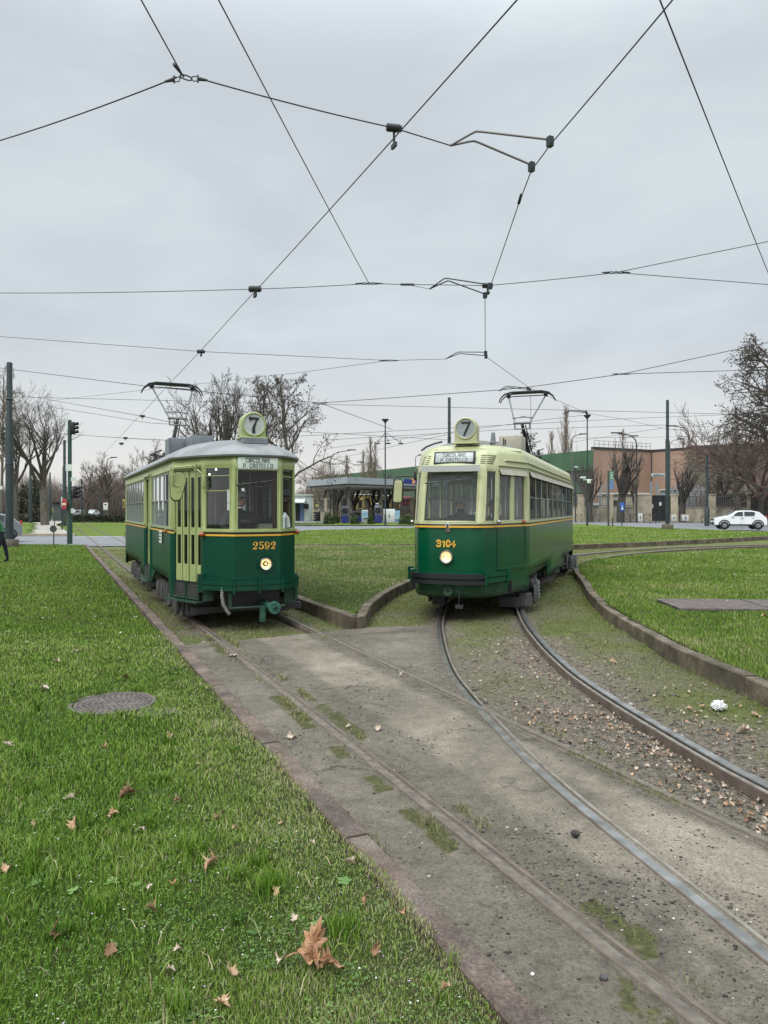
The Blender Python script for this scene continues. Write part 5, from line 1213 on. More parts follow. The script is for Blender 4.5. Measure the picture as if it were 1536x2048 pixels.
pulloff(pu, Bw[2] + Vector((0, 0, .05)), Bw[3] + Vector((0, 0, .05)), PZ(952, 262, 5.5), PZ(948, 281, 5.47), .011, 'largest bent pull-off bracket, nearest the camera on the right contact wire', GALV)
# second span
HS2 = 5.4
a = PZ(0, 586, 5.75); h2 = PZ(510, 578, HS2 - .02); j2 = PZ(738, 567, 5.45); i2 = PZ(813, 569, 5.44); p2_ = PZ(859, 578, 5.36); m2_ = PZ(975, 571, 5.32); r2 = PZ(1232, 545, 5.5); r2a = PZ(1536, 483, 5.8); r2b = PZ(1536, 569, 5.75)
wire([ext(h2, a, 1.2), a, h2], .0058, 'second span wire from the left edge to the second black hanger', sag=.02); wire([h2, j2], .0058, 'second span wire between its hanger and the small link joint', sag=.01)
wire([j2, i2, m2_], .0058, 'second span wire between the link joint and the right contact wire'); wire([i2, p2_], .004, 'thin tie wire from the ribbed insulator down to the second pull-off bracket')
wire([m2_, r2], .0058, 'second span wire to the right of the kinked contact wire, up to its fork', sag=.01); wire([r2, r2a, ext(r2, r2a, 1.6)], .0058, 'upper branch of the second span wire, rising to the right edge'); wire([r2, r2b, ext(r2, r2b, 1.6)], .0058, 'lower branch of the second span wire, nearly level to the right edge')
fitting(h2, 1.1, 'second black hanger down the left contact wire', .1)
fitting(m2_, .9, 'black hanger at the kink of the right contact wire beside the second bracket', .12)
pulloff(p2_, Bw[5] + Vector((0, 0, .04)), Bw[6] + Vector((0, 0, .03)), PZ(890, 556, 5.46), PZ(896, 561, 5.44), .010, 'middle-sized pull-off bracket on the second span wire', INSUL)
def link(p, label, sc_=1.0):
    e = empty('wire_link', p); tag(e, label, 'link', 'chain links joining the wires'); k = M()
    for i in (-1, 0, 1): 
        c = i * .05 * sc_; k.tube([(c + .022 * sc_ * math.cos(t), 0, .014 * sc_ * math.sin(t)) for t in np.arange(0, 6.4, .5)], .0045 * sc_, 5, cap=False)
    for sx in (-1, 1): k.tube([(sx * .075 * sc_, 0, 0), (sx * .17 * sc_, 0, 0)], [.014 * sc_, .006 * sc_], 7)
    k.obj('links', INSUL, e); return e
link(j2, 'chain link joint where the long stay wire meets the second span', 1.3); link(r2, 'chain link joint at the fork of the second span on the right', 1.3)
def ribbed(p, q, label, r=.022):
    k = M(); p, q = Vector(p), Vector(q); n = 12; pts = [(q - p) * (i / n) for i in range(n + 1)]; k.tube(pts, [r * (1 if i % 2 else .75) if 0 < i < n else r * .4 for i in range(n + 1)], 8); o = k.obj('ribbed_insulator', INSUL, loc=p); tag(o, label, 'insulator'); return o
ribbed(i2 + Vector((-.1, 0, 0)), i2 + Vector((.13, 0, 0)), 'ribbed insulator on the second span left of the middle bracket')
b1, b2 = PZ(1043, 388, 5.22), PZ(1037, 408, 5.2); ribbed(b1, b2, 'small ribbed clamp on the kinked contact wire below the largest bracket', .018)
# diagonal stays
t1 = PZ(432, -10, 5.5); wire([ext(j2, t1, .8), t1, j2], .0058, 'long stay wire dropping from the top edge to the second span', sag=.015)
t2 = PZ(1320, -5, 5.5); wire([ext(PZ(1536, 545, 5.6), t2, .8), PZ(1536, 545, 5.6), ext(t2, PZ(1536, 545, 5.6), 1.5)], .006, 'stay wire falling steeply along the right edge of the sky', sag=.02)
# third span
a = PZ(0, 673, 5.8); h3 = PZ(402, 703, 5.35); l3 = PZ(778, 721, 5.4); p3_ = PZ(891, 718, 5.36)
wire([ext(h3, a, 1.2), a, h3], .0058, 'third span wire from the left edge to the third hanger'); wire([h3, l3, p3_], .0058, 'third span wire between its hanger and the third pull-off bracket')
fitting(h3, .95, 'third black hanger down the left contact wire', .08); link(l3, 'chain link joint near the middle of the third span', 1.4)
pulloff(p3_, Bw[7] + Vector((-.02, -.2, .04)), Bw[7] + Vector((.03, .1, .03)), PZ(915, 704, 5.5), PZ(918, 707, 5.47), .010, 'third pull-off bracket, above the route disc of the right tram', INSUL)
wire([ext(l3, PZ(130, 798, 6.6), .2), PZ(130, 798, 6.6), PZ(600, 745, 5.9), l3], .0058, 'stay wire from the third span down left behind the left tram\'s pantograph')
# spans beyond
def sp(pts, label, r=.010, ex=(0, 0), sag=0): 
    q = [PZ(*p) for p in pts]
    if ex[0]: q.insert(0, ext(q[1], q[0], ex[0]))
    if ex[1]: q.append(ext(q[-2], q[-1], ex[1]))
    return wire(q, r, label, sag=sag)
sp([(0, 736, 7.2), (290, 772, 5.6), (350, 778, 5.4)], 'fourth span wire from the left edge to the left tram\'s pantograph', ex=(.4, 0)); sp([(350, 778, 5.4), (640, 806, 5.5)], 'fourth span wire between the left pantograph and the link in front of the tall tree')
sp([(640, 806, 5.5), (1000, 780, 5.4), (1058, 774, 5.3)], 'fourth span wire between the two pantographs'); sp([(1058, 774, 5.3), (1245, 748, 5.6), (1536, 685, 6.6)], 'fourth span wire rising from the right pantograph to the right edge', ex=(0, .3)); sp([(1245, 748, 5.6), (1536, 739, 6.6)], 'level branch of the fourth span wire at the right edge', ex=(0, .3))
sp([(640, 806, 5.5), (785, 859, 5.6)], 'short wire sloping down right to the far tubular lamp post'); link(PZ(640, 806, 5.5), 'chain link joint in front of the seedy tall tree', 1.6); link(PZ(1243, 748, 5.6), 'chain link joint at the fork right of the right pantograph', 1.6)
pulloff(PZ(998, 782, 5.38), PZ(1056, 776, 5.3), PZ(1060, 779, 5.26), PZ(1012, 772, 5.5), PZ(1016, 775, 5.46), .012, 'small pull-off bracket touching the right pantograph', INSUL)
pulloff(PZ(1126, 828, 5.3), PZ(1172, 823, 5.25), PZ(1174, 826, 5.2), PZ(1140, 820, 5.45), PZ(1142, 822, 5.42), .014, 'small pull-off bracket above the bare poplar right of the right tram', INSUL)
fitting(PZ(285, 832, 5.3), .95, 'small hanger on the far part of the left contact wire', .08); fitting(PZ(251, 876, 5.3), 1.1, 'tiny upper one of two hangers at the far end of the left contact wire', .08); fitting(PZ(243, 887, 5.3), 1.2, 'tiny lower one of two hangers at the far end of the left contact wire', .08)
sp([(0, 782, 9.6), (130, 805, 8.2), (283, 832, 5.6), (420, 862, 5.2)], 'wire sloping down right behind the left pantograph', .012, (.3, 0)); sp([(80, 795, 10), (1536, 830, 8.6)], 'faint level wire crossing behind both trams high up', .016, (.3, .2))
sp([(110, 815, 9), (300, 846, 7), (900, 880, 6.6)], 'faint wire sloping down behind the left tram\'s roof box', .014); sp([(130, 868, 10), (260, 877, 5.5), (600, 893, 6.4)], 'lowest faint wire at the far end of the left contact wire', .016, (.2, 0))
sp([(640, 870, 6.2), (900, 856, 7), (1240, 838, 8.6), (1536, 826, 9)], 'faint wire rising to the right behind the right tram\'s disc', .014, (.2, .2)); sp([(650, 880, 6.6), (1000, 860, 7.4), (1320, 850, 8), (1536, 858, 9)], 'faint wire passing the tall dark pole on the right', .014, (0, .2))
sp([(655, 897, 7), (1100, 838, 8), (1180, 829, 8.4)], 'faint slanting wire behind the right tram\'s disc', .014); sp([(670, 918, 8), (905, 867, 8)], 'thin wire slanting up from the bare street trees to the right tram\'s disc', .016)
sp([(1145, 884, 10), (1325, 856, 9)], 'thin wire from the green building\'s corner to the tall dark pole', .016); sp([(1150, 876, 8), (1536, 872, 12)], 'level wire in front of the brick building\'s roof', .014, (0, .2))
# ------------------------------------------------------------------ poles, lamps, signals
def pole(x, yb, yt, z0, r0, r1, label, base=None, m=POLEM, name='catenary_pole', steps=None, cat='pole', group='tall dark overhead line poles'):
    X, Z = G(x, yb, z0); h = (yb - yt) / FPX * Z; e = empty(name, (X, Z, z0)); tag(e, label, cat, group)
    k = M(); pr = steps or [(r0, 0), (r0, h * .68), (r1, h * .7), (r1, h - .05), (r1 * .9, h), (0, h)]
    k.lathe([(r, z) for r, z in pr], 14)
    for f in (.45, .69, .8): k.lathe([(r0 + .01 if f < .69 else r1 + .03, h * f - .03), (r0 + .02 if f < .69 else r1 + .05, h * f), (r0 + .01 if f < .69 else r1 + .03, h * f + .03)], 14)
    k.obj('shaft', m, e)
    if base:
        b = M(); b.box((0, 0, base[1] / 2), (base[0], base[0], base[1]), b=.03); b.obj('concrete_base', CONC, e)
    return e, h
e, h = pole(19, 1094, 725, .06, .175, .125, 'tall dark green overhead line pole on a square block at the left edge', (.62, .36))
k = M(); k.box((-.5, -.2, h * .62 - 2.6), (.55, .02, .16)); k.obj('sign_plate', SIGNW, e, smooth=0)
k = M()
for z in (h * .75, h * .62): k.tube([(-.35, 0, z), (.3, 0, z)], .03, 6)
k.obj('wire_bracket', DARK, e)
pole(1335, 1058, 800, .2, .17, .12, 'tall dark overhead line pole in front of the brick building at right', (.72, .4))
pole(898.5, 1050, 795, .1, .19, .16, 'dark pole top sticking up behind the right tram\'s route disc', None)
pole(129, 1052, 880, .15, .19, .13, 'dark overhead line pole just behind the signal post at left', None)
pole(61, 1046, 920, .15, .2, .13, 'thin far pole on the left lawn between the two big trees', None, group='far poles'); pole(100, 1042, 945, .15, .16, .1, 'short far pole right of the biggest left tree', None, group='far poles')
pole(163.5, 1040, 958, .1, .12, .1, 'far pole behind the signals over the avenue', None, group='far poles'); pole(201, 1038, 975, .1, .14, .12, 'far pole left of the round tree on the avenue', None, group='far poles')
pole(1414, 1052, 905, .15, .2, .16, 'dark pole with a stout foot in front of the right fence', None, group='street poles', steps=[(.24, 0), (.24, 1.7), (.17, 1.8), (.15, 1.9), (.14, 4), (.12, 4.1), (.11, 7.0)])
# traffic signals
X, Z = G(139.5, 1088, .07); e = empty('traffic_signal', (X, Z, .07)); tag(e, 'green signal post with an upper and a lower set of lamps by the left road', 'traffic signal')
hh = (1088 - 842) / FPX * Z
k = M(); k.lathe([(.13, 0), (.13, hh * .38), (.10, hh * .4), (.095, hh)], 12); k.lathe([(.095, hh), (.07, hh + .06), (0, hh + .08)], 12); k.obj('post', mat('signal_green', (.022, .06, .045), .6, var=.3, scale=5), e)
for z0, dx in ((hh - .36, .15), (hh * .42, .26)):
    s = empty('signal_head', (dx, 0, z0)); s.parent = e; s.scale = (.8, .8, .64)
    k = M(); k.box((0, 0, .0), (.26, .22, .98), b=.04); k.obj('housing', BLACK, s)
    k = M(); k.tube([(-dx, 0, .4), (0, 0, .4)], .03, 6); k.tube([(-dx, 0, -.4), (0, 0, -.4)], .03, 6); k.obj('bracket', DARK, s)
    for j in range(3):
        k = M(); k.lathe([(.125, 0), (.125, .24)], 14, mat=Matrix.Translation((.12, -.02, .32 - j * .32)) @ Matrix.Rotation(R(80), 4, 'Y')); k.obj('visor', BLACK, s, mods=[('SOLIDIFY', dict(thickness=.01))])
        k = M(); k.lathe([(0, 0), (.11, 0)], 14, mat=Matrix.Translation((.135, -.02, .32 - j * .32)) @ Matrix.Rotation(R(80), 4, 'Y')); k.obj('lens', [mat('red_lens', (.1, .01, .01), .3), mat('amber_lens', (.1, .05, .01), .3), mat('green_lens', (.01, .06, .03), .3)][j], s)
k = M(); k.box((0, -.13, hh * .62), (.3, .02, .34)); k.box((.2, -.05, hh * .525), (.3, .02, .2)); k.obj('white_plate', SIGNW, e, smooth=0)
k = M(); k.lathe([(0, 0), (.27, 0), (.27, .02), (0, .02)], 28, mat=Matrix.Translation((-.2, -.16, hh * .325)) @ Matrix.Rotation(R(-38), 4, 'Z') @ Matrix.Rotation(R(90), 4, 'X')); s = k.obj('no_entry_sign', mat('sign_red', (.4, .03, .03), .5), e)
k = M(); k.box((-.212, -.175, hh * .325), (.38, .03, .1), rz=R(-38)); k.obj('white_bar', SIGNW, s, smooth=0)
k = M(); k.box((.2, -.14, hh * .27), (.16, .02, .24)); k.obj('small_plate', SIGNW, e, smooth=0)
X, Z = G(107.5, 1090, .07); e = empty('marker_post', (X, Z, .07)); tag(e, 'thin rusty post with a round plate at the far edge of the left lawn', 'post')
k = M(); k.cyl((0, 0, 0), (0, 0, .95), .03, 8); k.obj('post', GREYM, e); k = M(); k.lathe([(0, 0), (.17, 0), (.17, .03), (0, .03)], 20, mat=Matrix.Translation((0, -.03, .8)) @ Matrix.Rotation(R(90), 4, 'X')); k.obj('round_plate', GREYM, e)
# lamp posts
def bowl_lamp(x, yb, yt, label, arms=False):
    X, Z = G(x, yb, .15); h = (yb - yt) / FPX * Z; e = empty('lamp_post', (X, Z, .15)); tag(e, label, 'lamp post', 'lamp posts')
    k = M(); k.lathe([(.11, 0), (.11, 1), (.075, 1.2), (.06, h)], 10); k.obj('post', POLEM, e)
    k = M(); k.lathe([(.07, h - .1), (.1, h), (.36, h + .28), (.38, h + .33), (0, h + .33)], 16); k.obj('lamp_bowl', DARK, e)
    if arms:
        k = M()
        for dx in (-.75, .3, 1.55): k.tube([(0, 0, h - 1), (dx, 0, h - 2)], .03, 5); k.box((dx, 0, h - 2.1), (.5, .2, .12), b=.03); k.tube([(dx, 0, h - 2.1), (dx, 0, h - 1.7)], .03, 5)
        k.obj('wire_bracket', DARK, e)
    return e, h
bowl_lamp(770.5, 1052, 845, 'tall thin post with a bowl lamp and wire brackets in front of the petrol station', True)
e, h = bowl_lamp(1174.5, 1052, 837, 'tall post with a bowl lamp and white camera right of the right tram')
k = M(); k.box((-.45, -.1, h * .45), (.55, .2, .2), rz=.3, b=.03); k.box((.1, -.2, h * .415), (.34, .3, .42), b=.05); k.box((0, -.1, h * .43), (.9, .06, .08)); k.obj('security_camera', SIGNW, e)
k = M(); k.tube([(0, 0, h * .38), (0, 0, h * .43)], .15, 8); k.obj('camera_collar', DARK, e)
def curved_lamp(x, yb, yt, dx, label, zt=.15, r=.07, m=POLEG, yb_off=0, hd=1):
    X, Z = G(x, yb, zt); h = (yb - yt) / FPX * Z; D = dx / FPX * Z; e = empty('street_lamp', (X, Z, zt)); tag(e, label, 'street lamp', 'curved street lamps')
    k = M(); s = 1 if D > 0 else -1; rr_ = abs(D) * .55
    pts = [(0, 0, 0), (0, 0, h - rr_)] + [(s * rr_ * (1 - math.cos(a)), 0, h - rr_ + rr_ * .85 * math.sin(a)) for a in (.4, .8, 1.15, 1.4)] + [(D, 0, h)]
    k.tube(pts, [r * 1.5, r] + [r * .9] * 4 + [r * .8], 8); k.obj('post', m, e)
    k = M(); k.box((D, 0, h + .02), (abs(1.1) * hd, .3, .16), b=.06); k.obj('lamp_head', DARK, e); return e
curved_lamp(660.5, 1040, 900, 43, 'dark curved street lamp behind the left end of the petrol station roof', m=DARK, hd=1.2)
curved_lamp(768, 1038, 924, -48, 'lower curved street lamp behind the petrol station roof, arm to the left', m=DARK)
curved_lamp(1273, 1045, 866, -40, 'dark curved street lamp in front of the brick building with its arm to the left', m=DARK, r=.085, hd=1.3)
curved_lamp(1245, 1042, 872, 24, 'thin pale curved street lamp just left of the dark one by the brick building', r=.05)
curved_lamp(1378, 1042, 852, -32, 'thin curved street lamp right of the tall dark pole', r=.06)
curved_lamp(1340, 1042, 878, 22, 'faint small street lamp arm sticking out right of the tall dark pole', r=.05)
curved_lamp(1144, 1040, 868, 22, 'pale tubular street lamp beside the bare poplar', r=.08)
curved_lamp(831, 1040, 910, 12, 'pale tubular street lamp right beside the right tram\'s nose', r=.06)
curved_lamp(214, 1038, 915, 14, 'far street lamp above the round tree on the left', m=DARK)
# ------------------------------------------------------------------ petrol station
def ZZ(Z, y): return CAMH - (y - HORY) / FPX * Z       # height of image row y at depth Z
def XX(Z, x): return (x - 768) / FPX * Z
FASC = mat('canopy_fascia', (.33, .37, .4), .5, var=.05, scale=1); CEIL = mat('canopy_ceiling', (.42, .42, .4), .7, var=.1, scale=.5); COLM = mat('canopy_column', (.13, .125, .11), .6)
WHITEP = mat('white_panel', (.62, .64, .62), .6, var=.06, scale=2); BLUEP = mat('blue_panel', (.02, .04, .2), .5); PALEW = mat('pale_wall', (.5, .54, .54), .8, var=.1, scale=2); PUMPG = mat('pump_grey', (.12, .125, .13), .5, var=.3, scale=5)
e = empty('petrol_station_canopy', (0, 92, .15)); tag(e, 'flat grey petrol station canopy on columns between the two trams', 'canopy')
zt, zb = ZZ(92, 953.5) - .15, ZZ(92, 967) - .15
A_, B_, C_ = (XX(104, 613), 104 - 92), (XX(92, 694), 0), (XX(109, 905), 109 - 92)
D_ = (C_[0] + (A_[0] - B_[0]), C_[1] + (A_[1] - B_[1]))
k = M(); poly = [A_, B_, C_, D_]
k.prism(poly, zb, zt, (0, 0, 0), (1, 0, 0), (0, 1, 0)); k.obj('fascia', FASC, e, smooth=0)
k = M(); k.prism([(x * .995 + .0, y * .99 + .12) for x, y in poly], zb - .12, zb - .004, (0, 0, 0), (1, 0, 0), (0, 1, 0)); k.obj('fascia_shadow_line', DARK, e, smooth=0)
k = M(); cx = sum(p[0] for p in poly) / 4; cy = sum(p[1] for p in poly) / 4; k.prism([(cx + (x - cx) * .95, cy + (y - cy) * .95) for x, y in poly], zb - .34, zb - .125, (0, 0, 0), (1, 0, 0), (0, 1, 0)); k.obj('ceiling', CEIL, e, smooth=0)
for x, Z, w in ((697, 95, .4), (763, 99, .38), (668, 106, .36), (845, 110, .4)):
    k = M(); k.box((XX(Z, x), Z - 92, zb / 2 - .1), (w, w, zb - .3)); k.obj('column', COLM, e, smooth=0)
k = M(); u = Vector((C_[0] - B_[0], C_[1] - B_[1], 0)).normalized(); o_ = Vector((XX(101.5, 807), 101.5 - 92 - .6, zb + .45)); t_ = (o_.x - B_[0]) / u.x; o_ = Vector((B_[0] + u.x * t_, B_[1] + u.y * t_ - .03, zb + .3))
k.prism([(0, 0), (5.6, 0), (5.6, .62), (.15, .62), (0, .5)], 0, .05, o_, u, (0, 0, 1), m=0)
sg = k.obj('logo_board', BLUEP, e, smooth=0)
k = M(); text(k, 'GO', .42, o_ + u * .75 + Vector((0, -.06, .1)), u, (0, 0, 1), .2, .25); k.obj('lettering', WHITEP, sg, smooth=0)
k = M(); k.lathe([(0, 0), (.42, 0)], 16, mat=Matrix.Translation(o_ + u * 1.9 + Vector((0, -.09, .34))) @ Matrix.Rotation(R(90), 4, 'X')); k.obj('orange_disc', mat('orange_sign', (.6, .25, .12), .6), sg)
k = M(); text(k, 'E', .36, o_ + u * 2.75 + Vector((0, -.06, .12)), u, (0, 0, 1), .22, .25); k.obj('lettering', WHITEP, sg, smooth=0)
def boxthing(name, x0, x1, y0, y1, Z, d, m, label, cat, group=None, extra=None, b=.02):
    z1, z0 = ZZ(Z, y0), max(.08, ZZ(Z, y1)); w = XX(Z, x1) - XX(Z, x0)
    e = empty(name, (XX(Z, (x0 + x1) / 2), Z, z0)); tag(e, label, cat, group); k = M(); k.box((0, d / 2, (z1 - z0) / 2), (w, d, z1 - z0), b=b); k.obj('body', m, e)
    if extra: extra(e, w, z1 - z0)
    return e
def shed(e, w, h):
    k = M(); k.prism([(0, .0), (0, .1), (-1.3, -.35), (-1.3, -.45)], -w * .36, w * .42, (w * -.1, 0, h - .45), (0, 1, 0), (0, 0, 1)); k.obj('awning', WHITEP, e, smooth=0)
    k = M(); k.box((w * .15, -.03, 1.25), (.6, .06, 2.5)); d = k.obj('door', mat('blue_door', (.09, .14, .3), .6), e, smooth=0); k = M(); k.box((w * .15 + .22, -.09, 1.2), (.08, .05, .2)); k.obj('handle', CHROME, d)
    k = M(); k.box((-w * .02, -.03, 1.3), (.5, .06, 2.6)); k.obj('window', BLACK, e, smooth=0)
    k = M(); k.box((w * .36, -.1, 1.75), (.55, .2, .6), b=.03); k.obj('letter_box', BLACK, e); k = M(); k.box((0, 1.5, h + .06), (w + .3, 3.5, .12)); k.obj('flat_roof', WHITEP, e, smooth=0)
boxthing('kiosk', 573, 619.5, 991, 1042, 86, 3.2, PALEW, 'small white kiosk with a blue door right behind the left tram', 'kiosk', extra=shed)
def pump(e, w, h):
    k = M(); k.box((0, -.04, h * .24), (w * .92, .06, h * .42)); k.obj('blue_panel', BLUEP, e, smooth=0); k = M(); k.box((0, -.04, h * .72), (w * .7, .06, h * .3)); k.obj('display', BLACK, e, smooth=0)
    for sx in (-1, 1):
        k = M(); k.tube([(sx * w * .45, -.1, h * .8), (sx * w * .8, -.2, h * .6), (sx * w * .75, -.2, h * .2), (sx * w * .5, -.1, h * .3)], .05, 6); k.obj('hose', BLACK, e)
PG = 'fuel pumps under the canopy'
boxthing('fuel_pump', 683, 697, 1012, 1046, 90, .7, PUMPG, 'grey and blue fuel pump at the front left column of the canopy', 'fuel pump', PG, pump)
boxthing('fuel_pump', 749, 763, 1011, 1046, 91, .7, PUMPG, 'grey and blue fuel pump at the right column of the canopy', 'fuel pump', PG, pump)
boxthing('fuel_pump', 703, 724, 1022, 1044, 97, .7, PUMPG, 'low wide fuel pump with a blue base between the canopy columns', 'fuel pump', PG, pump)
def cab(e, w, h):
    k = M()
    for x in (-w * .25, w * .25): k.box((x, -.02, h * .5), (w * .44, .04, h * .9), b=.01)
    k.obj('door', WHITEP, e); k = M()
    for x in (-.05, .06): k.box((x, -.06, h * .5), (.04, .04, .3))
    k.obj('handle', DARK, e)
boxthing('cabinet', 767, 790, 1018, 1046, 90, .7, WHITEP, 'tall white double cabinet right of the thin lamp post at the petrol station', 'cabinet', None, cab)
def board(e, w, h):
    k = M(); k.box((0, -.04, h * .55), (w * .85, .04, h * .75)); k.obj('poster', mat('blue_poster', (.12, .35, .5), .5, col2=(.5, .6, .62), scale=1.5), e, smooth=0)
boxthing('advert_board', 723.5, 736, 1020, 1044, 92, .15, WHITEP, 'pale blue advertising board between the two front fuel pumps', 'board', None, board); boxthing('advert_board', 790, 800, 1021, 1043, 93, .15, mat('sky_blue_board', (.06, .3, .5), .5, col2=(.3, .5, .6), scale=1), 'bright blue slanted advertising board right of the white cabinet', 'board', None, board)
boxthing('waste_bin', 727, 737, 1038, 1050, 86, .6, mat('pale_bin', (.3, .32, .29), .8), 'pale round bin on the grass before the advertising board', 'bin', None, lambda e, w, h: (lambda k: (k.box((0, .3, h + .06), (w * 1.08, .7, .12), b=.03), k.obj('lid', GREYM, e)))(M()))
boxthing('sign_board', 751.5, 757, 1006, 1014, 89.5, .06, WHITEP, 'small white sign with a blue emblem above the right fuel pump', 'sign', None, lambda e, w, h: [(lambda k: (k.lathe([(.06, 0), (.16, 0)], 14, mat=Matrix.Translation((0, -.02, h / 2)) @ Matrix.Rotation(R(90), 4, 'X')), k.obj('emblem', BLUEP, e)))(M()), (lambda k: (k.cyl((0, .03, -1.9), (0, .03, 0), .05, 6), k.obj('post', GREYM, e)))(M())])
def air(e, w, h):
    k = M(); k.tube([(w * .3, 0, h), (w * .8, 0, h * 1.2), (w * 1.6, 0, h * .8), (w * 2.2, 0, h * .2)], .07, 6); k.obj('hose', BLACK, e); k = M()
    for j in range(3): k.box((-w * .3, -.05, h * (.25 + .25 * j)), (w * .3, .06, .1))
    k.obj('dial', WHITEP, e, smooth=0)
boxthing('air_service_unit', 627, 640, 1024, 1042, 89, .6, BLACK, 'black and white tyre service unit left of the canopy columns', 'service unit', None, air)
X, Z = G(634, 1047, .12); e = empty('street_sign', (X, Z, .12)); tag(e, 'thin post with a small yellowish plate between the kiosk and the canopy', 'sign'); k = M(); k.cyl((0, 0, 0), (0, 0, 2.3), .04, 6); k.obj('post', GREYM, e); k = M(); k.box((0, -.03, 2.15), (.34, .03, .3)); k.obj('plate', mat('yellow_plate', (.5, .45, .15), .6), e, smooth=0)
# ------------------------------------------------------------------ boundary wall with piers and railings
WALLP = mat('stained_plaster', (.2, .18, .14), .95, col2=(.42, .38, .3), scale=.9, detail=9, stretch=(1, 1, .5)); PIERM = mat('pier_plaster', (.34, .3, .22), .95, col2=(.48, .43, .33), scale=1.1, detail=8); RAILM = mat('fence_steel', (.12, .125, .125), .6)
def wall_run(Z0, x0, Z1, x1, ybot0, ytop_low, label, piers, name, rail_l, ya=None, bars=True):
    """low wall from image column x0 at depth Z0 to x1 at depth Z1"""
    p0 = Vector((XX(Z0, x0), Z0, 0)); p1 = Vector((XX(Z1, x1), Z1, 0)); u = (p1 - p0).normalized(); L_ = (p1 - p0).length; zlow, zhigh = ytop_low
    e = empty(name, p0 + Vector((0, 0, .05)), math.atan2(u.y, u.x)); tag(e, label, 'wall')
    k = M(); k.bb((0, -.2, 0), (L_, .2, zlow)); k.bb((0, -.26, zlow), (L_, .26, zlow + .12)); k.bb((0, -.25, 0), (L_, .0, .45)); k.obj('low_wall', WALLP, e, smooth=0)
    edges_ = []
    for px, w in piers:
        t = (px - x0) / (x1 - x0); kk = (px - 768) / FPX      # ray intersection
        s = (kk * p0.y - p0.x) / (u.x - kk * u.y); edges_.append((s, w))
        k = M(); k.box((s, 0, zhigh / 2), (w, .56, zhigh)); k.box((s, 0, zhigh + .1), (w + .2, .7, .2)); k.obj('pier', PIERM, e, smooth=0)
    edges_.sort()
    al = [(-.001, 0)] + edges_ + [(L_, 0)]
    for (s0, w0), (s1, w1) in zip(al[:-1], al[1:]):
        a, b = s0 + w0 / 2, s1 - w1 / 2
        if b - a < .8: continue
        k = M(); n = int((b - a) / .22)
        for i in range(n + 1): k.box((a + .05 + (b - a - .1) * i / n, 0, (zlow + zhigh - .1) / 2 + .08), (.07, .05, zhigh - zlow - .35))
        k.bb((a, -.05, zhigh - .2), (b, .05, zhigh - .08)); k.bb((a, -.05, zlow + .2), (b, .05, zlow + .32)); k.obj('railing', RAILM, e, smooth=0)
    return e
wall_run(116, 600, 108, 846, 1045, (1.7, 3.3), 'low pale wall with railings behind the petrol station', [(626, .5), (653, .5), (680, .6), (734, .7), (792, .8), (825, .6)], 'boundary_wall', 'fence')
wall_run(104, 1100, 101, 1295, 1042, (2.0, 3.7), 'graffiti-stained boundary wall with railings left of the dark gate', [(1162, .95), (1221, .75), (1286, 2.3)], 'boundary_wall', 'fence')
wall_run(100, 1343, 95, 1520, 1042, (1.9, 3.65), 'grimy boundary wall with grey railings behind the white car', [(1349, .95), (1424, .95), (1508, 1.7)], 'boundary_wall', 'fence')
e = empty('gate', (XX(101, 1295), 101, .05)); tag(e, 'dark metal gate with white notices in the boundary wall', 'gate')
w = XX(101, 1343) - XX(101, 1295); k = M()
for i in range(16): k.box((w * (i + .5) / 16, 0, 1.9), (.09, .06, 3.5))
for z in (.15, 1.8, 3.6): k.bb((0, -.05, z), (w, .05, z + .12))
k.bb((w * .48, -.07, 0), (w * .52, .07, 3.7)); k.bb((0, .1, .1), (w, .13, 3.6)); k.obj('gate_leaf', mat('dark_gate', (.035, .042, .045), .6), e, smooth=0)
for x, z in ((.6, 2.2), (1.75, 2.5)):
    k = M(); k.box((x, -.1, z), (.32, .02, .5)); k.obj('notice', WHITEP, e, smooth=0)
boxthing('side_building', 1519, 1600, 990, 1046, 93, 12, mat('dark_weathered_wall', (.06, .055, .045), .95, var=.3, scale=1), 'dark weathered wall behind the white car\'s tail at the right edge', 'building', None, lambda e, w, h: [(lambda k: (k.box((0, -.1, h * .62), (w * .9, .2, .2)), k.box((0, 6, h + .1), (w + .6, 12.6, .2)), k.obj('ledge', GREYM, e, smooth=0)))(M())])
for x0, x1, lb in ((1343, 1352, 'left one of two grey electrical cabinets at the foot of the wall'), (1364, 1378, 'right one of two grey electrical cabinets at the foot of the wall')): boxthing('electrical_cabinet', x0, x1, 1029, 1042, 97, .5, BOXB, lb, 'cabinet', 'electrical cabinets', cab)
boxthing('electrical_cabinet', 1276, 1285, 1026, 1046, 99, .5, BOXB, 'grey cabinet by the foot of the dark curved street lamp', 'cabinet', 'electrical cabinets', cab)
def barrier(x0, x1, label, yb=1045, yt=1029):
    Z = 1.75 * FPX / (yb - HORY); e = empty('street_barrier', (XX(Z, x0), Z, .1)); tag(e, label, 'barrier', 'dark metal barriers along the far pavement'); w = XX(Z, x1) - XX(Z, x0); h = (yb - yt) / FPX * Z; k = M()
    for x in (0, w): k.cyl((x, 0, 0), (x, 0, h), .035, 6)
    k.tube([(0, 0, h), (w, 0, h)], .03, 6); k.tube([(0, 0, .15), (w, 0, .15)], .025, 6); k.tube([(0, 0, .15), (w, 0, h)], .02, 5); k.tube([(w, 0, .15), (0, 0, h)], .02, 5); k.obj('frame', DARK, e)
barrier(1152, 1164, 'short barrier nearest the right tram\'s tail'); barrier(1188, 1200, 'short barrier below the big pollarded tree'); barrier(1236, 1249, 'barrier just left of a paired barrier by the blue sign'); barrier(1247.5, 1260, 'second barrier behind the blue sign'); barrier(1261, 1273, 'barrier touching the foot of the dark curved lamp')
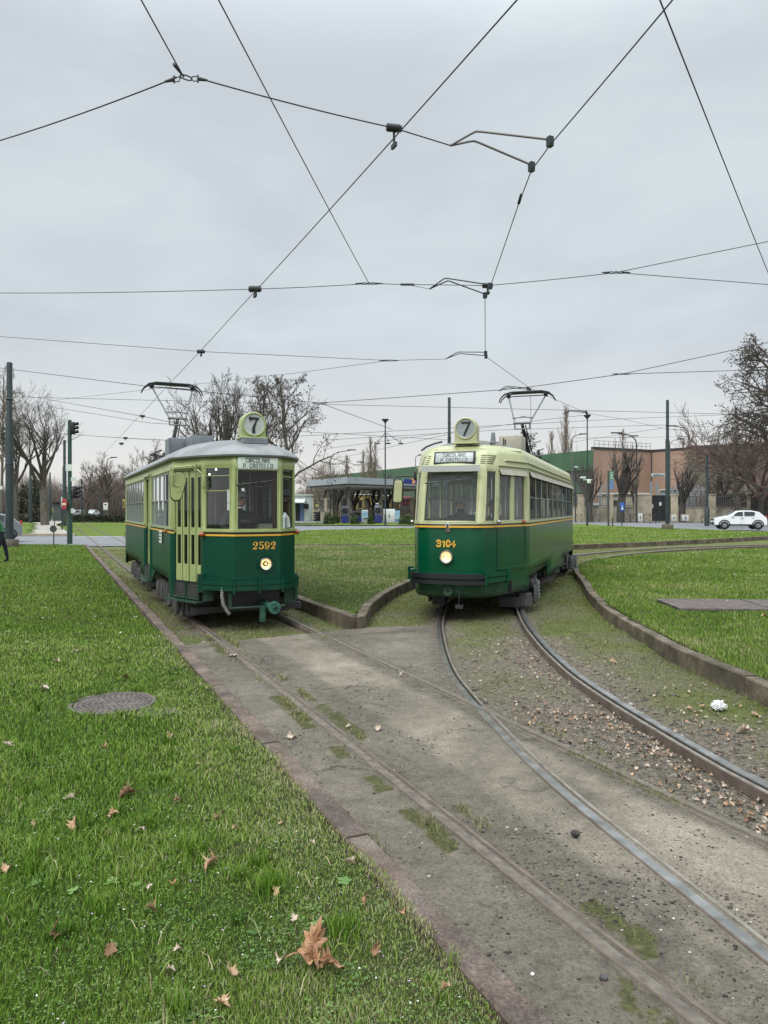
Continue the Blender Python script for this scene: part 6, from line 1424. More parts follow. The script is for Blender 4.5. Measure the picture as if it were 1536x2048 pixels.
barrier(1287, 1300, 'left barrier in front of the dark gate', 1046); barrier(1300, 1312, 'right barrier in front of the dark gate', 1048); barrier(1403, 1417, 'tall barrier beside the stout-footed pole at the fence', 1047, 1031)
def bl(x, yb, yt, label): 
    X, Z = G(x, yb, .12); h = (yb - yt) / FPX * Z; e = empty('bollard', (X, Z, .12)); tag(e, label, 'bollard'); k = M(); k.lathe([(.07, 0), (.07, h - .1), (.09, h - .08), (.06, h), (0, h + .02)], 10); k.obj('shaft', GREYM, e)
bl(1225, 1053, 1036, 'short grey bollard left of the blue sign post')
X, Z = G(1244, 1053, .15); e = empty('pedestrian_sign', (X, Z, .15)); tag(e, 'blue square crossing sign on a low post at the edge of the far lawn', 'sign'); k = M(); k.cyl((0, 0, 0), (0, 0, 2.0), .05, 8); k.obj('post', DARK, e)
k = M(); k.box((0, -.06, 1.9), (.42, .04, .8), b=.015); k.obj('sign_plate', mat('sign_blue', (.02, .1, .42), .5), e)
k = M(); k.prism([(-.12, -.25), (0, .22), (.12, -.25)], 0, .01, (0, -.085, 1.88), (1, 0, 0), (0, 0, 1)); k.obj('white_symbol', WHITEP, e, smooth=0)
X, Z = G(1217, 1053, .15); e = empty('direction_sign', (X, Z, .15)); tag(e, 'tall post with a narrow green and blue panel before the pollarded tree', 'sign'); k = M(); k.box((0, 0, 2.7), (.16, .12, 5.4)); k.obj('post', GREYM, e, smooth=0)
k = M(); k.box((.28, -.04, 4.95), (.4, .05, .85)); k.obj('green_panel', mat('sign_green', (.03, .22, .13), .5), e, smooth=0); k = M(); k.box((.28, -.04, 4.05), (.4, .05, .85)); k.obj('blue_panel', mat('sign_pale_blue', (.12, .22, .4), .5), e, smooth=0)
k = M()
for j in range(5): k.box((.28, -.07, 4.65 + j * .14), (.3, .01, .05))
k.obj('lettering', WHITEP, e, smooth=0)
X, Z = XX(95, 1151), 95; e = empty('camera_post', (X, Z, .1)); tag(e, 'slim dark post with a small white camera right of the tram\'s tail', 'post'); k = M(); k.cyl((0, 0, 0), (0, 0, 7.2), .08, 8); k.obj('post', DARK, e); k = M(); k.box((.1, 0, 7.25), (.5, .2, .16), rz=.3, b=.03); k.obj('camera', WHITEP, e)
# ------------------------------------------------------------------ buildings behind
def facade(pts, bands, label, name, trim=None, depth=30, cap=None):
    """pts: plan corners; bands: (z0, z1, material, proud)"""
    e = empty(name, (pts[0][0], pts[0][1], 0)); tag(e, label, 'building'); o = Vector((pts[0][0], pts[0][1], 0))
    for z0, z1, m, pr, nm in bands:
        k = M()
        for a, b in zip(pts[:-1], pts[1:]):
            a, b = Vector((*a, 0)) - o, Vector((*b, 0)) - o; u = (b - a).normalized(); n = Vector((u.y, -u.x, 0)); L_ = (b - a).length
            k.prism([(0, z0), (L_, z0), (L_, z1), (0, z1)], -.6, pr, a, u, (0, 0, 1))
        k.obj(nm, m, e, smooth=0)
    return e
MGRN = mat('green_cladding', (.055, .12, .065), .6, col2=(.07, .145, .08), scale=.4); MGRY = mat('dark_glazing', (.05, .053, .055), .4, col2=(.09, .09, .095), scale=.8, stretch=(1, 1, 4)); MGR2 = mat('mid_green_cladding', (.08, .115, .075), .7, var=.1, scale=.4)
GLINE = [(-22, 232), (7.6, 173), (36, 124.6)]
gb = facade(GLINE, [(8.6, 12, MGRN, .2, 'upper_cladding'), (6.6, 8.6, MGRY, 0, 'window_band'), (4.6, 6.6, MGR2, .15, 'lower_cladding'), (0, 4.6, MGRY, 0, 'ground_floor')], 'long depot building with green bands behind the petrol station and trees', 'depot_building')
k = M(); o = Vector((-22, 232, 0)); tri = [(-22, 232), (7.6, 173), (36, 124.6), (110, 190), (40, 300)]
k.prism([(x + 22, y - 232) for x, y in tri], 11.7, 11.9, (0, 0, 0), (1, 0, 0), (0, 1, 0)); k.obj('roof', GREYM, gb, smooth=0)
g = NT('pink_brick'); bt = g.t.nodes.new('ShaderNodeTexBrick'); mpn = g.t.nodes.new('ShaderNodeMapping'); g.L(g.co, mpn.inputs['Vector']); mpn.inputs['Rotation'].default_value = (R(90), 0, 0); g.L(mpn.outputs['Vector'], bt.inputs['Vector']); bt.inputs['Scale'].default_value = 1.6
bt.inputs['Color1'].default_value = (.36, .235, .18, 1); bt.inputs['Color2'].default_value = (.42, .28, .21, 1); bt.inputs['Mortar'].default_value = (.36, .3, .25, 1); bt.inputs['Mortar Size'].default_value = .012
BRICK = g.done(g.mix(1.0, bt.outputs['Color'], g.ramp(g.noise(.12, 6, .7), [(.3, (.8, .78, .76)), (.7, (1.1, 1.1, 1.1))]), 'MULTIPLY'), .9, .2)
GB2 = mat('grey_brown_wall', (.13, .115, .09), .95, col2=(.19, .165, .125), scale=.25, detail=8)
bb = facade([(36, 124.6), (48.3, 131), (52.5, 126)], [(2.9, 12.2, BRICK, 0, 'wall'), (12.2, 12.55, DARK, .15, 'cornice'), (2.4, 2.9, WHITEP, .2, 'white_band'), (0, 2.4, GB2, -.1, 'plinth')], 'pink brick building with a flat roof behind the tall dark pole', 'brick_building')
k = M(); k.prism([(0, 0), (12.3, 6.4), (16.5, 1.4), (40, 20), (20, 50)], 12.3, 12.4, (0, 0, 0), (1, 0, 0), (0, 1, 0)); k.obj('roof', GREYM, bb, smooth=0)
k = M()
for i in range(13):
    p = Vector((.3 + i * 1.0, .6 + i * .52, 0)); k.cyl((p.x, p.y, 12.5), (p.x, p.y, 13.7), .035, 4)
for z in (13.1, 13.7): k.tube([(.3, .6, z), (12.3, 6.84, z)], .03, 4)
k.obj('roof_railing', GREYM, bb)
k = M(); a = Vector((48.3 - 36, 131 - 124.6, 0)); u = Vector((4.2, -5, 0)).normalized()
for s in (0,): k.prism([(0, 2.9), (.18, 2.9), (.18, 12.2), (0, 12.2)], 0, .12, a, u, (0, 0, 1))
k.obj('downpipe', GREYM, bb, smooth=0)
e = empty('street_name_sign', (XX(100, 1303), 100, ZZ(100, 950))); tag(e, 'grey street name board in front of the brick building', 'sign')
k = M(); k.box((1.0, 0, 0), (2.1, .06, .46), b=.01); k.obj('board', SIGNG, e); k = M(); [k.box((.3 + q * .17, -.04, .07), (.12, .01, .06)) for q in range(5)]; [k.box((.35 + q * .2, -.04, -.1), (.15, .01, .11)) for q in range(7)]; k.obj('lettering', DARK, e, smooth=0)
k = M(); k.cyl((2.05, 0, -5.9), (2.05, 0, .3), .05, 6); k.obj('post', GREYM, e)
gb2 = facade([(52.5, 126), (75, 112)], [(0, 12.4, GB2, 0, 'wall'), (12.4, 12.8, GREYM, .2, 'cornice')], 'grey brown building wall behind the trees at right', 'plain_building')
k = M(); k.prism([(0, 0), (22.5, -14), (60, 20), (30, 50)], 12.5, 12.6, (0, 0, 0), (1, 0, 0), (0, 1, 0)); k.obj('roof', GREYM, gb2, smooth=0)
k = M(); rr = random.Random(8)
for i in range(16): k.cyl((rr.uniform(-14, 12), rr.uniform(-1, 1), 0), (rr.uniform(-14, 12), 0, 0), .01, 3) if False else None
def substation(x0, x1, Z, n, label, seed):
    r_ = random.Random(seed); e = empty('substation_frame', (XX(Z, x0), Z, 0)); tag(e, label, 'steel frame', 'grey steel frames behind the boundary wall'); w = XX(Z, x1) - XX(Z, x0); k = M()
    for i in range(n):
        x = w * i / max(1, n - 1); h = r_.uniform(5.0, 6.0); k.box((x, 0, h / 2), (.28, .28, h))
        if i: k.box((x - w / max(1, n - 1) / 2, 0, h * .86), (w / max(1, n - 1), .12, .12))
    k.obj('steelwork', mat('galvanised_frame', (.25, .27, .28), .6), e, smooth=0)
substation(1201, 1215, 108, 2, 'pair of grey steel posts behind the railings under the pollarded tree', 1); substation(1302, 1314, 108, 2, 'pair of grey steel posts behind the dark gate', 2); substation(1345, 1375, 107, 4, 'grey steel frame right of the tall dark pole', 3); substation(1380, 1405, 109, 4, 'grey steel frame behind the right railings', 4); substation(1455, 1490, 106, 3, 'grey steel frame above the white car\'s roof', 5)
def lowb(x0, x1, y0, Z, m, label, name='shed'):
    def ex(e, w, h):
        k = M(); n = max(2, int(w / 2.2))
        for i in range(n): k.box((-w / 2 + w * (i + .5) / n, -.02, h * .62), (w / n * .45, .05, h * .28))
        k.obj('window', BLACK, e, smooth=0); k = M(); k.box((0, 2, h + .08), (w + .5, 4.6, .16)); k.obj('roof', WHITEP, e, smooth=0)
    boxthing(name, x0, x1, y0, 1040, Z, 4, m, label, 'shed', 'low sheds behind the walls', ex)
lowb(1215, 1296, 988, 112, PIERM, 'low pale shed behind the railings left of the gate'); lowb(1340, 1415, 980, 112, mat('pale_blue_shed', (.3, .34, .36), .8), 'pale blue shed with windows behind the right railings'); lowb(1430, 1500, 985, 112, PALEW, 'low shed partly hidden behind the rightmost railings')
lowb(712, 745, 990, 130, mat('yellow_shed', (.36, .27, .1), .8), 'yellowish long shed behind the petrol station wall'); lowb(752, 800, 992, 131, mat('ochre_shed', (.3, .22, .1), .8), 'second yellowish shed right of the large dark trunk')
def redcar(e, w, h):
    k = M()
    for i in range(3): k.box((-w * .3 + i * w * .3, -.03, h * .6), (w * .2, .05, h * .3))
    k.obj('window', BLACK, e, smooth=0)
boxthing('red_van', 803, 825, 993, 1012, 125, 3, mat('dull_red', (.16, .03, .035), .6, var=.2, scale=1), 'dull red vehicle body beyond the wall left of the right tram', 'van', None, redcar, b=.2)
# ------------------------------------------------------------------ cars
def hatchback(loc, rz, body_col, label, group, sc_=1.0):
    e = empty('parked_car', loc, rz); tag(e, label, 'car', group)
    W = .86
    # side outline, x from nose (-) to tail (+)
    prof = [(-2.02, .34), (-2.06, .62), (-1.98, .84), (-1.6, .98), (-1.05, 1.06), (-.35, 1.46), (.1, 1.54), (.9, 1.53), (1.45, 1.42), (1.88, 1.02), (2.0, .9), (2.04, .55), (1.98, .32)]
    k = M(); n = len(prof); secs = [(-W, .0), (-W * .97, 1.0)]
    def yw(z, s): return s * (W - max(0, z - .95) * .30 - max(0, .5 - z) * .1)
    cols = []
    for s in (-1, -.5, .5, 1):
        bul = .0 if abs(s) == 1 else .04
        cols.append([(x + (-.05 if x < -1.9 else (.03 if x > 1.9 else 0)) * (abs(s) < 1), (yw(z, 1) * s), z + (bul if z > .9 else 0)) for x, z in prof])
    for c in cols: k.v += c
    for c in range(3):
        for i in range(n): j = (i + 1) % n; k.f.append((c * n + i, (c + 1) * n + i, (c + 1) * n + j, c * n + j)); k.m.append(0)
    k.f.append(tuple(range(n))); k.f.append(tuple(range(4 * n - 1, 3 * n - 1, -1))); k.m += [0, 0]
    k.obj('body', body_col, e, smooth=30, mods=[('BEVEL', dict(width=.03, segments=2, limit_method='ANGLE', angle_limit=R(30)))])
    dg = mat('car_glass', (.03, .035, .04), .08, spec=.8); blk = mat('black_plastic', (.015, .015, .016), .6)
    for s in (-1, 1):
        for nm, pl in (('side_window', [(-.72, 1.1), (-.62, 1.13), (-.22, 1.43), (.18, 1.47), (.18, 1.1)]), ('side_window', [(.28, 1.1), (.28, 1.47), (.95, 1.46), (1.12, 1.38), (1.05, 1.12)])):
            k = M(); k.add([(x, yw(z, s) + s * .012, z) for x, z in pl], [tuple(range(len(pl))) if s > 0 else tuple(range(len(pl) - 1, -1, -1))]); k.obj(nm, dg, e, smooth=0)
        k = M(); k.box((-.62, s * .93, 1.12), (.16, .16, .12), b=.03); k.obj('wing_mirror', body_col, e)
        k = M(); k.tube([(-.2, s * .62, 1.53), (-.05, s * .62, 1.61), (.95, s * .62, 1.6), (1.15, s * .62, 1.52)], .022, 6); k.obj('roof_rail', blk, e)
        for x in (.35, 1.2): k = M(); k.box((x - .25, s * .88, .93), (.16, .03, .035), b=.008); k.obj('door_handle', blk, e)
        k = M(); k.prism([(-1.0, .3), (1.0, .3), (1.0, .42), (-1.0, .42)], -.02, .02, (0, s * .86, 0), (1, 0, 0), (0, 0, 1)); k.obj('sill_cladding', blk, e, smooth=0)
        k = M(); k.tube([(.0, s * .872, .42), (.02, s * .872, 1.05)], .006, 4); k.tube([(.23, s * .85, .42), (.23, s * .86, 1.1)], .006, 4); k.obj('door_seam', blk, e)
        k = M(); k.box((-1.92, s * .62, .82), (.22, .34, .14), rz=s * .5, b=.03); k.obj('headlight', mat('headlight_clear', (.5, .52, .52), .15), e); k = M(); k.box((1.97, s * .68, .98), (.1, .2, .3), b=.03); k.obj('tail_light', mat('tail_red', (.4, .02, .02), .3), e)
        for x in (-1.27, 1.32):
            k = M(); k.tube([(x + .42 * math.cos(a), s * .855, .34 + .42 * math.sin(a)) for a in np.arange(-.25, 3.5, .3)], .05, 6); k.obj('arch_cladding', blk, e)
            k = M(); k.lathe([(0, .0), (.395, .0), (.395, .02)], 24, mat=Matrix.Translation((x, s * .84, .35)) @ Matrix.Rotation(R(90), 4, 'X')); k.obj('wheel_arch', blk, e)
            w_ = empty('wheel', (x, s * .80, .33)); w_.parent = e; mt = Matrix.Rotation(R(90) * -s, 4, 'X')
            k = M(); k.lathe([(.2, .1), (.29, .11), (.325, .08), (.33, 0), (.325, -.08), (.29, -.11), (.2, -.1)], 24, mat=mt); k.obj('tyre', BLACK, w_)
            k = M(); k.lathe([(0, .085), (.04, .09), (.05, .07), (.19, .06), (.205, .1), (.21, .1)], 20, mat=mt)
            for q in range(5): a = q * 1.2566; k.tube([mt @ Vector((.03 * math.cos(a), .03 * math.sin(a), .085)), mt @ Vector((.19 * math.cos(a), .19 * math.sin(a), .095))], .028, 5)
            k.obj('rim', mat('alloy_rim', (.3, .3, .3), .35, metal=.7), w_)
    k = M(); ws = [(-1.0, 1.09), (-.36, 1.475)]; k.add([(-1.0, -.62, 1.13), (-1.0, .62, 1.13), (-.38, .56, 1.505), (-.38, -.56, 1.505)], [(3, 2, 1, 0)]); k.obj('windscreen', mat('windscreen_tint', (.2, .24, .24), .06, spec=.9), e, smooth=0)
    k = M(); k.add([(1.83, -.6, 1.10), (1.83, .6, 1.10), (1.46, .55, 1.47), (1.46, -.55, 1.47)], [(0, 1, 2, 3)]); k.obj('rear_window', dg, e, smooth=0)
    k = M(); k.box((-2.06, 0, .8), (.06, 1.1, .16), b=.02); k.box((-2.08, 0, .48), (.06, 1.4, .26), b=.03); k.obj('grille', blk, e); k = M(); k.box((-2.12, 0, .58), (.02, .45, .1)); k.obj('number_plate', WHITEP, e, smooth=0)
    e.scale = (sc_,) * 3
    return e
WHITECAR = mat('white_car_paint', (.72, .74, .75), .3, coat=.6)
hatchback((XX(61.5, 1477), 61.5, .16), R(-14), WHITECAR, 'white hatchback with roof rails driving on the right road', 'cars', 1.0)
hatchback((XX(40.5, 4) - 1.15, 40.5, .05), R(28), mat('silver_car_paint', (.2, .22, .24), .3, coat=.5, metal=.5), 'silver grey car tail showing behind the left pole', 'cars')
for i, (x, Z, c, lb) in enumerate(((146, 150, (.6, .6, .6), 'small far white car beside the signal post on the avenue'), (160, 160, (.1, .11, .12), 'far dark car in the middle of the avenue'), (184, 155, (.55, .56, .55), 'far pale car left of the white poster board'))):
    hatchback((XX(Z, x), Z, .1), R(80 + i * 4), mat('far_car_paint', c, .4), lb, 'cars')
# avenue things on the left
boxthing('poster_board', 206.5, 215.5, 1005.5, 1020, 112, .12, WHITEP, 'white poster board on two legs left of the round tree trunk', 'board', None, lambda e, w, h: [(lambda k: (k.cyl((-w * .4, .05, -1.6), (-w * .4, .05, 0), .05, 5), k.cyl((w * .4, .05, -1.6), (w * .4, .05, 0), .05, 5), k.obj('leg', GREYM, e)))(M()), (lambda k: (k.box((0, -.03, h * .75), (w * .4, .02, h * .2)), k.obj('printed_block', BLACK, e, smooth=0)))(M())])
boxthing('shop_sign', 245.5, 249, 999, 1016, 105, .2, mat('yellow_sign', (.5, .4, .08), .6), 'narrow yellow sign peeking out beside the left tram\'s rear corner', 'sign', None, lambda e, w, h: (lambda k: (k.box((0, -.02, h / 2), (w * .5, .04, h * .7)), k.obj('lettering', BLACK, e, smooth=0)))(M()))
def hedge(poly_px, Z, label): pass
boxthing('bus_shelter', 105, 122, 1005, 1042, 62, 2.0, mat('shelter_glass', (.07, .08, .085), .2), 'small dark shelter on the pale path behind the signal post', 'shelter', None, lambda e, w, h: (lambda k: (k.box((0, .8, h + .05), (w + .3, 2.3, .1)), k.obj('roof', DARK, e, smooth=0)))(M()))
boxthing('information_panel', 120.5, 126.5, 992, 1016, 60, .15, BLACK, 'narrow dark panel with a pale face beside the signal post', 'panel', None, lambda e, w, h: [(lambda k: (k.box((w * .1, -.03, h * .5), (w * .55, .04, h * .85)), k.obj('face', SIGNG, e, smooth=0)))(M()), (lambda k: (k.cyl((0, .05, -1.9), (0, .05, 0), .05, 6), k.obj('post', DARK, e)))(M())])
X, Z = G(109, 1055, .13); e = empty('litter_bin', (X, Z, .13)); tag(e, 'yellow litter bin on a post on the pale path at left', 'bin'); k = M(); k.cyl((0, 0, 0), (0, 0, 1.9), .04, 6); k.obj('post', DARK, e); k = M(); k.lathe([(0, 1.2), (.16, 1.2), (.2, 1.75), (.12, 1.9), (0, 1.9)], 12); k.obj('bin', mat('yellow_plastic', (.5, .36, .03), .5), e)
# ------------------------------------------------------------------ trees
def bark(name, a, b): return mat(name, a, .9, col2=b, scale=6, stretch=(1, 1, .3))
BARKD = bark('dark_bark', (.05, .043, .037), (.1, .088, .075)); BARKG = bark('grey_bark', (.08, .072, .06), (.15, .135, .11)); TWIGB = mat('brown_twigs', (.12, .092, .075), .95); TWIGG = mat('grey_brown_twigs', (.24, .2, .155), .95); TWIGD = mat('dark_twigs', (.085, .072, .062), .95)
POLLB = bark('black_bark', (.045, .04, .035), (.085, .075, .065)); SEEDM = mat('seed_balls', (.07, .05, .035), .95); TWIGR = mat('reddish_twigs', (.13, .08, .07), .95)
class TreeB:
    def __init__(s, seed): s.r = random.Random(seed); s.tr = M(); s.cr = M(); s.sd = M(); s.tips = []
    def limb(s, p, d, L_, r, nseg, wob, up, mb, n, r_end=.35):
        pts = [p.copy()]; rs = [r]; dd = d.copy()
        for i in range(nseg):
            dd = (dd + Vector((s.r.gauss(0, wob), s.r.gauss(0, wob), s.r.gauss(0, wob) + up))).normalized()
            pts.append(pts[-1] + dd * (L_ / nseg)); rs.append(r * (1 - (1 - r_end) * (i + 1) / nseg))
        mb.tube(pts, rs, n, cap=False); return pts, rs, dd
    def grow(s, p, d, L_, r, dep, cfg):
        nch, ratio, ang, wob, up, minr, seeds = cfg
        last = dep <= 0; n = 5 if r > .09 else (4 if r > .045 else 3)
        pts, rs, dd = s.limb(p, d, L_, r, 4 if not last else 2, wob, up, s.cr, n, .45 if not last else .6)
        if last:
            if seeds and s.r.random() < seeds:
                q = pts[-1]; z = s.r.uniform(.05, .09); s.sd.add([q + Vector(v) * z for v in ((1, 0, 0), (-1, 0, 0), (0, 1, 0), (0, -1, 0), (0, 0, 1), (0, 0, -1.6))], [(0, 2, 4), (2, 1, 4), (1, 3, 4), (3, 0, 4), (2, 0, 5), (1, 2, 5), (3, 1, 5), (0, 3, 5)])
            return
        k = nch[dep - 1]
        for i in range(k):
            t = .35 + .65 * (i + s.r.random()) / k; j = min(len(pts) - 2, int(t * (len(pts) - 1))); f = t * (len(pts) - 1) - j
            q = pts[j].lerp(pts[j + 1], f); ax = (pts[j + 1] - pts[j]).normalized()
            a = s.r.uniform(0, 6.28); u = ax.orthogonal().normalized(); w = ax.cross(u); th = s.r.uniform(*ang)
            nd = (ax * math.cos(th) + (u * math.cos(a) + w * math.sin(a)) * math.sin(th)).normalized()
            s.grow(q, nd, L_ * ratio * s.r.uniform(.75, 1.2), max(minr, rs[j] * .55), dep - 1, cfg)
def make_tree(name, loc, H_, seed, kind, label, group, mats):
    t = TreeB(seed); r = t.r; e = empty(name, loc); tag(e, label, 'tree', group); bm_, tm_ = mats
    if kind == 'plane':                     # broad crown of long ascending limbs
        r0 = H_ * .028; hT = H_ * .30
        pts, rs, dd = t.limb(Vector((0, 0, 0)), Vector((.02, 0, 1)), hT, r0, 5, .05, .02, t.tr, 10, .72)
        for i in range(7):
            a = i * .9 + r.uniform(-.3, .3); th = r.uniform(.25, .75) if i else .05
            t.grow(pts[-1 if i % 2 else -2] + Vector((0, 0, r.uniform(-.3, .1))), Vector((math.sin(th) * math.cos(a), math.sin(th) * math.sin(a), math.cos(th))), H_ * .42 * r.uniform(.8, 1.1), r0 * r.uniform(.38, .55), 4, ((3, 4, 5, 4), .52, (.35, .95), .09, .07, H_ * .00085, 0))
    elif kind == 'round':
        r0 = H_ * .032; hT = H_ * .27
        pts, rs, dd = t.limb(Vector((0, 0, 0)), Vector((0, 0, 1)), hT, r0, 4, .05, .02, t.tr, 10, .75)
        for i in range(9):
            a = i * .75 + r.uniform(-.3, .3); th = r.uniform(.5, 1.15) if i > 1 else .15
            t.grow(pts[-1], Vector((math.sin(th) * math.cos(a), math.sin(th) * math.sin(a), math.cos(th))), H_ * .34 * r.uniform(.8, 1.15), r0 * r.uniform(.35, .5), 4, ((4, 5, 5, 4), .5, (.35, 1.0), .12, .10, H_ * .0011, 0))
    elif kind == 'seedy':
        r0 = H_ * .022; hT = H_ * .22
        pts, rs, dd = t.limb(Vector((0, 0, 0)), Vector((0, 0, 1)), H_ * .9, r0, 9, .05, .04, t.tr, 9, .2)
        for i in range(15):
            z = .3 + .64 * i / 15; j = int(z * 9); q = pts[j].lerp(pts[min(j + 1, 9)], z * 9 - j); a = i * 2.4; th = r.uniform(.5, .95)
            t.grow(q, Vector((math.sin(th) * math.cos(a), math.sin(th) * math.sin(a), math.cos(th))), H_ * .36 * (1.05 - .7 * z) * r.uniform(.8, 1.15), r0 * .42 * (1.1 - z * .7), 3, ((4, 5, 6), .5, (.4, 1.1), .13, .04, H_ * .0011, .38))
    elif kind == 'pollard':
        r0 = H_ * .05
        pts, rs, dd = t.limb(Vector((0, 0, 0)), Vector((0, 0, 1)), H_ * .26, r0, 4, .06, 0, t.tr, 9, .95)
        for i in range(8):
            a = i * .82 + r.uniform(-.3, .3); th = r.uniform(.2, .85); d = Vector((math.sin(th) * math.cos(a), math.sin(th) * math.sin(a), math.cos(th)))
            p2, rs2, d2 = t.limb(pts[-1] + Vector((0, 0, -r.uniform(0, .5))), d, H_ * r.uniform(.3, .5), r0 * r.uniform(.35, .5), 6, .16, .14, t.cr, 6, .6)
            for j in range(3):
                q = p2[r.randint(2, 5)]; a2 = r.uniform(0, 6.28); p3, rs3, d3 = t.limb(q, (d2 + Vector((math.cos(a2), math.sin(a2), .4)) * .7).normalized(), H_ * r.uniform(.12, .24), r0 * .2, 4, .16, .12, t.cr, 5, .7)
                for m_ in range(5): t.limb(p3[-1], (d3 + Vector((r.gauss(0, .35), r.gauss(0, .35), .5))).normalized(), H_ * r.uniform(.05, .16), H_ * .0035, 2, .1, .1, t.cr, 3, .4)
            for m_ in range(8): t.limb(p2[-1], (d2 + Vector((r.gauss(0, .35), r.gauss(0, .35), .5))).normalized(), H_ * r.uniform(.08, .26), H_ * .0035, 3, .08, .1, t.cr, 3, .4)
    elif kind == 'poplar':
        r0 = H_ * .016
        pts, rs, dd = t.limb(Vector((0, 0, 0)), Vector((0, 0, 1)), H_, r0, 10, .015, .05, t.tr, 7, .1)
        for i in range(46):
            z = .12 + .84 * i / 46; j = min(9, int(z * 10)); q = pts[j].lerp(pts[j + 1], z * 10 - j); a = i * 2.4; th = r.uniform(.15, .4)
            t.grow(q, Vector((math.sin(th) * math.cos(a), math.sin(th) * math.sin(a), math.cos(th))), H_ * .24 * (1.2 - z) * r.uniform(.6, 1.4), r0 * .25, 2, ((4, 5), .5, (.15, .6), .05, .2, H_ * .0008, 0))
    elif kind == 'thicket':                 # fine-twigged leafless crown, low branching
        r0 = H_ * .02
        pts, rs, dd = t.limb(Vector((0, 0, 0)), Vector((0, 0, 1)), H_ * .2, r0, 3, .05, 0, t.tr, 7, .8)
        for i in range(8):
            a = i * .8 + r.uniform(-.3, .3); th = r.uniform(.15, 1.1)
            t.grow(pts[-1 - (i % 2)], Vector((math.sin(th) * math.cos(a), math.sin(th) * math.sin(a), math.cos(th))), H_ * .4 * r.uniform(.7, 1.1), r0 * .5, 3, ((5, 6, 7), .55, (.3, 1.0), .12, .06, H_ * .0016, .0))
    elif kind == 'hanging':
        r0 = H_ * .024
        pts, rs, dd = t.limb(Vector((0, 0, 0)), Vector((-.05, 0, 1)), H_ * .85, r0, 8, .06, .02, t.tr, 9, .25)
        for i in range(20):
            z = .14 + .8 * i / 20; j = int(z * 8); q = pts[j].lerp(pts[min(j + 1, 8)], z * 8 - j); a = i * 2.4; th = r.uniform(.7, 1.25)
            t.grow(q, Vector((math.sin(th) * math.cos(a), math.sin(th) * math.sin(a), math.cos(th))), H_ * .36 * (1.1 - .6 * z) * r.uniform(.8, 1.15), r0 * .4, 3, ((5, 6, 7), .5, (.4, 1.2), .16, -.02, H_ * .0014, .4))
    a = t.tr.obj('trunk', bm_, e, smooth=60); b = t.cr.obj('crown', tm_, e, smooth=60)
    if t.sd.v: t.sd.obj('seed_balls', SEEDM, e, smooth=0)['kind'] = 'stuff'
    return e
def tree_at(x, yb, yt, Z, seed, kind, label, group, mats, wid=None, src=None, z0=.1, rz=0):
    H_ = (HORY - yt) / FPX * Z + CAMH - z0; loc = (XX(Z, x), Z, z0)
    if src is not None:
        e = copy_tree(src); s0 = src['h']; f = H_ / s0; e.location = loc; e.rotation_euler = (0, 0, rz); e.scale = (f * (wid or 1), f * (wid or 1), f); e['label'] = label; e['group'] = group; e['h'] = H_; return e
    e = make_tree('bare_tree', loc, H_, seed, kind, label, group, mats); e['h'] = H_
    if wid: e.scale = (wid, wid, 1)
    # correct the height to the crown that grew
    top = max((o.matrix_basis @ Vector(c)).z for o in e.children for c in o.bound_box); f = H_ / top; e.scale = (f * (wid or 1), f * (wid or 1), f); return e
GL, GF = 'bare trees on the left lawns', 'bare trees behind the trams'
tA = tree_at(90, 1046, 752, 78, 11, 'plane', 'biggest bare tree on the left lawn with a thick grey trunk and wide limbs', GL, (BARKG, TWIGD), wid=1.0)
tB = tree_at(34, 1046, 765, 76, 12, 'plane', 'slender bare tree just right of the tall pole at the left edge', GL, (BARKD, TWIGD), wid=.62)
tC = tree_at(216, 1040, 900, 118, 13, 'round', 'round-crowned bare tree over the avenue left of the left tram', GL, (BARKD, TWIGB), wid=.95)
tD = tree_at(447, 1040, 738, 84, 17, 'round', 'dense dark bare tree rising behind the left tram\'s roof', GF, (BARKD, TWIGD), wid=.72)
tE = tree_at(580, 1040, 745, 80, 15, 'seedy', 'tall bare tree dotted with seed clusters right of the 7 disc of the left tram', GF, (BARKG, TWIGD), wid=.95)
tree_at(520, 1040, 742, 88, 0, '', 'bare seedy tree directly behind the left tram\'s 7 disc', GF, None, src=tE, rz=2, wid=.75)
tree_at(325, 1040, 853, 112, 0, '', 'small bare round tree behind the left pantograph', GF, None, src=tC, rz=1, wid=.8)
tree_at(262, 1040, 905, 130, 0, '', 'bare tree just above the left tram\'s rear roof corner', GL, None, src=tC, rz=2.5, wid=1.0)
tree_at(172, 1040, 925, 150, 0, '', 'far bare tree filling the gap right of the signal post', GL, None, src=tC, rz=4, wid=1.2)
th = tree_at(2, 1046, 720, 105, 21, 'seedy', 'pale bare tree cut by the left edge above the green jacket', GL, (BARKG, TWIGG), wid=.5)
tF = tree_at(640, 1040, 905, 118, 31, 'thicket', 'brownish twiggy tree beside the seedy tree, left of the canopy', GF, (BARKD, TWIGG), wid=.8)
pl = tree_at(741, 1040, 871, 150, 41, 'poplar', 'tallest pale poplar behind the petrol station canopy', 'bare poplars', (BARKG, TWIGG), wid=1.1)
for x, yt, lb, w in ((728, 900, 'lower poplar left of the tallest one behind the petrol station', .9), (752, 884, 'poplar touching the right side of the tallest one behind the petrol station', .9), (1131, 812, 'tall slim poplar between the right tram and the bowl lamp post', 1.0), (1105, 862, 'shorter slim poplar right above the right tram\'s roof', 1.1), (692, 910, 'low poplar between the two curved lamps behind the canopy', 1.2), (1248, 858, 'slim poplar behind the big pollarded tree', .9), (1366, 880, 'faint poplar tip above the brick building right of the tall dark pole', .9)):
    tree_at(x, 1040, yt, 150 if x < 800 else 138, 0, '', lb, 'bare poplars', None, src=pl, rz=x, wid=w)
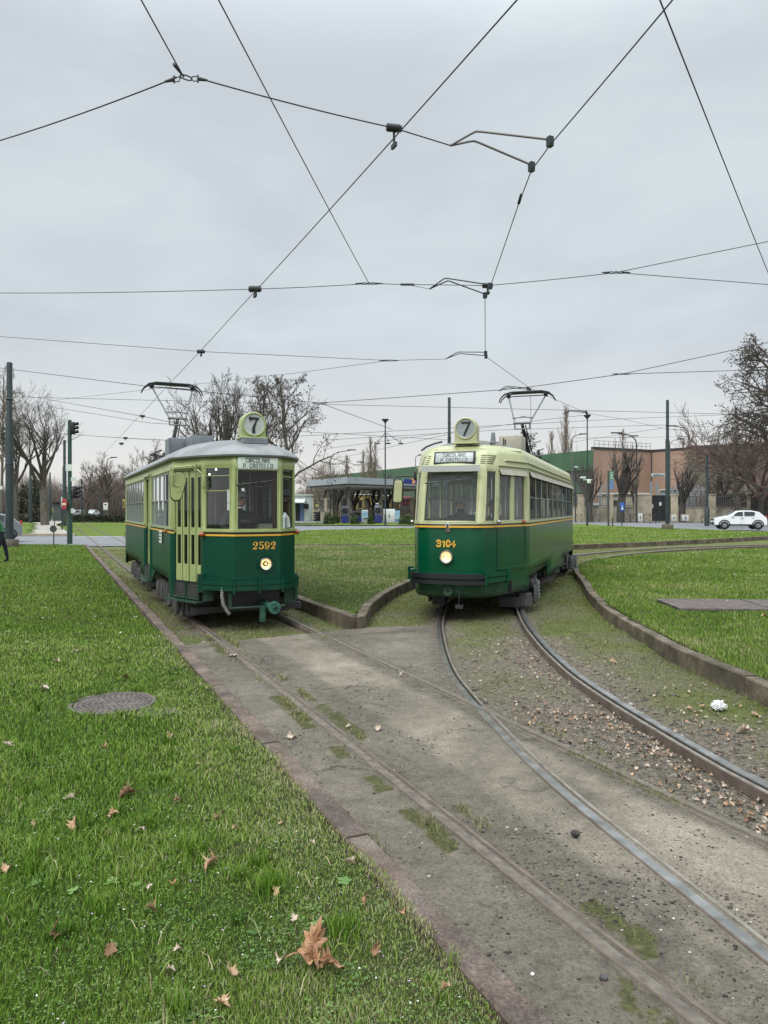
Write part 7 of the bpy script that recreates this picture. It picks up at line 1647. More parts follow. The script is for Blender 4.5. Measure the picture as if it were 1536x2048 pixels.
po = tree_at(1241, 1040, 872, 98, 51, 'pollard', 'big pollarded tree with black limbs before the pink brick building', 'pollarded trees', (POLLB, POLLB), wid=.85)
for x, yt, Z, lb, w in ((1180, 895, 99, 'pollarded tree behind the tall bowl lamp post', .85), (1364, 900, 99, 'pollarded tree right of the tall dark pole', .9), (1437, 905, 100, 'pollarded tree behind the right railings', .8), (1270, 935, 106, 'thin small tree between the pollarded tree and the gate', .5), (772, 925, 110, 'pollarded tree crossed by the thin lamp post', .9), (746, 950, 108, 'thick dark pollard between the canopy columns', .9), (706, 935, 112, 'pollarded tree right of the canopy\'s front corner column', .85), (672, 925, 112, 'pollarded tree behind the left end of the canopy', .8), (690, 945, 118, 'small pollarded tree seen under the canopy left', .8), (640, 935, 120, 'pollarded tree left of the curved dark lamp', .8)):
    tree_at(x, 1040, yt, Z, 0, '', lb, 'pollarded trees', None, src=po, rz=x * 1.7, wid=w)
tH = tree_at(1606, 1040, 655, 72, 61, 'hanging', 'huge bare seed-covered tree at the right edge', 'bare trees at the right edge', (BARKD, TWIGD), wid=1.15)
tree_at(1478, 1040, 815, 90, 0, '', 'lower spreading bare tree before the grey brown wall, left of the huge one', 'bare trees at the right edge', None, src=tC, rz=1.2, wid=.95)
tI = tree_at(1520, 1040, 800, 92, 62, 'thicket', 'dense reddish twiggy tree above the white car', 'bare trees at the right edge', (BARKD, TWIGR), wid=1.0)
tree_at(1450, 1040, 880, 104, 0, '', 'thin ochre-twigged tree behind the right railings', 'bare trees at the right edge', None, src=tF, rz=1.5, wid=.8)
# dense brown woods far behind: one mass
def far_wood(name, x0, x1, Z, ytop, n, label, seed, col):
    r_ = np.random.default_rng(seed); V = []; F = []; X0_, X1_ = XX(Z, x0), XX(Z, x1)
    for i in range(n):
        bx = r_.uniform(X0_, X1_); by = Z + r_.uniform(-4, 10); hh = ZZ(Z, ytop) * r_.uniform(.25, 1.0) * (.8 + .2 * math.sin(bx * .35)); lean_ = r_.normal(0, .35, 2); z0 = hh * r_.uniform(.0, .75); w = r_.uniform(.02, .06)
        L_ = hh - z0; a = np.array([bx, by, z0]); b = a + np.array([lean_[0] * L_ * .6, lean_[1] * L_ * .3, L_]); o = np.array([w, 0, 0]); o2 = np.array([0, w, 0]); k = len(V)
        V += [a - o, a + o, a + o2, b]; F += [(k, k + 1, k + 3), (k + 1, k + 2, k + 3), (k + 2, k, k + 3)]
    return stuff(npmesh(name, np.array(V), np.array(F), mat(name + '_twigs', col, .95)), label, 'wood')
far_wood('far_wood', -60, 265, 175, 935, 15000, 'brown leafless woods closing the avenue on the left', 1, (.095, .075, .062))
far_wood('far_wood', 560, 720, 165, 950, 7000, 'brown leafless woods behind the petrol station', 2, (.1, .08, .06))
far_wood('far_wood', 1395, 1620, 108, 905, 2600, 'reddish brown thicket before the wall at the right edge', 3, (.12, .08, .065))
# dark conifer behind the right tram's pantograph
e = empty('cedar_tree', (XX(120, 1052), 120, .1)); tag(e, 'dark evergreen cedar tip behind the right pantograph', 'tree'); rr = random.Random(9)
k = M(); k.tube([(0, 0, 0), (0, 0, 14.6)], [.35, .05], 8); k.obj('trunk', BARKD, e)
k = M()
for i in range(34):
    z = 5 + 9.2 * i / 34; a = i * 2.4 + rr.uniform(-.3, .3); Lb = (15.5 - z) * .46 + .5; d = Vector((math.cos(a), math.sin(a), .12))
    pts = [Vector((0, 0, z)) + d * Lb * t + Vector((0, 0, .9 * t * t - .2 * t)) for t in (0, .3, .6, 1)]; k.tube(pts, [.08, .06, .04, .02], 4, cap=False)
    for j in range(60):
        t = rr.uniform(.15, 1); q = Vector((0, 0, z)) + d * Lb * t + Vector((0, 0, .9 * t * t - .2 * t)); o_ = Vector((rr.gauss(0, .35), rr.gauss(0, .35), rr.gauss(-.05, .1))) * (1.1 - t * .4)
        p = q + o_; w = Vector((rr.gauss(0, 1), rr.gauss(0, 1), rr.gauss(0, .3))).normalized() * rr.uniform(.16, .34); u = Vector((rr.gauss(0, 1), rr.gauss(0, 1), rr.gauss(0, .3))).normalized() * .12
        k.add([p - w, p + u, p + w, p - u], [(0, 1, 2, 3)])
k.obj('crown', mat('cedar_needles', (.018, .032, .022), .9), e, smooth=0)
# hedges and bushes
def leafy(name, boxes, n, size, m, label, cat, seed, group=None, ball=False, kind=None):
    r_ = np.random.default_rng(seed); (x0, y0, z0), (x1, y1, z1) = boxes; c = np.array([(x0 + x1) / 2, (y0 + y1) / 2, z0])
    if ball:
        v = r_.normal(0, 1, (n, 3)); v /= np.linalg.norm(v, axis=1)[:, None]; v *= r_.uniform(.55, 1, (n, 1)) ** .5 * (1 + .12 * np.sin(v[:, :1] * 7) + .1 * np.sin(v[:, 1:2] * 9 + 1)); v[:, 2] = np.abs(v[:, 2])
        Pp = v * np.array([(x1 - x0) / 2, (y1 - y0) / 2, z1 - z0])
    else:
        Pp = r_.uniform(0, 1, (n, 3)) * np.array([x1 - x0, y1 - y0, z1 - z0]) - np.array([(x1 - x0) / 2, (y1 - y0) / 2, 0])
        Pp[:, 2] *= .93 + .07 * np.sin(Pp[:, 0] * 2.2)
    a = r_.normal(0, 1, (n, 3)); a /= np.linalg.norm(a, axis=1)[:, None]; b = np.cross(a, r_.normal(0, 1, (n, 3))); b /= np.linalg.norm(b, axis=1)[:, None]; s = r_.uniform(.6, 1.3, (n, 1)) * size
    V = np.stack([Pp - a * s, Pp + b * s * .5, Pp + a * s, Pp - b * s * .5], 1).reshape(-1, 3); F = np.arange(n * 4).reshape(-1, 4)
    o = npmesh(name, V, F, m); o.location = c; tag(o, label, cat, group); return o
HEDGEM = mat('hedge_leaves', (.035, .045, .03), .9, col2=(.07, .07, .045), scale=2); BUSHM = mat('bush_leaves', (.035, .06, .018), .8, col2=(.075, .11, .035), scale=3)
leafy('hedge', ((XX(100, 145), 99, .1), (XX(100, 262), 101, 1.15)), 9000, .14, HEDGEM, 'low clipped dark hedge across the end of the tram lawn at left', 'hedge', 1)
leafy('bush', ((XX(95, 38), 93, .1), (XX(95, 88), 97, 5.2)), 5200, .22, mat('greyish_bush', (.1, .1, .075), .9, col2=(.05, .055, .035), scale=1), 'greyish green tall bushes between the two left trees', 'bush', 2, ball=True)
for i, (x0, x1, yt, yb, Z, lb) in enumerate(((647, 668, 1027, 1046, 83, 'low bush left of the front fuel pump'), (664, 679, 1028, 1042, 92, 'flat bush behind the low bush at the canopy\'s left'), (700, 718, 1031, 1046, 84, 'low bush right of the left fuel pump'), (735, 748, 1030, 1045, 84, 'low bush left of the right fuel pump'), (797, 830, 1030, 1046, 82, 'wide low bush beside the right tram\'s left flank'))):
    leafy('bush', ((XX(Z, x0), Z - 1, .1), (XX(Z, x1), Z + 1, ZZ(Z, yt))), 1500, .1, BUSHM, lb, 'bush', 10 + i, 'low bushes at the petrol station', ball=True)
# ------------------------------------------------------------------ grass, as stuff
def gmat(name, stops, rough=.6, tr=.25):
    g = NT(name); g.done(g.ramp(g.attr('tint'), stops), rough, .25)
    g.b.inputs['Subsurface Weight'].default_value = 0
    return g.m
GRASSM = gmat('grass_blades', [(0, (.035, .085, .007)), (.3, (.07, .16, .01)), (.55, (.135, .235, .022)), (.78, (.225, .29, .065)), (.93, (.34, .33, .18)), (1, (.4, .32, .21))])
DRYM = gmat('short_yellow_grass', [(0, (.07, .085, .024)), (.5, (.17, .185, .06)), (.85, (.25, .25, .11)), (1, (.36, .31, .2))])
def blades(name, x, y, z, h, w, tint, m, label, seed, bend=.6, parent=None):
    r_ = np.random.default_rng(seed); n = len(x); a = r_.uniform(0, 6.283, n); ca, sa = np.cos(a), np.sin(a); b = r_.uniform(.1, 1, n) * bend * h; f = a + r_.normal(0, .5, n) + 1.57
    bx, by = np.cos(f) * b, np.sin(f) * b; base = np.stack([x, y, z], 1)
    wd = np.stack([ca * w, sa * w, np.zeros(n)], 1); mid = base + np.stack([bx * .35, by * .35, h * .6], 1); tip = base + np.stack([bx, by, h * (1 - .25 * (b / h) ** 2)], 1)
    V = np.stack([base - wd, base + wd, mid + wd * .75, mid - wd * .75, tip], 1).reshape(-1, 3)
    i = np.arange(n)[:, None] * 5; F = np.concatenate([i + np.array([[0, 1, 2]]), i + np.array([[0, 2, 3]]), i + np.array([[3, 2, 4]])], 0)
    return stuff(npmesh(name, V, F, m, attrs={'tint': np.repeat(tint, 5)}), label, 'grass')
def scatter(n, z0, z1, x_of, power, seed):
    """points in front of the camera, thinning with distance; density ~ Z^-power"""
    r_ = np.random.default_rng(seed); u = r_.uniform(0, 1, n); p = 2 - power
    Z = (z0 ** p + u * (z1 ** p - z0 ** p)) ** (1 / p) if abs(p) > 1e-3 else z0 * (z1 / z0) ** u
    lo, hi = x_of; X = Z * r_.uniform(lo, hi, n); return X, Z, r_
def lawn_z(x, y): return lawn_h(x, y)
def patch(x, y): return wav(x, y, 1.1, 71), wav(x, y, 4.2, 72)
# left lawn, near
gx, gy = G(225, 1402, .08)
X, Z, r_ = scatter(500000, 1.6, 11, (-.80, .42), 1.75, 101)
p = X * CA + Z * SA; k = p < 1.495 + .035 * wav(X, Z, 7, 5); mh = np.hypot(X - gx, (Z - gy)); k &= mh > .37
X, Z, p = X[k], Z[k], p[k]; a, b = patch(X, Z); edge = np.clip((1.6 - p) / .8, 0, 1)
lush = np.clip((-X / Z - .12) * 3.0 + (Z - 3.5) * .14, 0, 1)
h = (.024 + .013 * a + .010 * b + .014 * lush) * r_.uniform(.5, 1.4, len(X)) * (.55 + .45 * edge); tuft = (wav(X, Z, 7, 73) > .75) & (r_.uniform(0, 1, len(X)) < .8); h = np.where(tuft, h * 2.1 + .022, h); h = np.clip(h, .012, .14)
w = (.0009 + .0008 * r_.uniform(0, 1, len(X))) * np.clip(Z / 2.6, 1, 3.2)
lowf = wav(X, Z, .8, 79); bare = (wav(X, Z, 2.6, 80) > .72) & (r_.uniform(0, 1, len(X)) < .75); tint = np.clip(.62 + .15 * a + .12 * b + .12 * lowf + r_.normal(0, .16, len(X)) + .18 * (1 - edge) - .16 * tuft - .07 * lush, 0, .93); dry = r_.uniform(0, 1, len(X)) < (.08 + .06 * lowf + .05 * b) * (1 - .85 * lush) + .08 * (1 - edge) + .35 * bare * (1 - lush); h = np.where(bare & (lush < .5), h * .45, h); tint = np.where(dry, r_.uniform(.9, 1, len(X)), tint)
blades('grass', X, Z, lawn_z(X, Z) - .004, h, w, tint, GRASSM, 'long green grass blades of the left lawn nearest the camera', 1, bend=.85)
X, Z, r_ = scatter(1500, 1.8, 6.5, (-.6, .42), 1.8, 103); p = X * CA + Z * SA; k = (p < 1.38) & (np.hypot(X - gx, Z - gy) > .42); X, Z = X[k], Z[k]
blades('grass', X, Z, lawn_z(X, Z) + .012, r_.uniform(.04, .085, len(X)), .0013 + .0012 * r_.uniform(0, 1, len(X)), np.clip(r_.normal(.72, .2, len(X)), .2, 1), GRASSM, 'pale long arching blades lying over the near lawn', 9, bend=1.5)
X, Z, r_ = scatter(270000, 10.5, 37, (-.82, .05), 1.5, 102); p = X * CA + Z * SA; k = (p < 1.40) & (Z < 36.3); X, Z, p = X[k], Z[k], p[k]; a, b = patch(X, Z)
blades('grass', X, Z, lawn_z(X, Z) - .005, np.clip((.05 + .012 * a) * r_.uniform(.5, 1.3, len(X)), .02, .1), .0045 * np.clip(Z / 11, 1, 4) * r_.uniform(.6, 1.2, len(X)), np.clip(.56 + .1 * a + .06 * b + r_.normal(0, .13, len(X)), 0, .95), GRASSM, 'green grass of the left lawn farther back towards the road', 2)
def on_islands(n, z0, z1, xr, polys, seed, pw, hgt, wbase, base, tm, label, m=GRASSM, zt=.15, dry=.08, zn=.015, cut=None):
    X, Z, r_ = scatter(n, z0, z1, xr, pw, seed); k = inpoly(X, Z, polys)
    if cut is not None: k &= cut(X, Z)
    X, Z = X[k], Z[k]; a, b = patch(X, Z); zz = zt + zn * wav(X, Z, 1.6, 51) + zn * .6 * wav(X, Z, 5, 52)
    big = wav(X, Z, .55, 74); t = np.clip(tm + .14 * a + .1 * b + .1 * big + r_.normal(0, .14, len(X)), 0, .95); t = np.where(r_.uniform(0, 1, len(X)) < dry * (1 + a), r_.uniform(.88, 1, len(X)), t)
    blades('grass', X, Z, zz - .004, np.clip((hgt + .25 * hgt * a + .2 * hgt * big) * r_.uniform(.5, 1.4, len(X)), .01, .16), wbase * np.clip(Z / base, .6, 6) * r_.uniform(.6, 1.2, len(X)), t, m, label, seed + 5)
on_islands(190000, 10.8, 35, (-.40, .34), MIDI + [(7.3, 34.1), (-12, 34.3)], 111, 1.3, .034, .0045, 12, .6, 'patchy grass on the pointed island between the trams', dry=.3)
a0g = G(1330, 1213, .16)[1] + .1
gr = lambda X, Z: ~((X > 4.9) & (X < 8.4) & (np.abs(Z - a0g) < .62))
on_islands(440000, 4.8, 36, (.2, .92), RII + [(60, 0)], 121, 1.2, .045, .0045, 12, .56, 'grass on the kerbed island at right', dry=.08, cut=gr)
on_islands(230000, 34.0, 66, (-.36, .75), FARI + FARL[len(FARK):], 131, .9, .06, .014, 40, .6, 'bright grass of the long lawn beyond the tracks', zt=.17, dry=.03, zn=.03)
# moss and short growth on the track bed
X, Z, r_ = scatter(420000, 2.6, 34, (-.62, .62), 1.35, 141)
def outside(X, Z):
    p = X * CA + Z * SA
    k = (p > 1.66) & ~inpoly(X, Z, MID + [(7.3, 34.1), (-12, 34.3)]) & ~inpoly(X, Z, RI + [(60, 0)]) & ~inpoly(X, Z, pave) & (Z < 34.6) & (dist_line(X, Z, FARK) > .1) & (Z < np.interp(X, [q[0] for q in FARK], [q[1] for q in FARK]))
    d = rail_d(X, Z); return k & (d > .075)
k = outside(X, Z); X, Z = X[k], Z[k]; ms = tb_moss(X, Z) + .22 * wav(X, Z, 4, 75); k = (r_.uniform(0, 1, len(X)) < np.clip(ms * 1.5 - .25, .02, 1)); X, Z = X[k], Z[k]; a, b = patch(X, Z)
blades('moss_and_grass', X, Z, trackbed_h(X, Z) - .003, np.clip((.018 + .006 * a) * r_.uniform(.4, 1.6, len(X)), .006, .06), .0028 * np.clip(Z / 6, .7, 6) * r_.uniform(.6, 1.3, len(X)), np.clip(.42 + .14 * a + r_.normal(0, .2, len(X)), 0, 1), DRYM, 'short moss and grass growing between the rails', 4)
# growth along the rails and kerb in the paving
X = []; Y = []; r_ = np.random.default_rng(151); n = 26000
s = r_.uniform(2.0, 11, n); side_ = r_.choice([PL - .09, PL + .16, PR - .06, PR + .17, KP + .02], n, p=[.32, .24, .16, .08, .2]); pp = side_ + r_.normal(0, .03, n); xy = [A2(a_, b_) for a_, b_ in zip(pp, s)]
X = np.array([q[0] for q in xy]); Y = np.array([q[1] for q in xy]); k = (wav(X, Y, 2.4, 31) > .35) & (r_.uniform(0, 1, n) < .5) | (r_.uniform(0, 1, n) < .03); X, Y = X[k], Y[k]
blades('weeds', X, Y, np.full(len(X), -.01), np.clip(.02 * r_.uniform(.4, 2.2, len(X)), .006, .06), .0022 * np.clip(Y / 4, .7, 3), np.clip(r_.normal(.6, .2, len(X)), 0, 1), DRYM, 'weeds growing along the dusty rails and kerb', 5)
X = []; Y = []
for ln, sd in ((MID[8:60], -1), (RI[:70], 1)):
    o2_ = offset_line(ln, -sd * .03)
    for q in o2_[::1]:
        if math.hypot(*q) > 30: continue
        for _ in range(26): X.append(q[0] + r_.normal(0, .05) - 0.0); Y.append(q[1] + r_.uniform(-.3, .3))
X = np.array(X); Y = np.array(Y); k = ~inpoly(X, Y, MID + [(7.3, 34.1), (-12, 34.3)]) & ~inpoly(X, Y, RI + [(60, 0)]) & ~inpoly(X, Y, pave) & (wav(X, Y, 1.9, 88) > -.1) & (Y > 3.5); X, Y = X[k], Y[k]
blades('weeds', X, Y, trackbed_h(X, Y) - .004, .05 * r_.uniform(.4, 1.5, len(X)), .0026 * np.clip(Y / 6, .7, 3), np.clip(r_.normal(.5, .2, len(X)), 0, 1), GRASSM, 'weeds growing at the foot of the island kerbs', 6)
# clover and small broad leaves in the near lawn
def leaflets(name, n, zr, xr, size, tints, m, label, seed, hz=.02, clump=.2, nl=3):
    X, Z, r_ = scatter(n, *zr, xr, 1.9, seed); p = X * CA + Z * SA; k = (p < 1.38) & (wav(X, Z, 3.1, seed) > clump) & (np.hypot(X - gx, Z - gy) > .40); X, Z = X[k], Z[k]; n = len(X)
    c = np.stack([X, Z, lawn_z(X, Z) + r_.uniform(.4, 1.3, n) * hz], 1); V = []; T = []
    tn = r_.uniform(*tints, n); s = size * r_.uniform(.6, 1.3, n); a0 = r_.uniform(0, 6.28, n)
    for j in range(nl):
        a = a0 + j * 2 * math.pi / nl; d = np.stack([np.cos(a), np.sin(a), r_.uniform(-.1, .5, n)], 1); q = np.stack([-np.sin(a), np.cos(a), np.zeros(n)], 1); sc3 = s[:, None]
        V.append(np.stack([c, c + d * sc3 * .6 + q * sc3 * .45, c + d * sc3 * 1.1, c + d * sc3 * .6 - q * sc3 * .45], 1)); T.append(np.repeat(tn, 4))
    V = np.concatenate([v.reshape(-1, 3) for v in V]); F = np.arange(len(V)).reshape(-1, 4)
    return stuff(npmesh(name, V, F, m, attrs={'tint': np.concatenate(T)}), label, 'plants')
CLOV = gmat('clover_leaves', [(0, (.045, .09, .03)), (.5, (.085, .155, .045)), (1, (.16, .26, .07))])
leaflets('clover', 22000, (1.8, 5.5), (-.6, .42), .0075, (.1, .9), CLOV, 'clover leaves among the near grass', 161, .024, .42)
leaflets('small_herbs', 16000, (1.8, 7), (-.6, .42), .0045, (.3, 1), CLOV, 'tiny pale herb leaves among the near grass', 162, .03, -.2, 4)
leaflets('broad_weeds', 260, (1.9, 5), (-.5, .4), .03, (.55, 1), CLOV, 'broader light green weed leaves in the near lawn', 163, .022, .55, 5)
FLW = gmat('tiny_flowers', [(0, (.75, .75, .7)), (.6, (.8, .8, .78)), (.61, (.5, .35, .65)), (1, (.62, .45, .75))])
leaflets('tiny_flowers', 600, (1.9, 9), (-.62, .42), .0036, (0, 1), FLW, 'tiny white and violet flowers in the near lawn', 164, .045, -.4, 5)
leaflets('tiny_flowers', 260, (9, 36), (-.6, .05), .014, (0, .5), FLW, 'white specks of daisies in the far part of the left lawn', 165, .05, -.9, 5)
X, Z, r_ = scatter(1500, 12, 62, (-.35, .6), 1.2, 166); pol = FARI + FARL[len(FARK):]; k = inpoly(X, Z, pol) | inpoly(X, Z, RII + [(60, 0)]) | inpoly(X, Z, MIDI + [(7.3, 34.1), (-12, 34.3)]); X, Z = X[k], Z[k]; n = len(X); s = .0016 * Z * r_.uniform(.3, .75, n); c = np.stack([X, Z, np.full(n, .215)], 1)
V = np.stack([c + np.stack([s * a_, s * b_, s * c_], 1) for a_, b_, c_ in ((-1, 0, 0), (0, -1, .5), (1, 0, .1), (0, 1, .6))], 1).reshape(-1, 3)
stuff(npmesh('pale_specks', V, np.arange(n * 4).reshape(-1, 4), mat('pale_daisy', (.6, .6, .5), .9)), 'white daisies and pale leaf scraps on the far lawns', 'flowers')
# ------------------------------------------------------------------ stones and grit
def stones(name, X, Y, Zb, s, tint, label, m, seed):
    r_ = np.random.default_rng(seed); n = len(X); u = np.array([(1, 0, 0), (-1, 0, 0), (0, 1, 0), (0, -1, 0), (0, 0, 1), (0, 0, -1)], float); V = u[None] * s[:, None, None] * r_.uniform(.55, 1.25, (n, 6, 1)); a = r_.uniform(0, 6.28, n)
    x = V[..., 0] * np.cos(a)[:, None] - V[..., 1] * np.sin(a)[:, None]; y = V[..., 0] * np.sin(a)[:, None] + V[..., 1] * np.cos(a)[:, None]
    V = np.stack([x * 1.2 + X[:, None], y + Y[:, None], V[..., 2] * .6 + Zb[:, None]], 2).reshape(-1, 3); f = np.array([(0, 2, 4), (2, 1, 4), (1, 3, 4), (3, 0, 4), (2, 0, 5), (1, 2, 5), (3, 1, 5), (0, 3, 5)])
    F = (np.arange(n)[:, None, None] * 6 + f[None]).reshape(-1, 3); return stuff(npmesh(name, V, F, m, attrs={'tint': np.repeat(tint, 6)}), label, 'stones')
STM = gmat('stone_grit', [(0, (.03, .028, .025)), (.4, (.09, .08, .068)), (.75, (.2, .18, .15)), (1, (.42, .4, .36))], .9)
X, Z, r_ = scatter(60000, 2.6, 22, (-.3, .62), 1.7, 171); k = outside(X, Z); k &= (r_.uniform(0, 1, len(X)) > tb_moss(X, Z) * .9); X, Z = X[k], Z[k]
stones('gravel', X, Z, trackbed_h(X, Z) + .002, r_.gamma(2.2, .0037, len(X)).clip(.002, .04), r_.beta(2.4, 2.2, len(X)), 'grey brown gravel of the track bed', STM, 1)
X, Z, r_ = scatter(80000, 1.8, 9.5, (-.35, .6), 1.8, 172); k = inpoly(X, Z, pave) & (rail_d(X, Z) > .06); X, Z = X[k], Z[k]; q = wav(X, Z, 1.8, 76); k = r_.uniform(0, 1, len(X)) < np.clip(.15 + q * .7, .03, 1); X, Z = X[k], Z[k]
stones('grit', X, Z, pave_h(X, Z) + .0015, r_.gamma(1.6, .0021, len(X)).clip(.001, .013), r_.choice([.1, .3, .7, 1.0], len(X), p=[.5, .3, .13, .07]), 'loose grit and small stones on the paving', STM, 2)
# ------------------------------------------------------------------ dead leaves
LEAFO = [(0, -.9), (.12, -.45), (.42, -.55), (.3, -.3), (.85, -.3), (.6, -.05), (1.0, .25), (.55, .22), (.62, .62), (.3, .45), (.22, .7), (0, 1.05), (-.2, .68), (-.32, .45), (-.6, .6), (-.5, .2), (-.95, .22), (-.6, -.05), (-.8, -.32), (-.32, -.3), (-.4, -.56), (-.1, -.46)]
def leaf_geo(r_, size, curl):
    n = len(LEAFO); ring = []; V = [(0, -.1, 0)]; F = []
    for f in (.5, 1.0):
        for x, y in LEAFO: V.append((x * f * (1 if f == 1 else .95), y * f, 0))
    for i in range(n): j = (i + 1) % n; F.append((0, 1 + i, 1 + j)); F.append((1 + i, 1 + n + i, 1 + n + j, 1 + j))
    a = r_.uniform(0, 6.28); ph = r_.uniform(0, 6.28); o = []
    for x, y, z in V:
        u = x * math.cos(a) + y * math.sin(a); v = -x * math.sin(a) + y * math.cos(a); rr2 = x * x + y * y
        z = curl * (.5 * u * u - .15 * v * v + .25 * math.sin(3.1 * v + ph) * math.sqrt(rr2) * .6 + .12 * math.sin(7 * math.atan2(y, x) + ph) * rr2); sq = 1 - .3 * curl * abs(u)
        o.append((x * size * sq, y * size * sq, z * size))
    return o, F
LEAFM = []
for nm, c, c2 in (('tan_leaf', (.33, .19, .1), (.48, .32, .2)), ('pale_leaf', (.36, .27, .2), (.5, .4, .31)), ('brown_leaf', (.16, .085, .045), (.27, .15, .08)), ('orange_leaf', (.3, .145, .06), (.42, .24, .13))): LEAFM.append(mat(nm, c, .75, col2=c2, scale=18, bump=.4, bscale=50))
def leaf(x, y, size_px, mi, label, group, seed, curl=1.0, tilt=.25, z=None, lift=.035):
    zb = .06; X, Z = G(x, y, zb); r_ = random.Random(seed); size = size_px / FPX * Z / 1.9; V, F = leaf_geo(r_, size, curl); ax_ = r_.uniform(.55, 1.0); V = [(vx * ax_, vy, vz * 1.2 + .35 * abs(vx) * (1 - ax_) * 2) for vx, vy, vz in V]; k = M(); k.v = V; k.f = F; k.m = [0] * len(F)
    o = k.obj('dead_leaf', LEAFM[mi], smooth=30, mods=[('SOLIDIFY', dict(thickness=.0012))]); hz = lawn_h(np.array(X), np.array(Z)) if z is None else z
    o.location = (X, Z, float(hz) + lift * (1 if z is None else .3)); o.rotation_euler = (r_.uniform(-tilt, tilt), r_.uniform(-tilt, tilt), r_.uniform(0, 6.28)); tag(o, label, 'leaf', group); return o
X, Z = G(632, 1925, .07); k = M(); r_ = random.Random(4)
def crumple(pts, fs, mt, amp, m=0): k.add([mt @ Vector((x, y, z + amp * (.02 * math.sin(55 * x + 1) * math.sin(43 * y) + .012 * math.sin(120 * y + 60 * x)))) for x, y, z in pts], fs, m)
V, F = leaf_geo(r_, .092, .5); crumple(V, F, Matrix.Translation((-.012, .035, .075)) @ Matrix.Rotation(R(62), 4, 'X') @ Matrix.Rotation(R(-18), 4, 'Z') @ Matrix.Diagonal((.62, 1.15, 1, 1)), .5)
V, F = leaf_geo(r_, .088, 1.7); crumple(V, F, Matrix.Translation((-.02, -.005, .035)) @ Matrix.Rotation(R(24), 4, 'X') @ Matrix.Rotation(R(70), 4, 'Z') @ Matrix.Diagonal((.9, 1.0, 1, 1)), 1.3)
V, F = leaf_geo(r_, .078, 2.0); crumple(V, F, Matrix.Translation((.055, -.03, .03)) @ Matrix.Rotation(R(30), 4, 'X') @ Matrix.Rotation(R(-110), 4, 'Z') @ Matrix.Diagonal((.7, 1.1, 1, 1)), 1.5)
k.tube([(-.03, .0, .05), (-.09, .01, .04), (-.13, -.01, .03)], .0022, 5)
o = k.obj('dead_leaf', mat('big_leaf', (.3, .15, .07), .7, col2=(.45, .27, .16), scale=14, bump=.5, bscale=70), smooth=25, loc=(X, Z, .06), mods=[('SOLIDIFY', dict(thickness=.0008))]); tag(o, 'largest curled orange brown plane leaf standing up in the near grass', 'leaf', 'dead leaves on the left lawn')
GLV = 'dead leaves on the left lawn'
for i, (x, y, s, mi, lb) in enumerate(((560, 1935, 40, 1, 'small pale curled leaf left of the largest orange leaf'), (302, 1842, 52, 2, 'narrow upright brown leaf up left of the largest leaf'), (425, 1735, 52, 0, 'tan pointed leaf in the middle of the near lawn'), (348, 1782, 26, 3, 'little orange leaf left below the pointed tan leaf'), (258, 1597, 58, 2, 'crumpled brown leaf in the centre of the left lawn'), (225, 1640, 38, 0, 'rounded tan leaf just below the crumpled brown one'), (340, 1477, 36, 0, 'tan leaf right below the manhole cover'), (140, 1605, 30, 1, 'pale leaf left of the crumpled brown leaf'), (110, 1885, 52, 2, 'broad brown leaf near the lower left corner'), (220, 1920, 40, 2, 'brown leaf in the lower left of the lawn'), (465, 1965, 48, 0, 'tan leaf folded upright left below the largest leaf'), (443, 2025, 50, 0, 'broad tan leaf at the bottom edge'), (355, 1922, 30, 1, 'small pale leaf centred near the bottom of the lawn'), (340, 1960, 28, 1, 'pale leaf scrap between the folded and the broad brown leaves'), (148, 1660, 46, 0, 'pair-like spread tan leaf at the left in the taller tufts'), (15, 1750, 36, 0, 'tan leaf cut by the left edge'), (470, 1663, 22, 0, 'small tan leaf right of the tall tuft'), (437, 1635, 26, 2, 'small brown leaf above the tall tuft'), (700, 1733, 36, 1, 'pale leaf near the kerb in the near lawn'), (805, 1835, 30, 3, 'orange leaf standing at the lawn edge by the kerb'), (893, 1975, 36, 0, 'tan leaf at the lawn edge near the bottom kerb'), (750, 1905, 44, 2, 'greyish brown leaf right of the largest leaf'), (590, 1853, 26, 1, 'small pale leaf above the largest leaf'), (90, 1385, 30, 1, 'pale leaf left of the manhole cover'), (15, 1505, 34, 1, 'white-looking leaf scrap at the left edge'), (115, 1332, 24, 1, 'whitish paper-like scrap above left of the manhole cover'), (152, 1311, 22, 1, 'pale leaf above the manhole cover'), (250, 1358, 26, 2, 'brown leaf just above the manhole cover'), (285, 1667, 22, 1, 'upright pale leaf right of the crumpled brown leaf'), (355, 1608, 30, 2, 'brown leaf pair right of the crumpled leaf'), (210, 1505, 24, 0, 'thin tan leaf below the manhole cover'), (625, 1690, 20, 1, 'small pale leaf near the kerb'), (300, 1735 + 60, 24, 1, 'pale leaf on the grass left of the little orange leaf'), (65, 1660, 22, 0, 'small tan leaf near the left edge'))):
    leaf(x, y, s * .95, mi, lb, GLV, 50 + i, 1.1, .7)
r_ = random.Random(77)
for i in range(34):
    Zq = r_.uniform(2.6, 16); xq = Zq * r_.uniform(-.5, .25); pq = xq * CA + Zq * SA
    if pq > 1.3: continue
    V, F = leaf_geo(r_, r_.uniform(.022, .04), 1.2); k = M(); k.v = V; k.f = F; k.m = [0] * len(F); o = k.obj('dead_leaf', LEAFM[r_.choice([0, 1, 2, 1])], smooth=30); o.location = (xq, Zq, float(lawn_h(np.array(xq), np.array(Zq))) + .03); o.rotation_euler = (r_.uniform(-.6, .6), r_.uniform(-.6, .6), r_.uniform(0, 6)); tag(o, 'small curled brown leaf lying loose in the left lawn grass', 'leaf', 'small loose leaves in the left lawn')
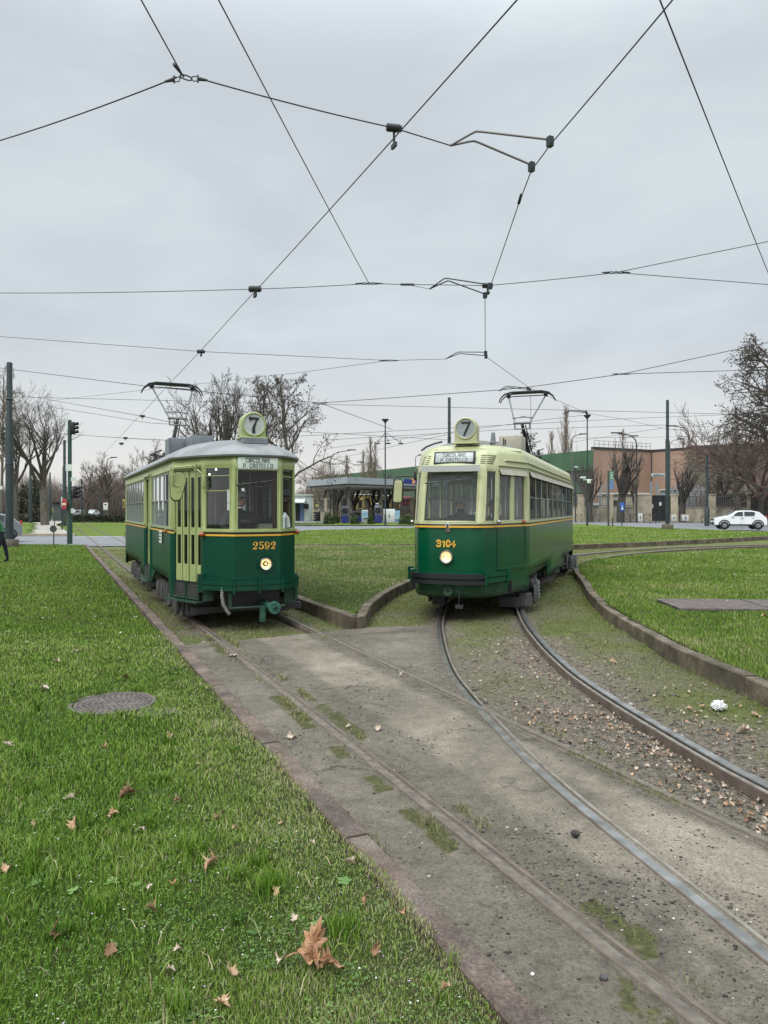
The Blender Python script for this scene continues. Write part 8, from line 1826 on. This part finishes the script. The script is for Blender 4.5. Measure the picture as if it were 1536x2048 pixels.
for i, (x, y, s, mi, lb) in enumerate(((465, 1302, 34, 1, 'pale dry leaf by the left rail at the edge of the paving'), (582, 1460, 30, 1, 'pale leaf lying between the kerb and the left rail'), (757, 1445, 26, 1, 'broken pale leaf in the middle of the paving'), (697, 1440, 16, 1, 'small pale leaf beside the left rail'), (800, 1338, 18, 1, 'pale leaf on the rusty rail'), (1115, 1423, 14, 1, 'single pale leaf in the gravel between the curved rails'), (1225, 1310, 24, 0, 'brown leaf on the moss between rail and kerb at right'), (1405, 1395, 22, 0, 'tan leaf near the white litter at right'), (1510, 1412, 26, 0, 'tan leaf right of the white litter'), (1490, 1443, 50, 1, 'long pale curled leaf below the white litter'), (1380, 1400, 18, 2, 'brown leaf left of the white litter'), (1528, 1247, 18, 0, 'leaf by the iron cover at the right edge'))):
    leaf(x, y, s, mi, lb, 'dead leaves on the tracks and paving', 90 + i, .9, .3, z=.0 if i < 5 else (-.03 if i < 11 else .18), lift=.03)
# litter of crushed leaves beside the curved rail: too many to count
V = []; F = []; T = []; r_ = random.Random(31); brl = [p for p in BR if 3.0 < p[1] < 10.5]
for i in range(2100):
    q = r_.choice(brl); side_ = r_.random(); off = -abs(r_.gauss(.16, .13)) - .05 if side_ < .72 else abs(r_.gauss(.25, .25)) + .06
    if q[1] > 7 and r_.random() < .6: continue
    if r_.random() < .4: off -= r_.uniform(0, .75) * (1 if side_ < .72 else -.6)
    x, y = q[0] + off * 1.1 + (.3 * r_.random() * (-1 if side_ < .72 else 1) if r_.random() < .3 else 0), q[1] + r_.uniform(-.2, .2)
    v, f = leaf_geo(r_, r_.uniform(.014, .034), 1.3); e_ = Matrix.Translation((x, y, float(trackbed_h(np.array([x]), np.array([y]))[0]) + r_.uniform(.006, .03))) @ Matrix.Rotation(r_.uniform(0, 6.28), 4, 'Z') @ Matrix.Rotation(r_.uniform(-.7, .7), 4, 'X')
    o_ = len(V); V += [tuple(e_ @ Vector(p)) for p in v]; F += [tuple(a + o_ for a in ff) for ff in f]; T += [r_.choice([0, 1, 1, 2, 4, 4, 4, 4])] * len(f)
k = M(); k.v = V; k.f = F; k.m = T; stuff(k.obj('leaf_litter', LEAFM + [mat('grey_brown_leaf', (.14, .105, .08), .85, col2=(.25, .2, .16), scale=20)], smooth=30), 'drift of crumpled brown leaves along the curved right rail', 'leaves')
# ------------------------------------------------------------------ small things
e = empty('manhole_cover', (gx, gy, float(lawn_h(np.array(gx), np.array(gy))) + .004)); tag(e, 'round cast iron manhole cover sunk in the left lawn', 'manhole cover')
IRON = mat('weathered_cast_iron', (.075, .062, .056), .7, col2=(.15, .125, .11), scale=7, bump=.5, bscale=90)
k = M(); k.lathe([(0, .012), (.33, .012), (.335, .0), (.345, 0), (.35, .014), (.385, .014), (.39, -.06)], 48); k.obj('frame_ring', IRON, e)
k = M()
for rr2, n in ((.05, 6), (.1, 12), (.15, 18), (.2, 24), (.25, 30), (.3, 36)):
    for j in range(n): a = j * 2 * math.pi / n + rr2 * 9; k.box((rr2 * math.cos(a), rr2 * math.sin(a), .0145), (.026, .022, .007), rz=a + .5)
k.obj('raised_pattern', IRON, e, smooth=0)
X, Z = G(285, 1424, .05); k = M(); r_ = random.Random(2); pl_ = [(.36 * math.cos(a) * r_.uniform(.8, 1.15), .13 * math.sin(a) * r_.uniform(.8, 1.2)) for a in np.arange(0, 6.2, .4)]; k.prism(pl_, -.03, .016, (0, 0, 0), (1, 0, 0), (0, 1, 0)); o = k.obj('concrete_patch', mat('crumbly_concrete', (.14, .125, .11), .95, var=.4, scale=20, bump=.9), loc=(X, Z, float(lawn_h(np.array(X), np.array(Z))) - .008)); tag(o, 'crumbly grey concrete rim showing beside the round manhole cover', 'concrete patch')
a = G(1330, 1213, .16); e = empty('drain_grating', (a[0] + 1.62, a[1] + .1, .168), R(-4)); tag(e, 'long rectangular iron cover with a chequered pattern in the right island', 'drain cover')
k = M(); k.box((0, 0, 0), (3.0, 1.3, .05), b=.008); k.obj('frame', IRON, e); k = M()
for i in range(56):
    for j in range(22): k.box((-1.42 + i * .0515, -.6 + j * .057, .027), (.03, .012, .006), rz=.78 if (i + j) % 2 else -.78)
k.obj('chequer_pattern', mat('purple_grey_iron', (.2, .16, .155), .6, var=.2, scale=10), e, smooth=0); k = M(); k.bb((-.02, -.62, .028), (0.0, .62, .034)); k.obj('joint', BLACK, e, smooth=0)
def rock(x, y, s, z, label, c, seed):
    X, Z = G(x, y, z); r_ = random.Random(seed); bm = bmesh.new(); bmesh.ops.create_icosphere(bm, subdivisions=3, radius=s)
    for v in bm.verts: n_ = 1 + .12 * math.sin(v.co.x * 60 + seed) + .1 * math.sin(v.co.y * 75 + 2 * seed) + .08 * math.sin(v.co.z * 90); v.co = Vector((v.co.x * 1.15 * n_, v.co.y * n_, v.co.z * .8 * n_))
    me = bpy.data.meshes.new('stone'); bm.to_mesh(me); bm.free(); me.polygons.foreach_set('use_smooth', [True] * len(me.polygons)); me.materials.append(mat('stone_surface', c, .9, var=.4, scale=40, bump=.7)); o = bpy.data.objects.new('stone', me); COL.objects.link(o); o.location = (X, Z, z + s * .5); tag(o, label, 'stone', 'loose stones on the paving')
rock(1150, 1671, .021, 0, 'dark round stone between the left rail and the polished rail', (.045, .043, .038), 1); rock(1208, 1958, .014, -.01, 'dark grey stone near the kerb at the bottom', (.08, .078, .075), 2); rock(858, 1755, .010, -.01, 'pale pebble beside the kerb', (.3, .28, .24), 3)
rock(1065, 1950, .008, -.01, 'white pebble near the bottom of the paving', (.6, .58, .52), 4); rock(1347, 1838, .006, 0, 'tiny white pebble near the polished rail', (.6, .58, .52), 5); rock(608, 1391 + 30, .011, -.01, 'grey stone on the weeds beside the left rail', (.2, .18, .16), 6)
X, Z = G(1437, 1417, -.02); bm = bmesh.new(); bmesh.ops.create_icosphere(bm, subdivisions=4, radius=.055)
for v in bm.verts: q = v.co.normalized(); n_ = 1 + .35 * math.sin(q.x * 9 + 1) * math.sin(q.y * 8) + .2 * math.sin(q.z * 17 + q.x * 11) + .12 * math.sin(q.y * 31); v.co *= n_; v.co.z *= .7
me = bpy.data.meshes.new('litter'); bm.to_mesh(me); bm.free(); me.materials.append(mat('crumpled_tissue', (.75, .76, .76), .8)); o = bpy.data.objects.new('crumpled_tissue', me); COL.objects.link(o); o.location = (X, Z, .01); tag(o, 'crumpled white tissue on the moss below the right kerb', 'litter')
# grass tufts standing out of the near lawn, as part of the grass mass
cx_, cy_, ct = [], [], []; r_ = np.random.default_rng(191)
for x, y, s in ((385, 1700, 1.2), (300, 1650, .9), (520, 1725, 1.0), (640, 1640, .8), (700, 1615, 1.0), (760, 1740, 1.1), (900, 1900, 1.1), (250, 1660, .8), (540, 1780, 1.3), (150, 1560, .7), (620, 1560, .6), (560, 1480, .7), (470, 1500, .6), (400, 1330, .5), (300, 1310, .5), (450, 1420, .6), (690, 1860, 1.1), (970, 1985, 1.2), (60, 1750, 1.0), (820, 1800, .9), (200, 1830, 1.0), (330, 1560, .8)):
    X, Z = G(x, y, .06); n = int(150 * s); cx_.append(X + r_.normal(0, .035 * s, n)); cy_.append(Z + r_.normal(0, .035 * s, n)); ct.append(np.full(n, s))
X = np.concatenate(cx_); Y = np.concatenate(cy_); S = np.concatenate(ct)
k = X * CA + Y * SA < 1.33; X, Y, S = X[k], Y[k], S[k]
blades('grass_tufts', X, Y, lawn_z(X, Y) - .004, .085 * S * r_.uniform(.5, 1.25, len(X)), .0021 * np.ones(len(X)), np.clip(r_.normal(.42, .12, len(X)), 0, .85), GRASSM, 'taller dark green grass tufts in the near lawn', 8, bend=.8)
